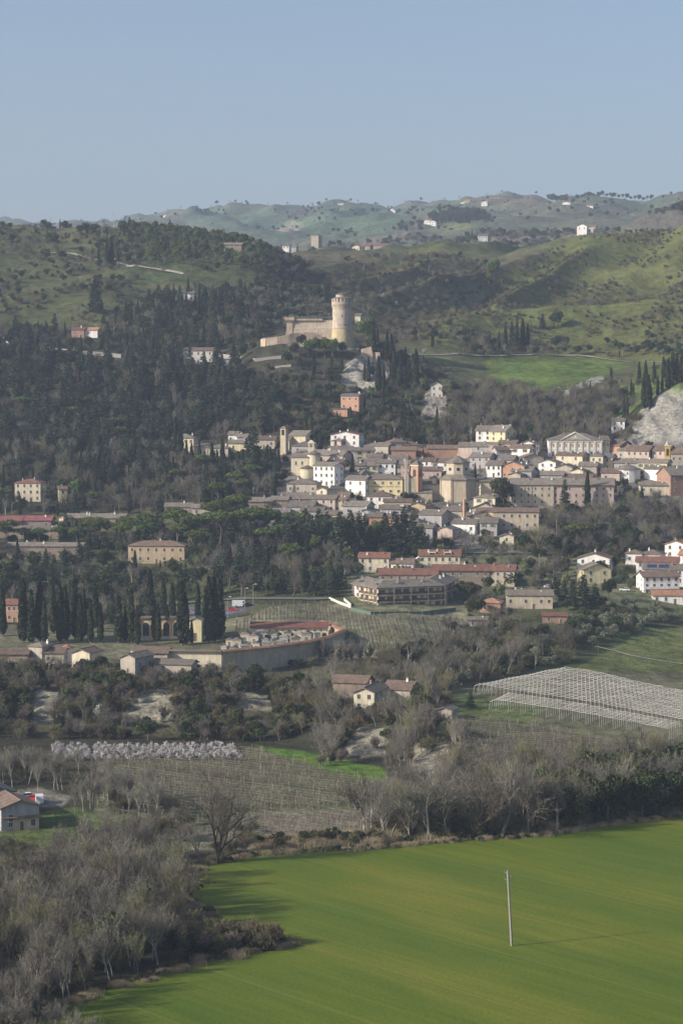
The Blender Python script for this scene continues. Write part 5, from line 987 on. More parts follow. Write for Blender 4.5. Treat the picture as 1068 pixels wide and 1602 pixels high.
X, Y, Z = hit(104.5, 1040, 0, 690); ra = thing('round_apse', (X, Y + 2, Z), 0, 'round white plaster apse with one dark window', 'apse'); b = MB(); b.lathe(0, 0, [(1.9, -3), (1.9, 5.4)], 18); part(b, 'wall', ['white'], ra); b = MB(); b.lathe(0, 0, [(2.2, 5.42), (2.2, 5.6), (.2, 6.8)], 18); part(b, 'roof', ['terracotta'], ra); obj('window', WIN['n'], ra, (0, -1.88, 3.2), 0, (.6, 1, .8)); keep(X, Y, 30, 9, 10)
# farm buildings in the middle
house(520, 572, 1068, 5, 'g', 'brown', 'brown_roof', -14, 10, 1, 1, 'n', 'open dark barn with worn brown roof in the middle scrub', 'barn', 'barn', .3, 0, Y0=640, side=1)
house(553, 585, 1084, 5.6, 'f', 'cream', 'old', -16, 16, 2, 2, 'd', 'pale stone farmhouse with grey gabled roof in the scrub', 'farmhouse', 'farmhouse', .42, 1, Y0=640, side=3)
house(600, 641, 1079, 4.6, 'g', 'stone', 'brown_roof', -22, 9, 2, 1, 'n', 'long brown roofed farm wing right of the pale farmhouse', 'barn', 'barn', .42, 1, Y0=650, side=1)
house(682, 706, 1112, 3.0, 'f', 'stone', 'old', -20, 6, 1, 1, 'n', 'small grey field hut with white front near the vineyard', 'hut', 'hut', .3, 0, Y0=620, side=1)
# farmhouse at lower left
house(4, 60, 1264, 5.4, 'f', 'grey', 'brown_roof', 24, 13, 2, 1, 'd', 'lower left farmhouse with shaded gable and brown roof', 'farmhouse', 'farmhouse', .34, 1, Y0=480, side=1)
house(9, 60, 1279, 3.0, 's', 'beige', 'brown_roof', 20, 5, 3, 1, 'n', 'beige lean-to with rusty roof before the lower left farmhouse', 'annex', 'annex', .3, 0, Y0=460, side=1)
keep(*hit(30, 1300, 0, 470)[:2], 8, 46, 6)
house(-30, 22, 1242, 6.0, 'f', 'grey', 'slate', 24, 12, 1, 1, 'n', 'dark roofed barn behind the lower left farmhouse', 'barn', 'barn', .3, 0, Y0=520, side=0)
# ---------------------------------------------------------------- crowded lanes: more old houses between the named ones
rf_ = random.Random(12); fill_n = 0
FILL = [([(448,790),(640,800),(650,832),(560,836),(470,812),(440,806)], 'low grey roofed house crowded into the lower left lanes of the old town', 'lower left lane houses'),
        ([(470,712),(650,712),(652,745),(600,748),(520,756),(480,756)], 'old house squeezed between the pale houses of the upper left town', 'upper left town houses'),
        ([(640,790),(770,795),(790,850),(700,845),(645,840)], 'small grey house in the tight rows around the brick chimney', 'rows around the brick chimney'),
        ([(735,705),(860,712),(960,738),(1045,732),(1045,760),(960,752),(820,752),(740,745)], 'grey roofed house packed into lanes between octagonal church and convent roof', 'lanes behind the convent roof')]
def clear_of(X, Y, w, d):
    for r, w2, d2, h2 in HOUSES.values():
        if abs(r.location.x - X) < (w + w2) / 2 * .82 and abs(r.location.y - Y) < (d + d2) / 2 * .8: return False
    for k in KEEP_SPECIAL:
        if abs(k[0] - X) < k[2] + w / 2 and -d < Y - k[1] < k[4]: return False
    return True
KEEP_SPECIAL = [k for k in KEEP if k[4] in (26, 16) ]
for poly, lab, grp in FILL:
    xs = [p[0] for p in poly]; ys = [p[1] for p in poly]; y = min(ys)
    while y < max(ys):
        x = min(xs) + rf_.uniform(0, 12)
        while x < max(xs):
            if pip(np.array([x]), np.array([y]), poly)[0]:
                X, Y, Z = hit(x, y, 0, 900); wpx = rf_.uniform(24, 42); w = wpx * Y / F; d = rf_.uniform(9, 13)
                if clear_of(X, Y + d / 2, w, d):
                    h = rf_.uniform(4, 6.6); k_ = rf_.choice(['grey', 'stone', 'beige', 'cream', 'pink', 'white', 'ochre', 'grey'])
                    x2, y2 = proj(X, Y, Z + h)
                    l2 = '%s, %s walls' % (lab, k_); r = house(x - wpx / 2, x + wpx / 2, float(y2), h, rf_.choice('gggfh'), k_, rf_.choice(['old', 'old', 'old', 'brown_roof']), rf_.choice([-28, -20, -12, -24, 10]), d, 2, 2 if h > 5.4 else 1, rf_.choice('dbgn'), lab, 'house', 'house', rf_.uniform(.3, .42), rf_.choice([1, 2, 2, 3]), Y0=Y - 3, group=grp, front=8, dish=rf_.random() < .3)
                    HOUSES['fill%d' % fill_n] = HOUSES.pop(lab); fill_n += 1
            x += rf_.uniform(9, 14)
        y += 5.5
print('FILL', fill_n)
# ---------------------------------------------------------------- poles, lamps
def pole(x, y, h, label, Y0, kind='utility_pole', tilt=.0, mat_='concrete', arms=3, cat='pole'):
    X, Y, Z = hit(x, y, 0, Y0); r = thing(kind, (X, Y, Z), 0, label, cat); r.rotation_euler = (0, tilt, 0)
    b = MB(); b.tube((0, 0, -1), (0, 0, h), .25 if h > 14.1 else (.2 if h > 9 else .1), 8, r2=.18 if h > 14.1 else (.11 if h > 9 else .06)); part(b, 'post', [mat_], r)
    if arms:
        for k, (sx, dz) in enumerate(((-1, .45), (1, 1.25), (-1, 1.75))[:arms]):
            c = MB(); c.tube((0, 0, h - dz), (sx * .62, 0, h - dz + .08), .045, 5); c.tube((sx * .58, 0, h - dz + .05), (sx * .58, 0, h - dz + .3), .06, 6); c.tube((0, 0, h - dz - .35), (sx * .45, 0, h - dz), .03, 4); part(c, 'crossarm', ['metal'], r)
    keep(X, Y, .8, 12, 2); return r
pole(800, 1481.5, 14.2, 'tall grey concrete utility pole alone in the green field', 340, tilt=-.058)
pole(935, 1032, 7, 'brown wooden pole on the right bank above the white frames', 700, mat_='wood', arms=0)
pole(178, 357, 14, 'tall thin mast on the left hilltop skyline', 1640, 'mast', mat_='metal', arms=0, cat='mast')
pole(160, 372, 16, 'thin pole on the grassy left hilltop crest', 1600, mat_='concrete', arms=1)
pole(80, 360, 10, 'thin pole left of the lone hilltop cypress', 1640, mat_='concrete', arms=1)
pole(181, 436, 11, 'wooden pole beside the upper left hillside road', 1450, mat_='wood', arms=1)
pole(246, 448, 9, 'short wooden pole below the curve of the hillside road', 1430, mat_='wood', arms=1)
pole(247, 420, 10, 'wooden pole on the bend of the hillside road', 1500, mat_='wood', arms=1)
pole(97, 458, 9, 'wooden pole on the left grassy slope', 1400, mat_='wood', arms=1)
pole(870, 862, 14, 'pale tall pole beside the lower road', 950, mat_='concrete', arms=1)
pole(843, 915, 13, 'pale pole in the spring green trees', 880, mat_='concrete', arms=1)
def lamp(x, y, label, Y0=860):
    X, Y, Z = hit(x, y, 0, Y0); r = thing('street_lamp', (X, Y, Z), 0, label, 'street lamp'); b = MB(); b.tube((0,0,-.5), (0,0,8), .09, 6, r2=.06); b.tube((0,0,7.9), (.9,0,8.15), .05, 5); part(b, 'post', ['metal'], r); c = MB(); c.box(.5, 1.5, -.18, .18, 8.05, 8.25); part(c, 'lamp_head', ['paint_white'], r)
lamp(383, 952, 'street lamp beside the white van in the car park'); lamp(396, 945, 'street lamp right of the white van'); lamp(356, 966, 'street lamp at the left corner of the car park', 840)
# ---------------------------------------------------------------- vehicles
def car(x, y, yaw, paint, label, kind='car', Y0=800, name='parked_car', scl=1):
    X, Y, Z = hit(x, y, 0, Y0); r = thing(name, (X, Y, Z + .02), R(yaw), label, kind); r.scale = (scl,) * 3
    if kind == 'car': body = [(-2.15,.3),(2.1,.3),(2.2,.62),(2.05,.85),(1.05,.98),(-1.9,1.0),(-2.2,.8)]; cab = [(-1.75,1.0),(-1.35,1.44),(.15,1.48),(1.0,.99)]; hw = .85
    else: body = [(-2.6,.35),(2.5,.35),(2.6,.9),(2.35,1.25),(1.75,1.35),(1.3,2.1),(1.1,2.2),(-2.6,2.2)]; cab = [(.95,1.38),(1.3,2.0),(1.32,1.98),(1.72,1.38)]; hw = .95
    b = MB(); b.loop([(a, -hw, c) for a, c in body], [(a, hw, c) for a, c in body]); part(b, 'body', [paint], r)
    if kind == 'car':
        b = MB(); b.loop([(a, -hw * .86, c + .003) for a, c in cab], [(a, hw * .86, c + .003) for a, c in cab]); part(b, 'window', ['glass'], r); b = MB(); b.box(-1.3, .12, -hw * .8, hw * .8, 1.485, 1.53); part(b, 'roof', [paint], r)
    else:
        b = MB(); b.box(.7, 1.25, -hw - .01, hw + .01, 1.35, 1.95); b.loop([(1.32, -.8, 2.03), (1.32, .8, 2.03), (1.77, .8, 1.38), (1.77, -.8, 1.38)], [(1.36, -.8, 2.05), (1.36, .8, 2.05), (1.81, .8, 1.4), (1.81, -.8, 1.4)]); part(b, 'window', ['glass'], r)
    for sx in (-1.35, 1.35):
        for sy in (-1, 1): b = MB(); b.tube((0, sy * .1, 0), (0, sy * -.1, 0), .33, 14); b.tube((0, sy * .12, 0), (0, sy * -.05, 0), .18, 8, mi=1); part(b, 'wheel', ['rubber', 'metal'], r, (sx, sy * (hw - .08), .33))
    for sy in (-1, 1): b = MB(); b.box(-.04, .04, -.16, .16, -.08, .08); part(b, 'headlight', ['paint_white'], r, (2.12 if kind == 'car' else 2.58, sy * hw * .7, .72))
    keep(X, Y, 4, 14, 3); return r
car(376, 950, 5, 'paint_white', 'white van parked in the car park above the cemetery', 'van', 850, 'parked_van', 1.25)
car(364, 956, -5, 'paint_red', 'dark red car parked beside the white van', Y0=850); car(388, 949, 20, 'paint_dark', 'dark car half hidden behind the white van', Y0=855)
car(398, 1036, -70, 'paint_white', 'white van parked below the curved cemetery wall', 'van', 715, 'parked_van'); car(424, 1034, 10, 'paint_dark', 'dark green car on the track below the cemetery wall', Y0=715)
car(976, 925, 175, 'paint_white', 'pale silver car on the lawn by the right cluster', Y0=860); car(41, 1250, 200, 'paint_white', 'white car parked behind the red car at the lower left farm', Y0=520)
car(49, 1254, 170, 'paint_red', 'bright red car on the gravel behind the lower left farmhouse', Y0=510); car(62, 1257, 100, 'paint_white', 'white van at the right end of the farm parking', 'van', 510, 'parked_van')
car(204, 418, 5, 'paint_white', 'small pale car driving on the hillside road', Y0=1480, scl=1.2, name='car'); car(880, 914, 5, 'paint_red', 'red car in front of the spring green trees', Y0=860); car(858, 920, 0, 'paint_white', 'white car behind trees at the end of red terrace', Y0=860)
# small red and white thing by the farmhouse, built as a garden machine
X, Y, Z = hit(51, 1296, 0, 470); pr_ = thing('garden_tractor', (X, Y, Z), .6, 'small red and white garden machine by the farmhouse annex', 'machine'); b = MB(); b.loop([(-.5,-.35,.3),(.9,-.35,.3),(.9,.35,.3),(-.5,.35,.3)], [(-.4,-.3,.9),(.8,-.25,.8),(.8,.25,.8),(-.4,.3,.9)]); part(b, 'body', ['paint_red'], pr_); b = MB(); b.box(-.9, -.2, -.35, .35, .5, 1.5); part(b, 'cab', ['paint_white'], pr_)
for sx, r0 in ((-.5, .42), (.6, .28)):
    for sy in (-1, 1): b = MB(); b.tube((0, -.1, 0), (0, .1, 0), r0, 12); part(b, 'wheel', ['rubber'], pr_, (sx, sy * .45, r0))
# blue tarpaulins
for k, (x, y, w_) in enumerate(((229, 1047, 3), (258, 1046, 4), (285, 1047, 3))):
    X, Y, Z = hit(x, y, 0, 690); b = MB(); rs = random.Random(k); n = 6; P = [(rs.uniform(.8, 1.2) * w_ * math.cos(a), rs.uniform(.8, 1.2) * 1.6 * math.sin(a)) for a in [i * 2 * math.pi / n for i in range(n)]]; b.loop([(x_, y_, -.5) for x_, y_ in P], [(x_ * .6, y_ * .5, 1.1 + .5 * rs.random()) for x_, y_ in P]); tag(obj('tarpaulin', b.mesh('tarpaulin', ['tarp']), None, (X, Y, Z)), ['blue tarpaulin leftmost of the three under the cemetery barn', 'largest blue tarpaulin in the middle under the cemetery barn', 'blue tarpaulin rightmost of the three by the cream wall'][k], 'tarpaulin'); keep(X, Y, 5, 10, 3)
# ---------------------------------------------------------------- white netting frames
DV = np.array([.68, -.733]); bb = MB(); bb.tube((0,0,-.5), (0,0,3.6), .05, 5); NP = bb.mesh('post', ['net'])
P0 = np.array(hit(750, 1087, 0, 600)[:2]); P1 = np.array(hit(884, 1060, 0, 650)[:2]); Q0 = np.array(hit(775, 1112, 0, 580)[:2]); Q1 = np.array(hit(797, 1102, 0, 590)[:2])
starts = [Q0 + (Q1 - Q0) * k / 6 for k in range(7)] + [P0 + (P1 - P0) * k / 21 for k in range(22)]
for k, S in enumerate(starts):
    z0 = zz(*S); r = thing('net_frame', (S[0], S[1], z0), 0, 'frontmost row of white netting frames over the bare orchard' if k == 0 else 'row of white posts and rolled netting over the bare orchard', 'netting row', None if k == 0 else 'rows of white netting frames'); n = 18 if k > 6 else 13
    pts = []
    for i in range(n + 1):
        p = S + DV * i * 5.2
        if p[1] < 590: break
        pts.append((p[0] - S[0], p[1] - S[1], zz(*p) - z0 + 3.6)); obj('post', NP, r, (p[0] - S[0], p[1] - S[1], pts[-1][2] - 3.6))
    b = MB(); nrm = np.array([DV[1], -DV[0]])
    for a, c in zip(pts[:-1], pts[1:]):
        m_ = [(a[i] + c[i]) / 2 for i in range(3)]; m_[2] -= rf_.uniform(.05, .2); q_ = rf_.uniform(.045, .085)
        b.tube(a, m_, q_, 4); b.tube(m_, c, q_ * rf_.uniform(.8, 1.2), 4)
    a = pts[0]; b.tube(a, (a[0] - DV[0] * 2.4, a[1] - DV[1] * 2.4, a[2] - 1.1), .11, 4); b.tube((a[0] - DV[0] * 2.4, a[1] - DV[1] * 2.4, a[2] - 1.1), (a[0] - DV[0] * 2.8, a[1] - DV[1] * 2.8, a[2] - 3.6), .06, 4)
    part(b, 'netting', ['net'], r)
# ---------------------------------------------------------------- vine rows
bb = MB(); bb.tube((0,0,-.3), (0,0,2.0), .045, 4); VP = bb.mesh('post', ['pale_bark'])
def vine_mesh(name, P, seed, h=1.5, stub=.9, dens=4.5, matn='dark_twig'):
    rs = np.random.RandomState(seed); L_ = sum(np.linalg.norm(b_ - a) for a, b_ in zip(P[:-1], P[1:])); n = int(L_ * dens); t = np.sort(rs.uniform(0, 1, n)); P = np.array(P); cl = np.linspace(0, 1, len(P))
    C = np.stack([np.interp(t, cl, P[:, i]) for i in range(3)], 1); T = C + np.stack([rs.normal(0, .25, n), rs.normal(0, .25, n), rs.uniform(stub, h, n)], 1); S = rs.normal(size=(n, 3)) * [1, 1, .1]; S = S / np.linalg.norm(S, axis=1)[:, None] * .08
    V = np.stack([C - S, C + S, T], 1).reshape(-1, 3); F_ = [[3*i, 3*i+1, 3*i+2] for i in range(n)]; b = MB()
    for a, c in zip(P[:-1], P[1:]): b.tube(a + [0, 0, .95], c + [0, 0, .95], .11, 3)
    V2 = np.concatenate([V, np.array(b.v)]); F_ += [[i + len(V) for i in f] for f in b.f]
    return me(name, V2, F_, [matn])
def vineyard(poly, Ya, Yb, sp, ang, post_sp, label, grp, seed, post=True, h=1.5, name='vine_row', scale=(1,1,1), seg=8):
    """rows of vines along direction ang (radians from +X) within a picture polygon"""
    d = np.array([math.cos(ang), math.sin(ang)]); nn = np.array([-d[1], d[0]]); cx = sum(p[0] for p in poly) / len(poly); O = np.array([(cx - CX) / F * (Ya + Yb) / 2, (Ya + Yb) / 2]); cnt = 0
    for k in range(-80, 81):
        ts = np.arange(-260, 260, 2.0); P = O + nn * sp * k + d * ts[:, None]; m = (P[:, 1] > Ya) & (P[:, 1] < Yb)
        if not m.any(): continue
        Pz = zt(P[:, 0], P[:, 1]); px, py = proj(P[:, 0], P[:, 1], Pz); m &= pip(px, py, poly)
        idx = np.nonzero(m)[0]
        if len(idx) < 4: continue
        a, c = idx[0], idx[-1]; Q = np.stack([P[a:c+1:4, 0], P[a:c+1:4, 1], Pz[a:c+1:4]], 1)
        if len(Q) < 2: continue
        o = Q[0].copy(); r = thing(name, tuple(o), 0, label, 'vine row', grp); obj('vines', vine_mesh('vines', Q - o, seed + k, h), r); cnt += 1
        if post:
            L_ = (c - a) * 2.0
            for j in range(int(L_ / post_sp) + 1):
                p = P[a] + d * min(L_, (j + rf_.uniform(-.38, .38) + .5 * (k % 2)) * post_sp); obj('post', VP, r, (p[0] - o[0], p[1] - o[1], zz(*p) - o[2]), 0, scale)
    return cnt
n1 = vineyard([(150,1262),(270,1305),(350,1272),(640,1262),(690,1275),(640,1228),(560,1216),(430,1182),(395,1172),(150,1176)], 500, 635, 3.0, -.62, 8, 'row of bare brown vines with pale posts in the middle vineyard', 'rows of the middle vineyard', 1000)
n2 = vineyard([(350,1275),(640,1265),(640,1300),(560,1312),(300,1318)], 495, 545, 3.0, -.62, 2.4, 'row of young vines with short white stakes by the green field', 'rows of young staked vines', 2000, h=.8, name='young_vine_row', scale=(1, 1, .6))
n3 = vineyard([(690,1130),(780,1125),(1068,1180),(1200,1195),(1200,1220),(1068,1215),(860,1205),(700,1185)], 560, 700, 3.0, -.45, 6, 'row of bare vines on the right terrace below the white frames', 'rows of the right terrace vineyard', 3000, h=1.3, scale=(.8, .8, .9))
n4 = vineyard([(380,1000),(355,975),(430,945),(500,942),(560,960),(720,965),(725,1020),(560,1030),(540,985),(520,972),(400,972)], 775, 905, 2.8, 1.60, 9, 'row of bare vines on the pale slope beside the cemetery', 'rows of the vineyard beside the cemetery', 4000, h=1.2)
n5 = vineyard([(640,575),(660,556),(740,590),(800,612),(720,612)], 1240, 1360, 4.0, .9, 30, 'row of vines on the sloping plot right of the castle hill', 'rows of the plot right of the castle hill', 5000, post=False, h=2.0)
print('VINES', n1, n2, n3, n4, n5)
# ---------------------------------------------------------------- trees
def quads(C, size, rs, flat=0.0, out=None):
    """leaf sprays: one small quad at every centre"""
    n = len(C); a = rs.normal(size=(n, 3)); b = rs.normal(size=(n, 3))
    if flat: a[:, 2] *= (1 - flat); b[:, 2] *= (1 - flat)
    if out is not None: a -= .7 * out * (a * out).sum(1, keepdims=True)
    a /= np.linalg.norm(a, axis=1)[:, None]; b -= a * (a * b).sum(1, keepdims=True); b /= np.linalg.norm(b, axis=1)[:, None] + 1e-9
    s = size * rs.uniform(.6, 1.4, (n, 1)); a *= s; b *= s * .62
    V = np.stack([C - a, C - b * .9, C + a * 1.1, C + b], 1).reshape(-1, 3)
    return V, np.arange(4 * n).reshape(n, 4)
def sph(c, r, n, rs, squash=1.0, shell=.55):
    d = rs.normal(size=(n, 3)); d /= np.linalg.norm(d, axis=1)[:, None]
    q = d * r * (shell + (1 - shell) * rs.uniform(0, 1, (n, 1)) ** .5); q[:, 2] *= squash
    return q + np.array(c), d
class TM:
    def __init__(s): s.V, s.F, s.I, s.n = [], [], [], 0
    def add(s, V, Fq, mi):
        s.V.append(np.asarray(V, float)); s.F += [[int(i) + s.n for i in f] for f in Fq]; s.I += [mi] * len(Fq); s.n += len(V)
    def tube(s, p, q, r0, r1, mi, n=4):
        p = np.array(p, float); q = np.array(q, float); d = q - p; L_ = np.linalg.norm(d) or 1; d /= L_
        a = np.cross(d, (0, 0, 1.)) if abs(d[2]) < .9 else np.cross(d, (1., 0, 0)); a /= np.linalg.norm(a); b = np.cross(d, a)
        V = [p + r0 * (a * math.cos(t) + b * math.sin(t)) for t in [2 * math.pi * i / n for i in range(n)]] + [q + r1 * (a * math.cos(t) + b * math.sin(t)) for t in [2 * math.pi * i / n for i in range(n)]]
        s.add(V, [[i, (i + 1) % n, n + (i + 1) % n, n + i] for i in range(n)], mi)
    def meshes(s, name, mats):
        V = np.concatenate(s.V); I = np.array(s.I); out = {'all': me(name, V, s.F, mats, I)}
        for k, nm in ((0, 'trunk'), (1, 'crown')):
            fs = [f for f, i in zip(s.F, s.I) if i == k]
            if not fs: continue
            used = sorted({i for f in fs for i in f}); mp = {u: j for j, u in enumerate(used)}
            out[nm] = me(name + '_' + nm, V[used], [[mp[i] for i in f] for f in fs], mats[k])
        return out
def p_cypress(seed):
    rs = np.random.RandomState(seed); t = TM(); H = 14.; Rm = rs.uniform(.75, 1.15)
    n = 2600; u = rs.uniform(0, 1, n) ** .85; th = rs.uniform(0, 2 * math.pi, n)
    lump = 1 + .18 * np.sin(th * 3 + u * 9 + seed) + .14 * np.sin(th * 5 - u * 23) + rs.normal(0, .07, n)
    prof = lambda u: Rm * np.clip(np.minimum((u + .02) / .14, 1), 0, 1) ** .6 * (1 - u ** 1.9) ** .75
    r = prof(u) * lump; C = np.stack([r * np.cos(th), r * np.sin(th), .6 + u * (H - .6)], 1)
    out = np.stack([np.cos(th), np.sin(th), np.full(n, .3)], 1); out /= np.linalg.norm(out, axis=1)[:, None]
    V, Q = quads(C, .34, rs, 0, out); t.add(V, Q, 1)
    core = MB(); core.lathe(0, 0, [(max(.05, float(prof(np.array(k / 8)) * .8)), .7 + k / 8 * (H - 1.2)) for k in range(9)], 8); t.add(core.v, core.f, 1)
    t.tube((0, 0, -.8), (0, 0, 1.5), .3, .22, 0, 6)
    return t.meshes('cypress', ['bark', 'cypress']), H
def p_umbrella(seed):
    rs = np.random.RandomState(seed); t = TM(); H = 15.; Rr = rs.uniform(5, 6.2); x, y = 0, 0; p = np.array([0, 0, -.8])
    for k in range(4):
        q = np.array([rs.uniform(-.5, .5), rs.uniform(-.5, .5), 2.6 + k * 2.3]); t.tube(p, q, .34 - k * .04, .30 - k * .04, 0, 6); p = q
    for k in range(26):
        a = k * 2.4; rr = Rr * math.sqrt((k + .5) / 26) * .86; zc = H - 1.5 - 2.3 * (rr / Rr) ** 2 + rs.uniform(-.5, .4)
        c = (rr * math.cos(a), rr * math.sin(a), zc); t.tube(p, (c[0] * .9, c[1] * .9, c[2] - .6), .13, .05, 0, 3)
        C, d = sph(c, rs.uniform(1.2, 1.9), 120, rs, .55, .6); V, Q = quads(C, .34, rs, .3); t.add(V, Q, 1)
    return t.meshes('umbrella_pine', ['bark', 'pine']), H
def p_cedar(seed):
    rs = np.random.RandomState(seed); t = TM(); H = 17.; t.tube((0, 0, -1), (0, 0, H * .6), .32, .16, 0, 5); t.tube((0, 0, H * .6), (0, 0, H), .16, .03, 0, 4)
    W = rs.uniform(3.2, 4.6); C = []
    for k in range(19):
        u = k / 19; z = 1.6 + u * (H - 2); nb = 7 if u < .7 else 5
        for j in range(nb):
            a = rs.uniform(0, 6.28); L_ = W * (1 - u ** 1.25) * rs.uniform(.65, 1.1) + .35; dz = rs.uniform(-.28, .12)
            e = np.array([math.cos(a) * L_, math.sin(a) * L_, L_ * dz]); t.tube((0, 0, z), e + (0, 0, z), .05, .02, 0, 3)
            m = max(6, int(L_ * 9)); s = rs.uniform(.15, 1, (m, 1)) ** .7
            q = e * s + [0, 0, z]; q[:, :2] += rs.normal(0, .30 + .1 * L_, (m, 2)) * (1 - .4 * s); q[:, 2] += rs.normal(0, .16, m); C.append(q)
    C = np.concatenate(C); V, Q = quads(C, .42, rs, .62); t.add(V, Q, 1)
    return t.meshes('conifer', ['bark', 'cedar']), H
def p_blob(seed, name, leaf, H, Rr, nc, squash=.85, base=.28, size=.34, per=110, mats=('bark',), lo=0.0, dens=.5):
    rs = np.random.RandomState(seed); t = TM(); p0 = (0, 0, -.6); top = (0, 0, H * .5); t.tube(p0, top, H * .022 + .05, H * .012 + .02, 0, 5)
    for k in range(nc):
        d = rs.normal(size=3); d /= np.linalg.norm(d); d *= rs.uniform(.35, .95)
        c = np.array([d[0] * Rr * .75, d[1] * Rr * .75, H * (base + 1) / 2 + d[2] * H * (1 - base) * .40])
        t.tube(top, c * [.8, .8, .95], .07, .03, 0, 3)
        C, dd = sph(c, rs.uniform(.28, .46) * Rr, per, rs, squash, dens); C = C[C[:, 2] > lo]; V, Q = quads(C, size, rs); t.add(V, Q, 1)
    return t.meshes(name, [mats[0], leaf]), H
def p_bare(seed, H=13., spread=.6, up=.35, kids=(4, 4, 4, 3), name='bare_tree', mats=('bark', 'twig'), tw=.019, start=.22, leaf=None, stems=1, tk=.019):
    """leafless tree: limbs forking down to fine twigs"""
    rs = np.random.RandomState(seed); t = TM(); tips = []
    def norm(v): return v / (np.linalg.norm(v) or 1)
    ribs = []
    def grow(p, d, L_, r, lv):
        n = 3 if lv < 2 else 2; pts = [p]
        for i in range(n):
            d = norm(d + rs.normal(0, .13 + .05 * lv, 3) + np.array([0, 0, up * .25])); pts.append(pts[-1] + d * L_ / n)
        for i in range(n):
            r0 = r * (1 - .5 * i / n); r1 = r * (1 - .5 * (i + 1) / n)
            if lv < 3: t.tube(pts[i], pts[i + 1], r0, r1, 0 if lv < 2 else 1, 5 if lv < 2 else 3)
            else: ribs.append((pts[i], pts[i + 1], r0, r1))
        if lv > len(kids) - 1: return
        m = kids[lv]
        for k in range(m):
            f = (.45 if lv == 0 and start > .1 else .25) + (k + rs.uniform(0, .8)) / m * .7
            f = min(f, 1); j = min(int(f * n), n - 1); q = pts[j] + (pts[j + 1] - pts[j]) * (f * n - j)
            a = rs.uniform(0, 6.28); s = norm(np.cross(d, [math.cos(a), math.sin(a), .3 * math.sin(a * 2)]))
            dd = norm(d * (1 - spread * .55) + s * spread + np.array([0, 0, up]))
            grow(q, dd, L_ * rs.uniform(.52, .78) * (1.15 if lv == 0 else 1), r * .5, lv + 1)
        if lv < 3: grow(pts[-1], norm(d + rs.normal(0, .15, 3)), L_ * .66, r * .5, lv + 1)
    for s in range(stems):
        d0 = norm(np.array([rs.normal(0, .08 + .2 * (stems > 1)), rs.normal(0, .08 + .2 * (stems > 1)), 1])); grow(np.array([rs.normal(0, .2) * (stems > 1), rs.normal(0, .2) * (stems > 1), -.5]), d0, H * .36, H * tk / stems ** .4, 0)
    A = np.array([a for a, b, c, d in ribs]); Bq = np.array([b for a, b, c, d in ribs]); D = Bq - A
    S = np.cross(D, rs.normal(size=D.shape)); S /= np.linalg.norm(S, axis=1)[:, None] + 1e-9
    w0 = np.maximum(np.array([c for a, b, c, d in ribs]), tw)[:, None]; w1 = np.maximum(np.array([d for a, b, c, d in ribs]) * .8, tw * .6)[:, None]
    V = np.stack([A - S * w0, A + S * w0, Bq + S * w1, Bq - S * w1], 1).reshape(-1, 3); t.add(V, np.arange(len(V)).reshape(-1, 4), 1)
    # finest twigs: slim slivers from the last shoots
    k = 2; T0 = np.repeat(Bq, k, 0) - np.repeat(D, k, 0) * rs.uniform(0, .9, (len(Bq) * k, 1)); dd = np.repeat(D, k, 0); dd = dd / (np.linalg.norm(dd, axis=1)[:, None] + 1e-9) + rs.normal(0, .45, dd.shape) + [0, 0, up * .6]
    dd = dd / np.linalg.norm(dd, axis=1)[:, None] * rs.uniform(.35, 1.0, (len(dd), 1)) * H * .055; S = np.cross(dd, rs.normal(size=dd.shape)); S = S / (np.linalg.norm(S, axis=1)[:, None] + 1e-9) * tw * .8
    V = np.stack([T0 - S, T0 + S, T0 + dd], 1).reshape(-1, 3); t.add(V, np.arange(len(V)).reshape(-1, 3), 1)
    if leaf:
        C = T0[rs.rand(len(T0)) < leaf[1]]; V, Q = quads(C, leaf[2], rs); t.add(V, Q, 2)
        mats = list(mats) + [leaf[0]]
    zmax = max(v[:, 2].max() for v in t.V)
    o = t.meshes(name, list(mats))
    return o, float(zmax)
def p_ivy(seed):
    rs = np.random.RandomState(seed); o, H = p_bare(seed, 13, .55, .3)
    t = TM(); m = o['all']; V = np.array([v.co for v in m.vertices]); I = [p.material_index for p in m.polygons]; t.add(V, [list(p.vertices) for p in m.polygons], 0); t.I = I
    tv = [tuple(V[i]) for p in m.polygons if p.material_index == 0 for i in p.vertices]; tv = np.array(tv); C = tv[rs.randint(0, len(tv), 900)] + rs.normal(0, .38, (900, 3)); C = C[(C[:, 2] > .3) & (C[:, 2] < H * .62)]
    A, Q = quads(C, .30, rs); t.add(A, Q, 1); 
    for f_i in range(len(Q)): pass
    t.I = I + [2] * len(Q); V2 = np.concatenate(t.V)
    al = me('ivy_tree', V2, t.F, ['bark', 'twig', 'evergreen'], t.I); out = {'all': al, 'trunk': o['trunk'], 'crown': o['crown'], 'ivy': me('ivy_leaves', A, Q, 'evergreen')}
    return out, H
def p_reed(seed):
    rs = np.random.RandomState(seed); t = TM(); n = 700; b = rs.normal(0, 1.1, (n, 2)); P = np.stack([b[:, 0], b[:, 1], np.zeros(n)], 1); d = np.stack([rs.normal(0, .35, n), rs.normal(0, .35, n), rs.uniform(1.2, 2.4, n)], 1)
    S = np.cross(d, rs.normal(size=d.shape)); S = S / np.linalg.norm(S, axis=1)[:, None] * .035; V = np.stack([P - S, P + S, P + d], 1).reshape(-1, 3); t.add(V, np.arange(3 * n).reshape(-1, 3), 1); t.tube((0, 0, 0), (0, 0, .4), .05, .05, 0, 3)
    return t.meshes('reeds', ['dry', 'dry']), 2.2
PROTO = {}
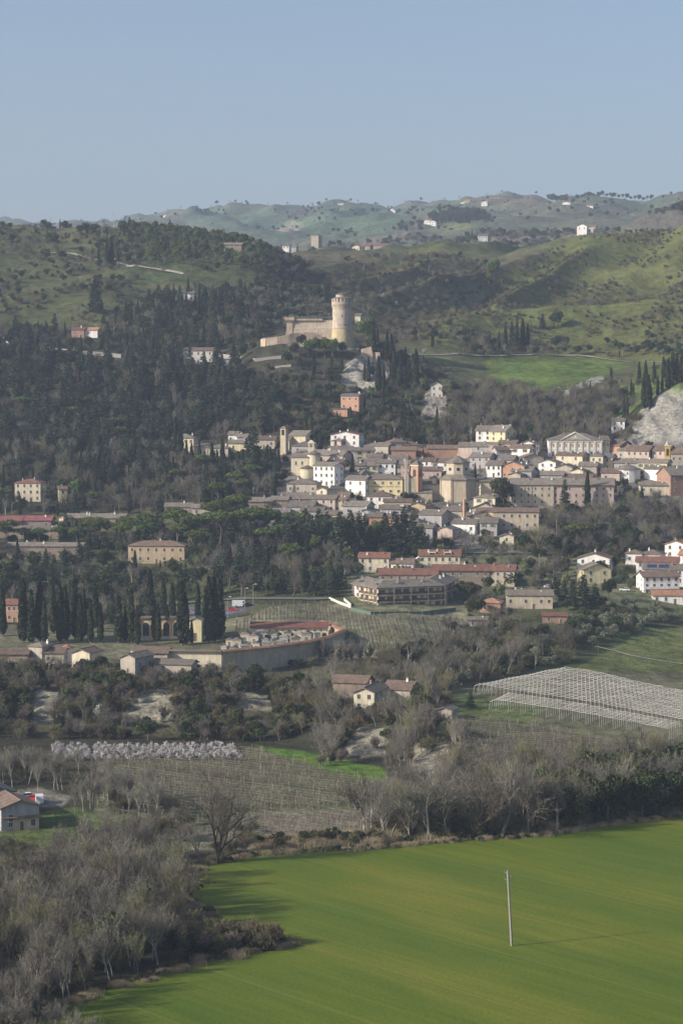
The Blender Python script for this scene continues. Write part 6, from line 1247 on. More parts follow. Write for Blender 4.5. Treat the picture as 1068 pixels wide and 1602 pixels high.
def protos():
    P = PROTO
    P['cypress'] = [p_cypress(s) for s in (1, 2, 3, 4)]
    P['umbrella'] = [p_umbrella(s) for s in (11, 12, 13)]
    P['cedar'] = [p_cedar(s) for s in (21, 22, 23, 24)]
    P['evergreen'] = [p_blob(s, 'evergreen_tree', 'evergreen', 9, 4, 17, per=120) for s in (31, 32, 33)]
    P['roundpine'] = [p_blob(s, 'broad_pine', 'pine', 13, 4.6, 20, base=.4, per=120) for s in (35, 36)]
    P['bush'] = [p_blob(s, 'evergreen_bush', 'evergreen', 3.2, 2.2, 9, base=0, size=.24, per=90, lo=-.2) for s in (41, 42, 43)]
    P['olive'] = [p_blob(s, 'olive_tree', 'olive', 4.6, 2.7, 13, base=.18, size=.24, per=80) for s in (51, 52, 53)]
    P['bud'] = [p_bare(s, 10, .6, .3, name='budding_tree', leaf=('bud', .9, .30)) for s in (61, 62)]
    P['bare'] = [p_bare(s, 13, sp, up, mats=mt) for s, sp, up, mt in ((71, .62, .28, ('bark', 'twig')), (72, .55, .36, ('bark', 'twig')), (73, .7, .22, ('bark', 'dark_twig')), (74, .6, .3, ('bark', 'olive_twig')), (75, .5, .42, ('pale_bark', 'twig')), (76, .66, .3, ('dark_bark', 'twig')))]
    P['wispy'] = [p_bare(s, 14, sp, up, kids=(6, 4, 3, 3), mats=mt, name='bare_tree', tw=.017, tk=.012) for s, sp, up, mt in ((181, .42, .5, ('bark', 'twig')), (182, .48, .42, ('pale_bark', 'twig')), (183, .38, .6, ('bark', 'olive_twig')), (184, .5, .4, ('bark', 'pale_twig')))]
    P['bigbare'] = [p_bare(s, 17, .62, .3, kids=(5, 4, 3, 3), mats=('dark_bark', 'dark_twig'), start=.05, stems=2, tw=.018) for s in (171, 172)]
    P['birch'] = [p_bare(s, 15, .38, .55, kids=(6, 4, 3, 3), name='pale_tree', mats=('pale_bark', 'pale_twig'), tk=.011) for s in (81, 82, 83)]
    P['shrub'] = [p_bare(s, 5, .75, .3, kids=(4, 4, 4, 2), name='bare_shrub', mats=('bark', 'scrub'), tw=.025, start=0, stems=4) for s in (91, 92, 93)]
    P['redshrub'] = [p_bare(s, 5.5, .6, .5, kids=(4, 4, 4, 2), name='reddish_shrub', mats=('bark', 'red_scrub'), tw=.022, start=0, stems=4) for s in (95, 96)]
    P['ivy'] = [p_ivy(s) for s in (101, 102)]
    P['blossom'] = [p_bare(s, 4.2, .7, .3, kids=(4, 4, 4, 2), name='blossom_tree', leaf=('blossom', .8, .11)) for s in (111, 112)]
    P['wblossom'] = [p_bare(s, 5, .7, .3, kids=(4, 4, 4, 2), name='white_blossom_tree', leaf=('white_blossom', .9, .11)) for s in (113,)]
    P['reed'] = [p_reed(s) for s in (121, 122)]
protos()
# kind name, category, plain description, group kind
SPEC = dict(cypress=('cypress', 'tree', 'dark columnar cypress'), umbrella=('umbrella_pine', 'tree', 'green umbrella pine with flat crown'),
 cedar=('conifer', 'tree', 'dark green layered conifer'), evergreen=('evergreen_tree', 'tree', 'dark green leafy evergreen tree'), roundpine=('pine_tree', 'tree', 'rounded green pine'),
 bush=('evergreen_bush', 'bush', 'dark evergreen bush'), olive=('olive_tree', 'tree', 'silvery grey green olive tree'), bud=('budding_tree', 'tree', 'tree in yellow green spring leaf'),
 bare=('bare_tree', 'tree', 'leafless grey brown tree'), wispy=('bare_tree', 'tree', 'slender grey leafless tree'), bigbare=('bare_tree', 'tree', 'large dark limbed bare tree'), birch=('pale_bare_tree', 'tree', 'pale leafless upright tree'), shrub=('bare_shrub', 'bush', 'leafless brown shrub'),
 redshrub=('bare_shrub', 'bush', 'leafless reddish grey shrub'), ivy=('ivy_clad_tree', 'tree', 'leafless tree with ivy clad trunk'), blossom=('blossoming_fruit_tree', 'tree', 'pale pink blossoming fruit tree'),
 wblossom=('blossoming_tree', 'tree', 'white blossoming tree'), reed=('dry_reeds', 'reeds', 'clump of dry straw coloured reeds'))
TREES = []       # (species, X, Y, Z, height, zone phrase)
_r = random.Random(5)
def plant(sp, x, y, hpx=None, zone='', Y0=340, h=None, label=None):
    X, Y, Z = hit(x, y, 0, Y0)
    TREES.append((sp, X, Y, Z, h if h else hpx * Y / F, zone, label)); return X, Y, Z
def blocked(X, Y, h=8):
    for kx, ky, hw, fr, bk in KEEP:
        if -fr * min(1.6, h / 8) < Y - ky < bk and abs(X - kx * (Y / ky)) < hw: return True
    return False
_RK = [([(x, y + (48 if b < 760 else 24)) for x, y in p] , a, b) for p, a, b, c in ROCKS if b < 1320] + [([(x, y + 24) for x, y in p] , a, b) for p, a, b, c in ROCKS if b < 760] + [(p, a, b) for p, a, b, c in ROCKS if b < 1320]
def on_rock(px, py, Y):
    m = np.zeros(px.shape, bool)
    for p, a, b in _RK: m |= pip(px, py, p) & (Y > a - 60) & (Y < b + 5)
    return m
def scatter(zone, poly, Ya, Yb, sp, mix, seed, ext=0, clump=0.0, keepclear=True):
    """trees standing in one stretch of ground"""
    rs = np.random.RandomState(seed); pxs = [p[0] for p in poly]; x0, x1 = min(pxs), max(pxs)
    nY = int((Yb - Ya) / sp) + 1; n_add = 0
    for i in range(nY):
        Y = Ya + i * sp; nx = int((x1 - x0) / F * Y / sp) + 1
        X = (x0 - CX) / F * Y + (np.arange(nx) + .5 * (i % 2) + rs.uniform(-.42, .42, nx)) * sp; Yj = Y + rs.uniform(-.42, .42, nx) * sp
        Z = zt(X, Yj); px, py = proj(X, Yj, Z); m = pip(px, py, poly)
        if clump: m &= (vnoise(X, Yj, 26) + .5 * vnoise(X, Yj, 9) + rs.uniform(-.12, .12, nx)) > (clump - .5) * .9
        m &= ~(on_rock(px, py, Yj) & (rs.uniform(0, 1, nx) < .88))
        for k in np.nonzero(m)[0]:
            r = rs.uniform() * sum(w for _, w, _, _ in mix)
            nv = float(vnoise(X[k:k+1] + 300, Yj[k:k+1], 38)[0]) * .9
            for j, (s, w, h0, h1) in enumerate(mix):
                ww = w * (1 + (nv if j % 2 else -nv) * 1.4); r -= w
                if r <= 0: break
            if rs.uniform() < abs(nv) * .8: s, w, h0, h1 = mix[0 if nv > 0 else min(1, len(mix) - 1)]
            h = rs.uniform(h0, h1)
            if keepclear and blocked(X[k], Yj[k], h): continue
            TREES.append((s, float(X[k]), float(Yj[k]), float(Z[k]), h, zone, None)); n_add += 1
    return n_add
# ---- the woods, thickets and groves: zone phrase, ground polygon in the picture, distance range, spacing, mix
E = 420
ZONES = [
 ('in the riverside thicket left of the green field', [(-E,1720),(60,1700),(40,1612),(75,1582),(140,1552),(230,1524),(290,1508),(290,1450),(300,1440),(296,1420),(286,1395),(282,1370),(250,1345),(-E,1345)], 300, 490, 3.9, [('wispy',5,8,13.5),('shrub',2,3,5.5),('bare',2,7,12),('redshrub',1.0,3,5),('ivy',.5,9,12),('birch',.4,8,12),('evergreen',.2,4,8)], 0),
 ('on the bushy tongue reaching into the green field', [(290,1508),(330,1501),(380,1490),(415,1486),(455,1479),(425,1473),(350,1459),(315,1442),(285,1440)], 395, 450, 2.2, [('shrub',4,3,5.0),('bush',2.4,2.2,3.6),('redshrub',1.5,3,5)], 0),
 ('in the thicket around the left farmhouse', [(-E,1345),(250,1345),(300,1320),(300,1290),(190,1300),(80,1335),(-E,1330)], 470, 540, 4.0, [('bare',2.4,5,8.5),('shrub',3,3,5),('redshrub',1,3,5)], .16),
 ('in the pale stand beyond the left farmhouse', [(-E,1258),(60,1225),(100,1240),(140,1262),(290,1300),(270,1262),(190,1235),(100,1205),(-E,1190)], 520, 610, 4.8, [('birch',3,6.5,10.5),('bare',1.4,6,9.5),('shrub',2,3,5)], .14),
 ('by the big bare tree at the field corner', [(270,1355),(300,1362),(345,1345),(400,1332),(400,1300),(300,1290)], 480, 545, 4.2, [('shrub',3,2.5,4.5),('redshrub',1.5,3,4.5),('bare',.5,5,8)], .15),
 ('in the hedge along the far side of the green field', [(400,1334),(480,1327),(560,1325),(640,1320),(640,1306),(480,1312),(400,1318)], 485, 515, 2.2, [('bush',2,1.8,3),('reed',5,1.4,2.2),('shrub',1.6,2,3.4)], 0),
 ('in the tree belt behind the green field', [(570,1316),(720,1310),(860,1300),(960,1283),(1068,1272),(1200,1268),(1200,1215),(1068,1215),(960,1222),(860,1232),(720,1232),(640,1255),(560,1290)], 495, 600, 4.0, [('wispy',3,10,16),('shrub',2.0,4,6),('bare',2.5,10,16),('ivy',.8,9,14),('redshrub',1,3,5),('birch',.4,10,14)], 0),
 ('in the brambles under the tree belt', [(640,1320),(720,1312),(860,1302),(960,1285),(1068,1274),(1300,1268),(1300,1256),(1068,1262),(960,1272),(860,1290),(640,1306)], 495, 545, 2.2, [('shrub',3,2,4.5),('bush',1.6,1.8,3.2),('reed',2,1.4,2.4)], 0),
 ('in the dark clump right behind the green field', [(850,1300),(960,1285),(1068,1274),(1300,1268),(1300,1225),(1068,1230),(960,1240),(860,1255)], 500, 600, 3.6, [('evergreen',5,8,13),('bush',2,3,5),('ivy',1.5,8,12)], 0),
 ('on the scrubby slope below the cemetery', [(-E,1158),(0,1156),(300,1160),(420,1162),(500,1168),(560,1176),(545,1130),(500,1080),(350,1062),(200,1056),(60,1050),(-E,1050)], 640, 745, 3.9, [('shrub',4,3,6),('evergreen',1.5,4,7),('bush',2,2.5,4),('bare',2.0,5,9),('ivy',.5,6,9),('redshrub',1,4,6)], 0),
 ('in the scrub around the sandy cliffs', [(500,1200),(600,1205),(700,1238),(760,1215),(720,1150),(690,1085),(640,1060),(500,1075),(500,1165)], 570, 740, 4.2, [('wispy',2.4,7,13),('shrub',3,3,6),('redshrub',2,3,5),('bush',1,2.5,4),('birch',.6,8,12),('evergreen',.5,5,8)], 0),
 ('on the bank between the farm sheds and the condominium', [(690,1085),(760,1065),(880,1040),(900,1010),(850,985),(740,985),(690,1010),(600,1045),(640,1070)], 690, 850, 4.4, [('shrub',3,4,7),('bare',2,7,12),('bush',2,2.5,4),('olive',1.5,3.5,5),('evergreen',.6,5,8)], .1),
 ('in the hedge at the foot of the cemetery wall', [(-E,1052),(350,1056),(540,1040),(720,1040),(720,1025),(540,1030),(350,1046),(-E,1045)], 715, 780, 4.2, [('shrub',3,3,4.5),('bush',1,2,3),('bare',.8,6,9)], .25),
 ('among the olives on the grassy right bank', [(870,1012),(930,1010),(1000,990),(1068,968),(1300,950),(1300,930),(1000,942),(880,955)], 780, 930, 5.4, [('olive',4,3.2,5),('shrub',.7,3,5),('evergreen',.4,5,7)], .12),
 ('among the town houses of the lower right', [(740,1000),(880,960),(1000,940),(1300,935),(1300,866),(540,866),(540,905),(725,905),(725,940)], 830, 990, 6.2, [('bare',2,5,9),('evergreen',1.6,4,8),('bush',1.5,2,3.5),('bud',.5,5,9),('olive',.8,3,4.5),('shrub',1.5,2.5,5)], .16),
 ('in the park trees left of the condominium', [(330,938),(540,935),(540,868),(330,868)], 895, 1000, 7, [('bare',3,8,13),('cedar',1.4,10,15),('evergreen',1,5,9),('bud',.5,6,10),('cypress',.4,9,12)], .1),
 ('in the belt of trees below the old town', [(-E,880),(560,880),(560,845),(400,800),(-E,815)], 960, 1062, 7.2, [('umbrella',2.2,12,16),('cedar',2,11,16),('bare',3,8,13),('evergreen',2,6,10),('birch',.5,9,13),('cypress',.4,10,13)], .04),
 ('in the dark conifers below the town wall', [(430,882),(660,872),(660,848),(430,850)], 965, 1015, 6.0, [('cedar',4,14,20),('roundpine',2,12,15),('evergreen',2,8,12),('bare',.8,8,12)], .0),
 ('in the garden strip behind the road', [(650,862),(870,866),(870,850),(650,846)], 985, 1025, 5.0, [('bare',3,6,10),('shrub',2,4,6),('evergreen',1,5,8),('ivy',.7,7,9)], .05),
 ('around the ochre villa and the cypress garden', [(-E,985),(225,985),(235,945),(330,945),(335,880),(-E,880)], 850, 990, 6.4, [('bare',3,7,11),('evergreen',2,6,10),('cedar',1.4,9,14),('olive',.5,4,5),('shrub',1.5,3,5),('cypress',.3,9,13)], .05),
 ('in small gardens between the old town houses', [(440,830),(800,850),(1060,770),(1060,700),(640,690),(440,720)], 1000, 1170, 5, [('evergreen',2,4,7),('bare',2,4,8),('cypress',.8,6,10),('cedar',.5,7,10)], .2),
 ('in the bare wood below the long convent building', [(800,862),(860,872),(1300,872),(1300,800),(960,795),(900,800),(820,830)], 985, 1070, 4.8, [('bare',5,9,14),('evergreen',1.1,7,11),('shrub',2,4,6),('ivy',.6,8,12),('birch',.3,9,12)], 0),
 ('in the wood beside the lower streets on the left', [(-E,815),(380,805),(440,775),(440,742),(-E,745)], 1070, 1150, 6.4, [('bare',4,8,13),('cypress',1.2,9,14),('cedar',1.4,10,15),('evergreen',1.2,6,9),('umbrella',.5,11,14)], .0),
 ('in the wood left of the old church', [(-E,745),(440,748),(440,690),(360,700),(250,706),(-E,690)], 1120, 1205, 6.2, [('bare',2.6,8,13),('cypress',1.8,10,15),('cedar',1.4,10,15),('evergreen',1,6,10)], 0),
 ('in the conifer wood on the left hillside', [(-E,692),(250,704),(330,690),(430,680),(450,600),(400,548),(300,560),(180,560),(-E,580)], 1175, 1375, 6.4, [('cedar',3.4,12,20),('bare',2.4,7,12),('evergreen',2.8,6,11),('cypress',.7,9,13)], 0),
 ('in the bare wood on the lower left hillside', [(-E,700),(200,702),(200,640),(-E,600)], 1190, 1300, 5.6, [('bare',5,7,12),('evergreen',1,5,9),('umbrella',.5,10,13),('shrub',1,4,6)], 0),
 ('on the castle hill slope', [(400,700),(520,695),(620,692),(700,702),(720,640),(690,590),(600,545),(560,545),(470,545),(420,560),(400,600)], 1165, 1330, 4.8, [('evergreen',2.6,5,8),('bare',3,5,9),('shrub',3,3.5,6),('cypress',1.0,8,13),('bush',2,2,4),('roundpine',.4,7,9)], .04),
 ('in the wood around the hillside villas', [(-E,582),(180,562),(300,562),(400,550),(420,520),(440,470),(300,455),(235,480),(150,522),(-E,530)], 1350, 1500, 6.4, [('bare',2.4,7,12),('cedar',1.6,10,17),('cypress',1.4,9,14),('evergreen',2,6,10)], .03),
 ('in the olive grove behind the castle', [(300,505),(430,525),(520,500),(500,460),(400,445),(290,455)], 1400, 1560, 6.0, [('olive',5,3.5,5),('evergreen',.5,5,8),('bare',.4,5,8)], .05),
 ('in the pine grove on the left hilltop', [(150,400),(190,412),(300,420),(400,455),(455,450),(430,400),(385,372),(330,352),(200,352)], 1540, 1790, 7.4, [('roundpine',4,5,10),('evergreen',3,5,9),('bare',1.6,5,8),('cedar',.8,6,11),('shrub',1,3,5)], .12),
 ('on the grassy left hilltop', [(-E,530),(150,520),(230,480),(215,430),(195,380),(170,358),(-E,355)], 1370, 1790, 7.5, [('shrub',4,2.5,5),('bush',2,2,4),('bare',2,5,8),('evergreen',1,5,8),('cypress',.15,7,10)], .34),
 ('on the shaded shoulder of the left hill', [(400,480),(520,470),(500,425),(450,400),(400,385)], 1480, 1720, 6.4, [('evergreen',4,5,9),('bare',3,5,9),('shrub',2,3,5)], .06),
 ('in the scrub of the valley behind the castle', [(480,548),(760,555),(800,470),(780,420),(700,400),(560,400),(500,430)], 1380, 1880, 6.6, [('shrub',6,3,5),('bare',2.6,5,8),('bush',2,2,3.5),('evergreen',.9,4,7),('redshrub',1.5,3,5)], .30),
 ('in the shaded wood behind the town', [(690,700),(760,700),(860,706),(985,700),(995,640),(960,612),(860,632),(790,615),(700,615),(680,640)], 1135, 1300, 4.8, [('bare',5,8,13),('shrub',2,4,7),('evergreen',.8,6,9),('cypress',.15,9,12)], 0),
 ('in the scrub patches on the right hill', [(740,545),(1300,560),(1300,350),(930,365),(800,420),(760,460)], 1390, 1850, 5.6, [('shrub',6,1.6,4.0),('bush',1.0,1.4,2.6),('bare',1.2,4,6.5),('redshrub',3,2,4)], .44),
 ('in the grove at the foot of the right hill', [(900,556),(1000,560),(1300,566),(1300,500),(1040,520),(960,535)], 1370, 1470, 7, [('evergreen',3,5,8),('olive',3,3.5,5),('bare',1,5,8)], .35),
 ('by the lane under the right hill', [(690,556),(900,556),(870,520),(760,520),(700,535)], 1350, 1440, 7, [('bare',3,5,9),('shrub',3,3,5),('evergreen',1,4,7),('wblossom',.4,3,4.5)], .3),
 ('above the grey rock face on the right', [(940,640),(990,625),(1040,600),(1300,590),(1300,565),(1000,575),(950,590)], 1190, 1380, 9, [('cypress',2,9,14),('bare',2,5,8),('shrub',2,3,5)], .5),
 ('on the terraces beside the rock face', [(740,600),(830,614),(850,628),(930,625),(960,640),(980,650),(1000,690),(940,700),(900,690)], 1150, 1300, 6, [('bare',4,6,10),('shrub',3,3,5)], .1),
 ('along the far ridge of fields', [(-E,420),(1500,420),(1500,378),(760,372),(560,384),(440,386),(-E,380)], 2200, 2900, 16, [('bare',3,6,10),('evergreen',2,6,10),('shrub',2,4,6)], .55),
 ('on the plateau below the far hills', [(590,388),(700,384),(770,392),(1200,395),(1200,362),(760,366),(700,375),(640,372),(600,380)], 2400, 3100, 11, [('bare',3,6,10),('evergreen',2,6,10),('shrub',2,4,6)], .35),
 ('on the rocky crest at the far right', [(930,360),(1000,338),(1300,330),(1300,305),(1050,322),(1000,334)], 2330, 2560, 9, [('bare',3,6,9),('evergreen',1.6,6,10),('shrub',2,4,6)], .3),
 ('in the dark wood on the far middle hill', [(672,352),(740,350),(765,352),(760,340),(700,332),(668,340)], 2600, 3600, 11, [('evergreen',5,10,16),('cedar',2,10,16)], 0),
 ('in the far woods on the horizon hills', [(-E,375),(1500,375),(1500,290),(-E,290)], 3000, 6400, 30, [('evergreen',3,5,10),('bare',4,5,9)], .66),
 ('in the far ravine below the ridge farm', [(430,360),(500,362),(520,330),(500,320),(450,330)], 4000, 5000, 24, [('evergreen',3,7,11),('bare',5,7,11)], .2),
 ('in the long wood under the far right ridge', [(590,386),(660,362),(670,345),(640,345),(580,378)], 3000, 4300, 18, [('evergreen',3,7,11),('bare',5,7,11)], .1),
]
for i, (zn, poly, Ya, Yb, sp, mix, cl) in enumerate(ZONES):
    scatter(zn, poly, Ya, Yb, sp, mix, 100 + i, clump=cl)
# ---- trees that stand out one by one
def cy(pts, zone, Y0=0, lab=None):
    for i, (x, yb, yt) in enumerate(pts):
        plant('cypress', x, yb, (yb - yt) * 1.03, zone, Y0)
cy([(5,995,920),(37,1006,908),(50,1008,925),(70,1008,935),(63,1004,912),(95,1006,915),(103,1004,920),(118,1000,908),(126,1006,930),(142,1006,940),(132,998,925),(158,1006,945),(186,1006,935),(196,1004,948),(206,1006,922),(215,1010,950),(235,970,893),(243,1004,940),(248,1004,945),(256,970,905),(262,1000,950),(270,975,912),(285,1010,912),(290,1010,930),(300,1008,970),(310,975,915),(327,1006,905),(336,1004,905),(344,1000,910),(322,998,920),(150,985,915),(84,992,918)], 'in the cypress row of the cemetery', 700)
cy([(275,720,655),(282,722,660),(292,728,690),(300,730,695),(312,730,690),(320,742,708),(332,745,695),(340,745,705),(348,748,690),(352,748,712),(360,746,705),(372,748,708),(380,748,706),(388,748,700),(398,752,705),(405,750,708),(430,745,702),(436,745,706)], 'in the dense cypress rows beside the cream villa', 1050)
cy([(478,688,648),(487,690,650),(501,708,672),(551,755,712) ], 'near the old churches', 1100)
cy([(155,418,383),(168,418,375),(175,416,372)], 'of three beside the hillside road', 1450)
cy([(583,560,505),(576,600,560),(592,615,560),(600,612,570),(616,605,545),(626,600,560),(612,575,525),(650,605,548),(652,600,560),(676,545,515),(640,600,565),(605,568,520),(590,545,512),(570,598,570)], 'on the castle slope', 1150)
cy([(765,545,518),(780,548,520),(790,548,505),(800,546,505),(808,545,500),(817,545,500),(825,545,508)], 'of the clump beside the lane under the right hill', 1330)
cy([(975,660,620),(968,560,548),(980,660,625),(990,625,600),(1006,640,588),(1014,640,590),(1028,622,590),(1035,615,585),(1043,610,565),(1050,605,560),(1058,600,555),(1064,600,560)], 'above the grey rock face on the right', 1140)
for x, yb, yt in ((918,795,738),(1003,800,762)): plant('cypress', x, yb, yb - yt, 'in front of the long convent building', 1000)
plant('cedar', 883, 800, 52, '', 1000, label='big dark cedar in front of the long convent building')
plant('cedar', 150, 490, 62, '', 1360, label='large dark cypress shaped conifer alone on the left slope'); plant('cedar', 397, 735, 72, '', 1080, label='tall cedar standing over the small yellow houses')
plant('evergreen', 787, 798, 52, '', 1010, label='big dark holm oak left of the long convent building')
plant('umbrella', 902, 868, 52, '', 960, label='lone umbrella pine below the bare wood'); plant('roundpine', 122, 790, 44, '', 1080, label='bright round green pine beside the yellow house')
for x, yb, hp in ((278,860,66),(300,862,60),(322,858,58),(345,860,64),(368,858,60),(392,860,70),(415,858,66),(62,862,38),(35,860,36),(10,858,36),(95,860,38),(120,862,40),(145,858,38),(180,854,38),(205,852,40),(225,850,44)):
    plant('umbrella', x, yb, hp, 'in the row of umbrella pines below the old town', 960)
for x, yb, hp in ((455,876,68),(470,872,60),(487,876,66),(508,874,62),(530,878,78),(548,876,82),(560,872,66),(618,872,76),(632,870,82),(645,872,70),(605,868,60),(520,905,46)):
    plant('cedar', x, yb, hp, 'in the tall dark group below the town roofs', 940)
plant('umbrella', 455, 905, 58, '', 920, label='broad green pine with bare trunks left of the condominium')
for x, yb, hp in ((805,548,34),(870,515,30),(848,515,26),(882,547,22),(868,548,24)): plant('evergreen' if x > 860 else 'cedar', x, yb, hp, 'dark tree group on the right hillside', 1350)
plant('roundpine', 772, 438, 34, '', 1560, label='dark round pine in the gully of the right hill'); plant('roundpine', 764, 450, 24, '', 1540, label='smaller dark pine just below the gully pine')
for x, yb, hp in ((82,388,26),(125,368,16),(135,366,18),(145,366,16),(105,378,14)): plant('evergreen', x, yb, hp, 'dark tree on the left hilltop crest', 1600)
plant('roundpine', 575, 545, 50, '', 1290, label='dark spreading tree overhanging the ruined keep house')
for x, yb, hp in ((470,545,22),(482,558,28),(495,560,32),(508,562,34),(520,566,36),(460,560,24),(535,560,26),(450,575,26)): plant('roundpine' if x > 475 else 'evergreen', x, yb, hp, 'on the slope right under the castle wall', 1210)
# near bare trees
plant('bigbare', 342, 1356, 165, '', 470, label='big dark limbed bare tree at the corner of the green field')
plant('bare', 318, 1352, 70, '', 470, label='slim bare tree left of the big field corner tree')
for x, yb, hp, sp in ((742,1312,128,'bigbare'),(700,1314,112,'bare'),(782,1310,126,'bare'),(826,1306,122,'bare'),(870,1302,100,'bare'),(668,1316,108,'bare'),(912,1296,96,'ivy'),(640,1318,96,'bare')):
    plant(sp, x, yb, hp, 'in the front rank behind the green field', 490)
plant('birch', 572, 1305, 78, '', 500, label='pale branching tree at the edge of the young vines')
plant('bare', 596, 1040, 62, '', 720, label='bare tree left of the round crowned bare tree by the vineyard'); plant('bare', 640, 1034, 58, '', 720, label='round crowned dark bare tree standing in the pale vineyard'); plant('bare', 592, 1066, 50, '', 700, label='ivy dark bare tree in front of the cemetery corner')
for x, yb, hp in ((500,1030,40),(512,1034,44),(524,1036,42),(536,1038,40),(549,1038,46),(561,1038,44),(574,1036,40)): plant('ivy', x, yb, hp, 'in the row at the end of the cemetery wall', 730)
for x, yb, hp in ((130,1270,62),(118,1272,56),(142,1266,64),(168,1262,70),(185,1262,66),(205,1260,60),(228,1258,56),(60,1240,62),(20,1232,70),(45,1228,66),(85,1236,60)): plant('birch', x, yb, hp, 'in the pale stand by the lower left farm', 500)
plant('birch', 60, 1598, 95, '', 340, label='pale white barked tree at the lower left corner'); plant('birch', 80, 1650, 95, '', 310, label='pale sapling top rising at the bottom edge'); plant('birch', 110, 1668, 95, '', 310, label='second pale sapling top at the bottom edge'); plant('birch', 140, 1655, 80, '', 310, label='rightmost pale sapling top at the bottom edge')
plant('bush', 362, 1478, 34, '', 400, label='dark pointed bush at the end of the bushy tongue'); plant('evergreen', 175, 1508, 88, '', 380, label='dark ivy mass standing in the lower thicket'); plant('birch', 165, 1520, 100, '', 370, label='white branched tree in front of the dark ivy mass')
plant('evergreen', 748, 962, 30, '', 800, label='round dark bush beside the orange roofed hut'); plant('evergreen', 740, 940, 34, '', 840, label='round dark tree right of the condominium'); plant('cedar', 735, 1108, 30, '', 660, label='dark green shrubby tree beside the field hut')
for x, yb, hp, sp in ((700,906,34,'bare'),(672,903,26,'bare'),(725,935,30,'evergreen'),(762,925,26,'evergreen'),(815,905,30,'bare'),(800,918,22,'bush'),(640,900,20,'bare'),(560,905,26,'evergreen'),(740,890,26,'bare')): plant(sp, x, yb, hp, 'among the red roofed terraces', 860)
plant('bud', 626, 912, 32, '', 890, label='yellow green spring tree behind the condominium roof'); plant('bud', 862, 920, 56, '', 850, label='tall spring green tree left of the white gabled house'); plant('bud', 838, 918, 50, '', 850, label='spring green tree beside the end of the red terrace')
plant('bare', 878, 912, 52, '', 850, label='grey bare tree between spring tree and gabled house'); plant('bud', 790, 862, 18, '', 960, label='bright yellow flowering bush by the lower road')
for x, yb, hp in ((895,950,46),(912,952,56),(930,948,38),(882,945,40),(950,938,34),(942,910,34)): plant('cedar' if x < 940 else 'evergreen', x, yb, hp, 'beside the yellow gabled house', 820)
# blossoming orchard rows
rs = np.random.RandomState(77)
for k in range(5):
    Yk = 605 + k * 4.6
    for X in np.arange(-92, -26, 2.1):
        Xj = X + rs.uniform(-.5, .5) - k * 1.2; Z = zz(Xj, Yk); px, py = proj(Xj, Yk, Z)
        if 80 < px < 372: TREES.append(('blossom', Xj, Yk, Z, rs.uniform(2.0, 2.8), 'in the rows of the blossoming orchard', None))
for x, y, Y0, h in ((155,1130,640,6),(60,640,1180,5),(80,650,1180,5),(600,470,1400,5),(620,482,1400,5),(662,556,1280,5)): plant('wblossom', x, y, 0, 'alone in the dark woods', Y0, h=h)
# tree lines on the far crest
for i in range(26): x = 858 + i * 6.4; plant('evergreen' if i % 3 else 'roundpine', x, 321 + (x - 858) * .012, 9 + 6 * (i < 5) + 2 * math.sin(i * 2.1), 'in the long tree line on the far right crest', 3800)
for x in (308,314,320,326,342,350,430,478,519,522,528,548,552,590,608,616,625,640,700,712,745,752,768): plant('evergreen', x, 332, 6, 'on the skyline of the far hills', 3600)
plant('cypress', 738, 374, 16, '', 2400, label='single cypress left of the old white plateau house'); plant('cypress', 523, 322, 8, '', 4300, label='tiny cypress beside the farm on the highest hill')

# ragged weedy margin of the sown field
rs = np.random.RandomState(9)
for (xa, ya), (xb, yb) in zip(FIELD[:25], FIELD[1:26]):
    A = np.array(flat0(xa, ya)); Bm = np.array(flat0(xb, yb)); L_ = np.linalg.norm(Bm - A); n = int(min(L_, 90) * 2.2)
    for t in rs.uniform(0, 1, n):
        p = A + (Bm - A) * t + rs.normal(0, .75, 2) * [1, 1.1]; TREES.append((('reed', 'shrub', 'bush')[rs.choice(3, p=[.4, .4, .2])], float(p[0]), float(p[1]), 0.0, float(rs.uniform(.4, 1.3)), 'in the weedy field margin', None))
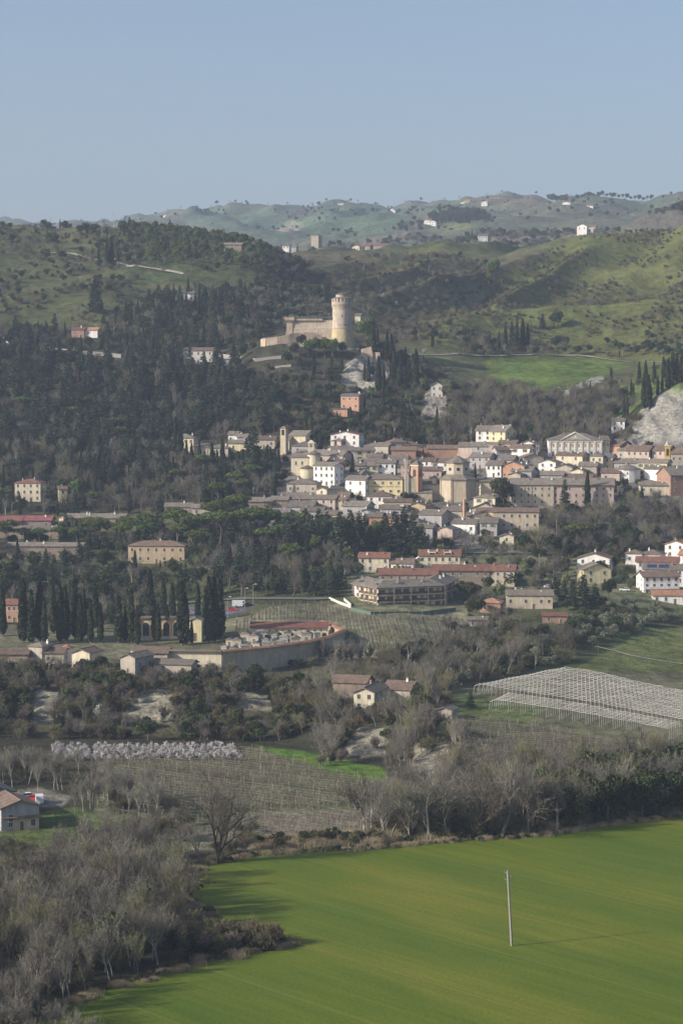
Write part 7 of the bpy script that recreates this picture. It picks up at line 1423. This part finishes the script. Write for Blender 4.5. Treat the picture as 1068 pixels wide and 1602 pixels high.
# ---- put the trees out: the largest of each kind one by one, the rest of the woods as masses
def zone_label(sp, zone, h, X, Y, Z):
    base = SPEC[sp][2]; q = 'tall ' if h > {'shrub':5,'bush':3,'olive':4.4,'cypress':12,'cedar':14,'bare':11.5}.get(sp, 10) else ''
    if len((q + base + ' ' + zone).split()) > 15: q = ''
    return (q + base + ' ' + zone).strip() if not zone.startswith('dark tree') else zone
inst = {}
byk = {}
for tr in TREES: byk.setdefault(SPEC[tr[0]][0], []).append(tr)
_seen = set()
for kind, L_ in byk.items():
    def score(t):
        x, y = proj(t[1], t[2], t[3]); x2, y2 = proj(t[1], t[2], t[3] + t[4])
        vis = -5 < x < 1073 and y2 < 1602 and y > 300
        return (1e6 if t[6] else 0) + (t[4] * F / t[2] if vis else -1)
    L_.sort(key=score, reverse=True); n = 0
    for t in L_:
        sp, X, Y, Z, h, zone, label = t; v = _r.randrange(len(PROTO[sp])); ms, H = PROTO[sp][v]; s = h / H; sc = score(t); rot = _r.uniform(0, 6.28); w = s * _r.uniform(.9, 1.12)
        if sc > 0 and n < 300 and sp not in ('reed',) and not (kind in ('bare_shrub', 'evergreen_bush') and n >= 150):
            n += 1; lab = label or zone_label(sp, zone, h, X, Y, Z); grp = None if label and label not in _seen and not zone else (SPEC[sp][0].replace('_', ' ') + 's ' + zone)
            if (sc % 1e6) > 46 and 'trunk' in ms and 'crown' in ms:
                r = thing(kind, (X, Y, Z), rot, lab, SPEC[sp][1], grp); r.scale = (w, w, s)
                obj('trunk', ms['trunk'], r); obj('crown', ms['crown'], r)
                if 'ivy' in ms: obj('ivy', ms['ivy'], r)
                if sp in ('bud', 'blossom', 'wblossom'):
                    bpy.data.objects.remove(r.children[1]) if False else None
            else:
                r = obj(kind, ms['all'], None, (X, Y, Z), rot, (w, w, s)); tag(r, lab, SPEC[sp][1], grp)
        else: inst.setdefault((sp, v), []).append((X, Y, Z, rot, w, s))
def instancer(name, label, cat, items):
    """items: list of (mesh, list of placements); one object that stands for a mass of vegetation"""
    col = bpy.data.collections.new(name + '_plants'); V, A = [], {'idx': [], 'rot': [], 'scl': []}
    for k, (mesh, pl) in enumerate(items):
        o = bpy.data.objects.new('%02d_%s' % (k, mesh.name), mesh); col.objects.link(o)
        for X, Y, Z, rot, w, s in pl:
            V.append((X, Y, Z)); A['idx'].append(k); A['rot'] += [0, 0, rot]; A['scl'] += [w, w, s]
    m = bpy.data.meshes.new(name); m.from_pydata(V, [], [])
    m.attributes.new('idx', 'INT', 'POINT').data.foreach_set('value', A['idx'])
    m.attributes.new('rotv', 'FLOAT_VECTOR', 'POINT').data.foreach_set('vector', A['rot']); m.attributes.new('sclv', 'FLOAT_VECTOR', 'POINT').data.foreach_set('vector', A['scl'])
    ob = obj(name, m); ng = bpy.data.node_groups.new(name, 'GeometryNodeTree')
    ng.interface.new_socket('Geometry', in_out='INPUT', socket_type='NodeSocketGeometry'); ng.interface.new_socket('Geometry', in_out='OUTPUT', socket_type='NodeSocketGeometry')
    N = ng.nodes; L = ng.links; gi = N.new('NodeGroupInput'); go = N.new('NodeGroupOutput'); ip = N.new('GeometryNodeInstanceOnPoints'); ci = N.new('GeometryNodeCollectionInfo')
    ci.inputs['Collection'].default_value = col; ci.inputs['Separate Children'].default_value = True; ci.inputs['Reset Children'].default_value = True
    def na(n, t): q = N.new('GeometryNodeInputNamedAttribute'); q.data_type = t; q.inputs['Name'].default_value = n; return q.outputs['Attribute']
    e = N.new('FunctionNodeEulerToRotation'); L.new(na('rotv', 'FLOAT_VECTOR'), e.inputs[0])
    L.new(gi.outputs[0], ip.inputs['Points']); L.new(ci.outputs[0], ip.inputs['Instance']); ip.inputs['Pick Instance'].default_value = True
    L.new(na('idx', 'INT'), ip.inputs['Instance Index']); L.new(e.outputs[0], ip.inputs['Rotation']); L.new(na('sclv', 'FLOAT_VECTOR'), ip.inputs['Scale']); L.new(ip.outputs[0], go.inputs[0])
    ob.modifiers.new('plants', 'NODES').node_group = ng
    return tag(ob, label, cat, kind='stuff')
MASS = [('bare_woodland', 'grey brown leafless woodland covering slopes and banks', 'woodland', ('bare','birch','ivy','bud','wispy','bigbare')),
        ('evergreen_woodland', 'dark green evergreen woodland on the hillsides', 'woodland', ('evergreen','roundpine','umbrella','cedar','cypress')),
        ('undergrowth', 'brown leafless scrub and brambles between the trees', 'scrub', ('shrub','redshrub','bush')),
        ('olive_grove', 'silvery olive groves on the terraces', 'olive grove', ('olive',)),
        ('reeds', 'dry straw coloured reeds edging the green field', 'reeds', ('reed',)),
        ('blossoming_orchard', 'pale pink blossoming orchard below the scrubby slope', 'orchard', ('blossom','wblossom'))]
for nm, lb, ct_, sps in MASS:
    items = [(PROTO[sp][v][0]['all'], pl) for (sp, v), pl in sorted(inst.items()) if sp in sps]
    if items: instancer(nm, lb, ct_, items)
print('TREES', len(TREES), {k: len(v) for k, v in byk.items()})
# ---------------------------------------------------------------- air
hz = MB(); hz.box(-9500, 9500, -120, 9600, -8, 720); hm = bpy.data.materials.new('haze'); hm.use_nodes = True
nt = hm.node_tree; nt.nodes.remove(nt.nodes['Principled BSDF']); pv = nt.nodes.new('ShaderNodeVolumePrincipled')
pv.inputs['Color'].default_value = (.58, .71, .93, 1); pv.inputs['Density'].default_value = 1.05e-4; pv.inputs['Anisotropy'].default_value = 0.1
nt.links.new(pv.outputs[0], nt.nodes['Material Output'].inputs['Volume'])
tag(obj('haze', hz.mesh('haze', hm)), 'thin blue haze softening the far hills', 'haze', kind='stuff')
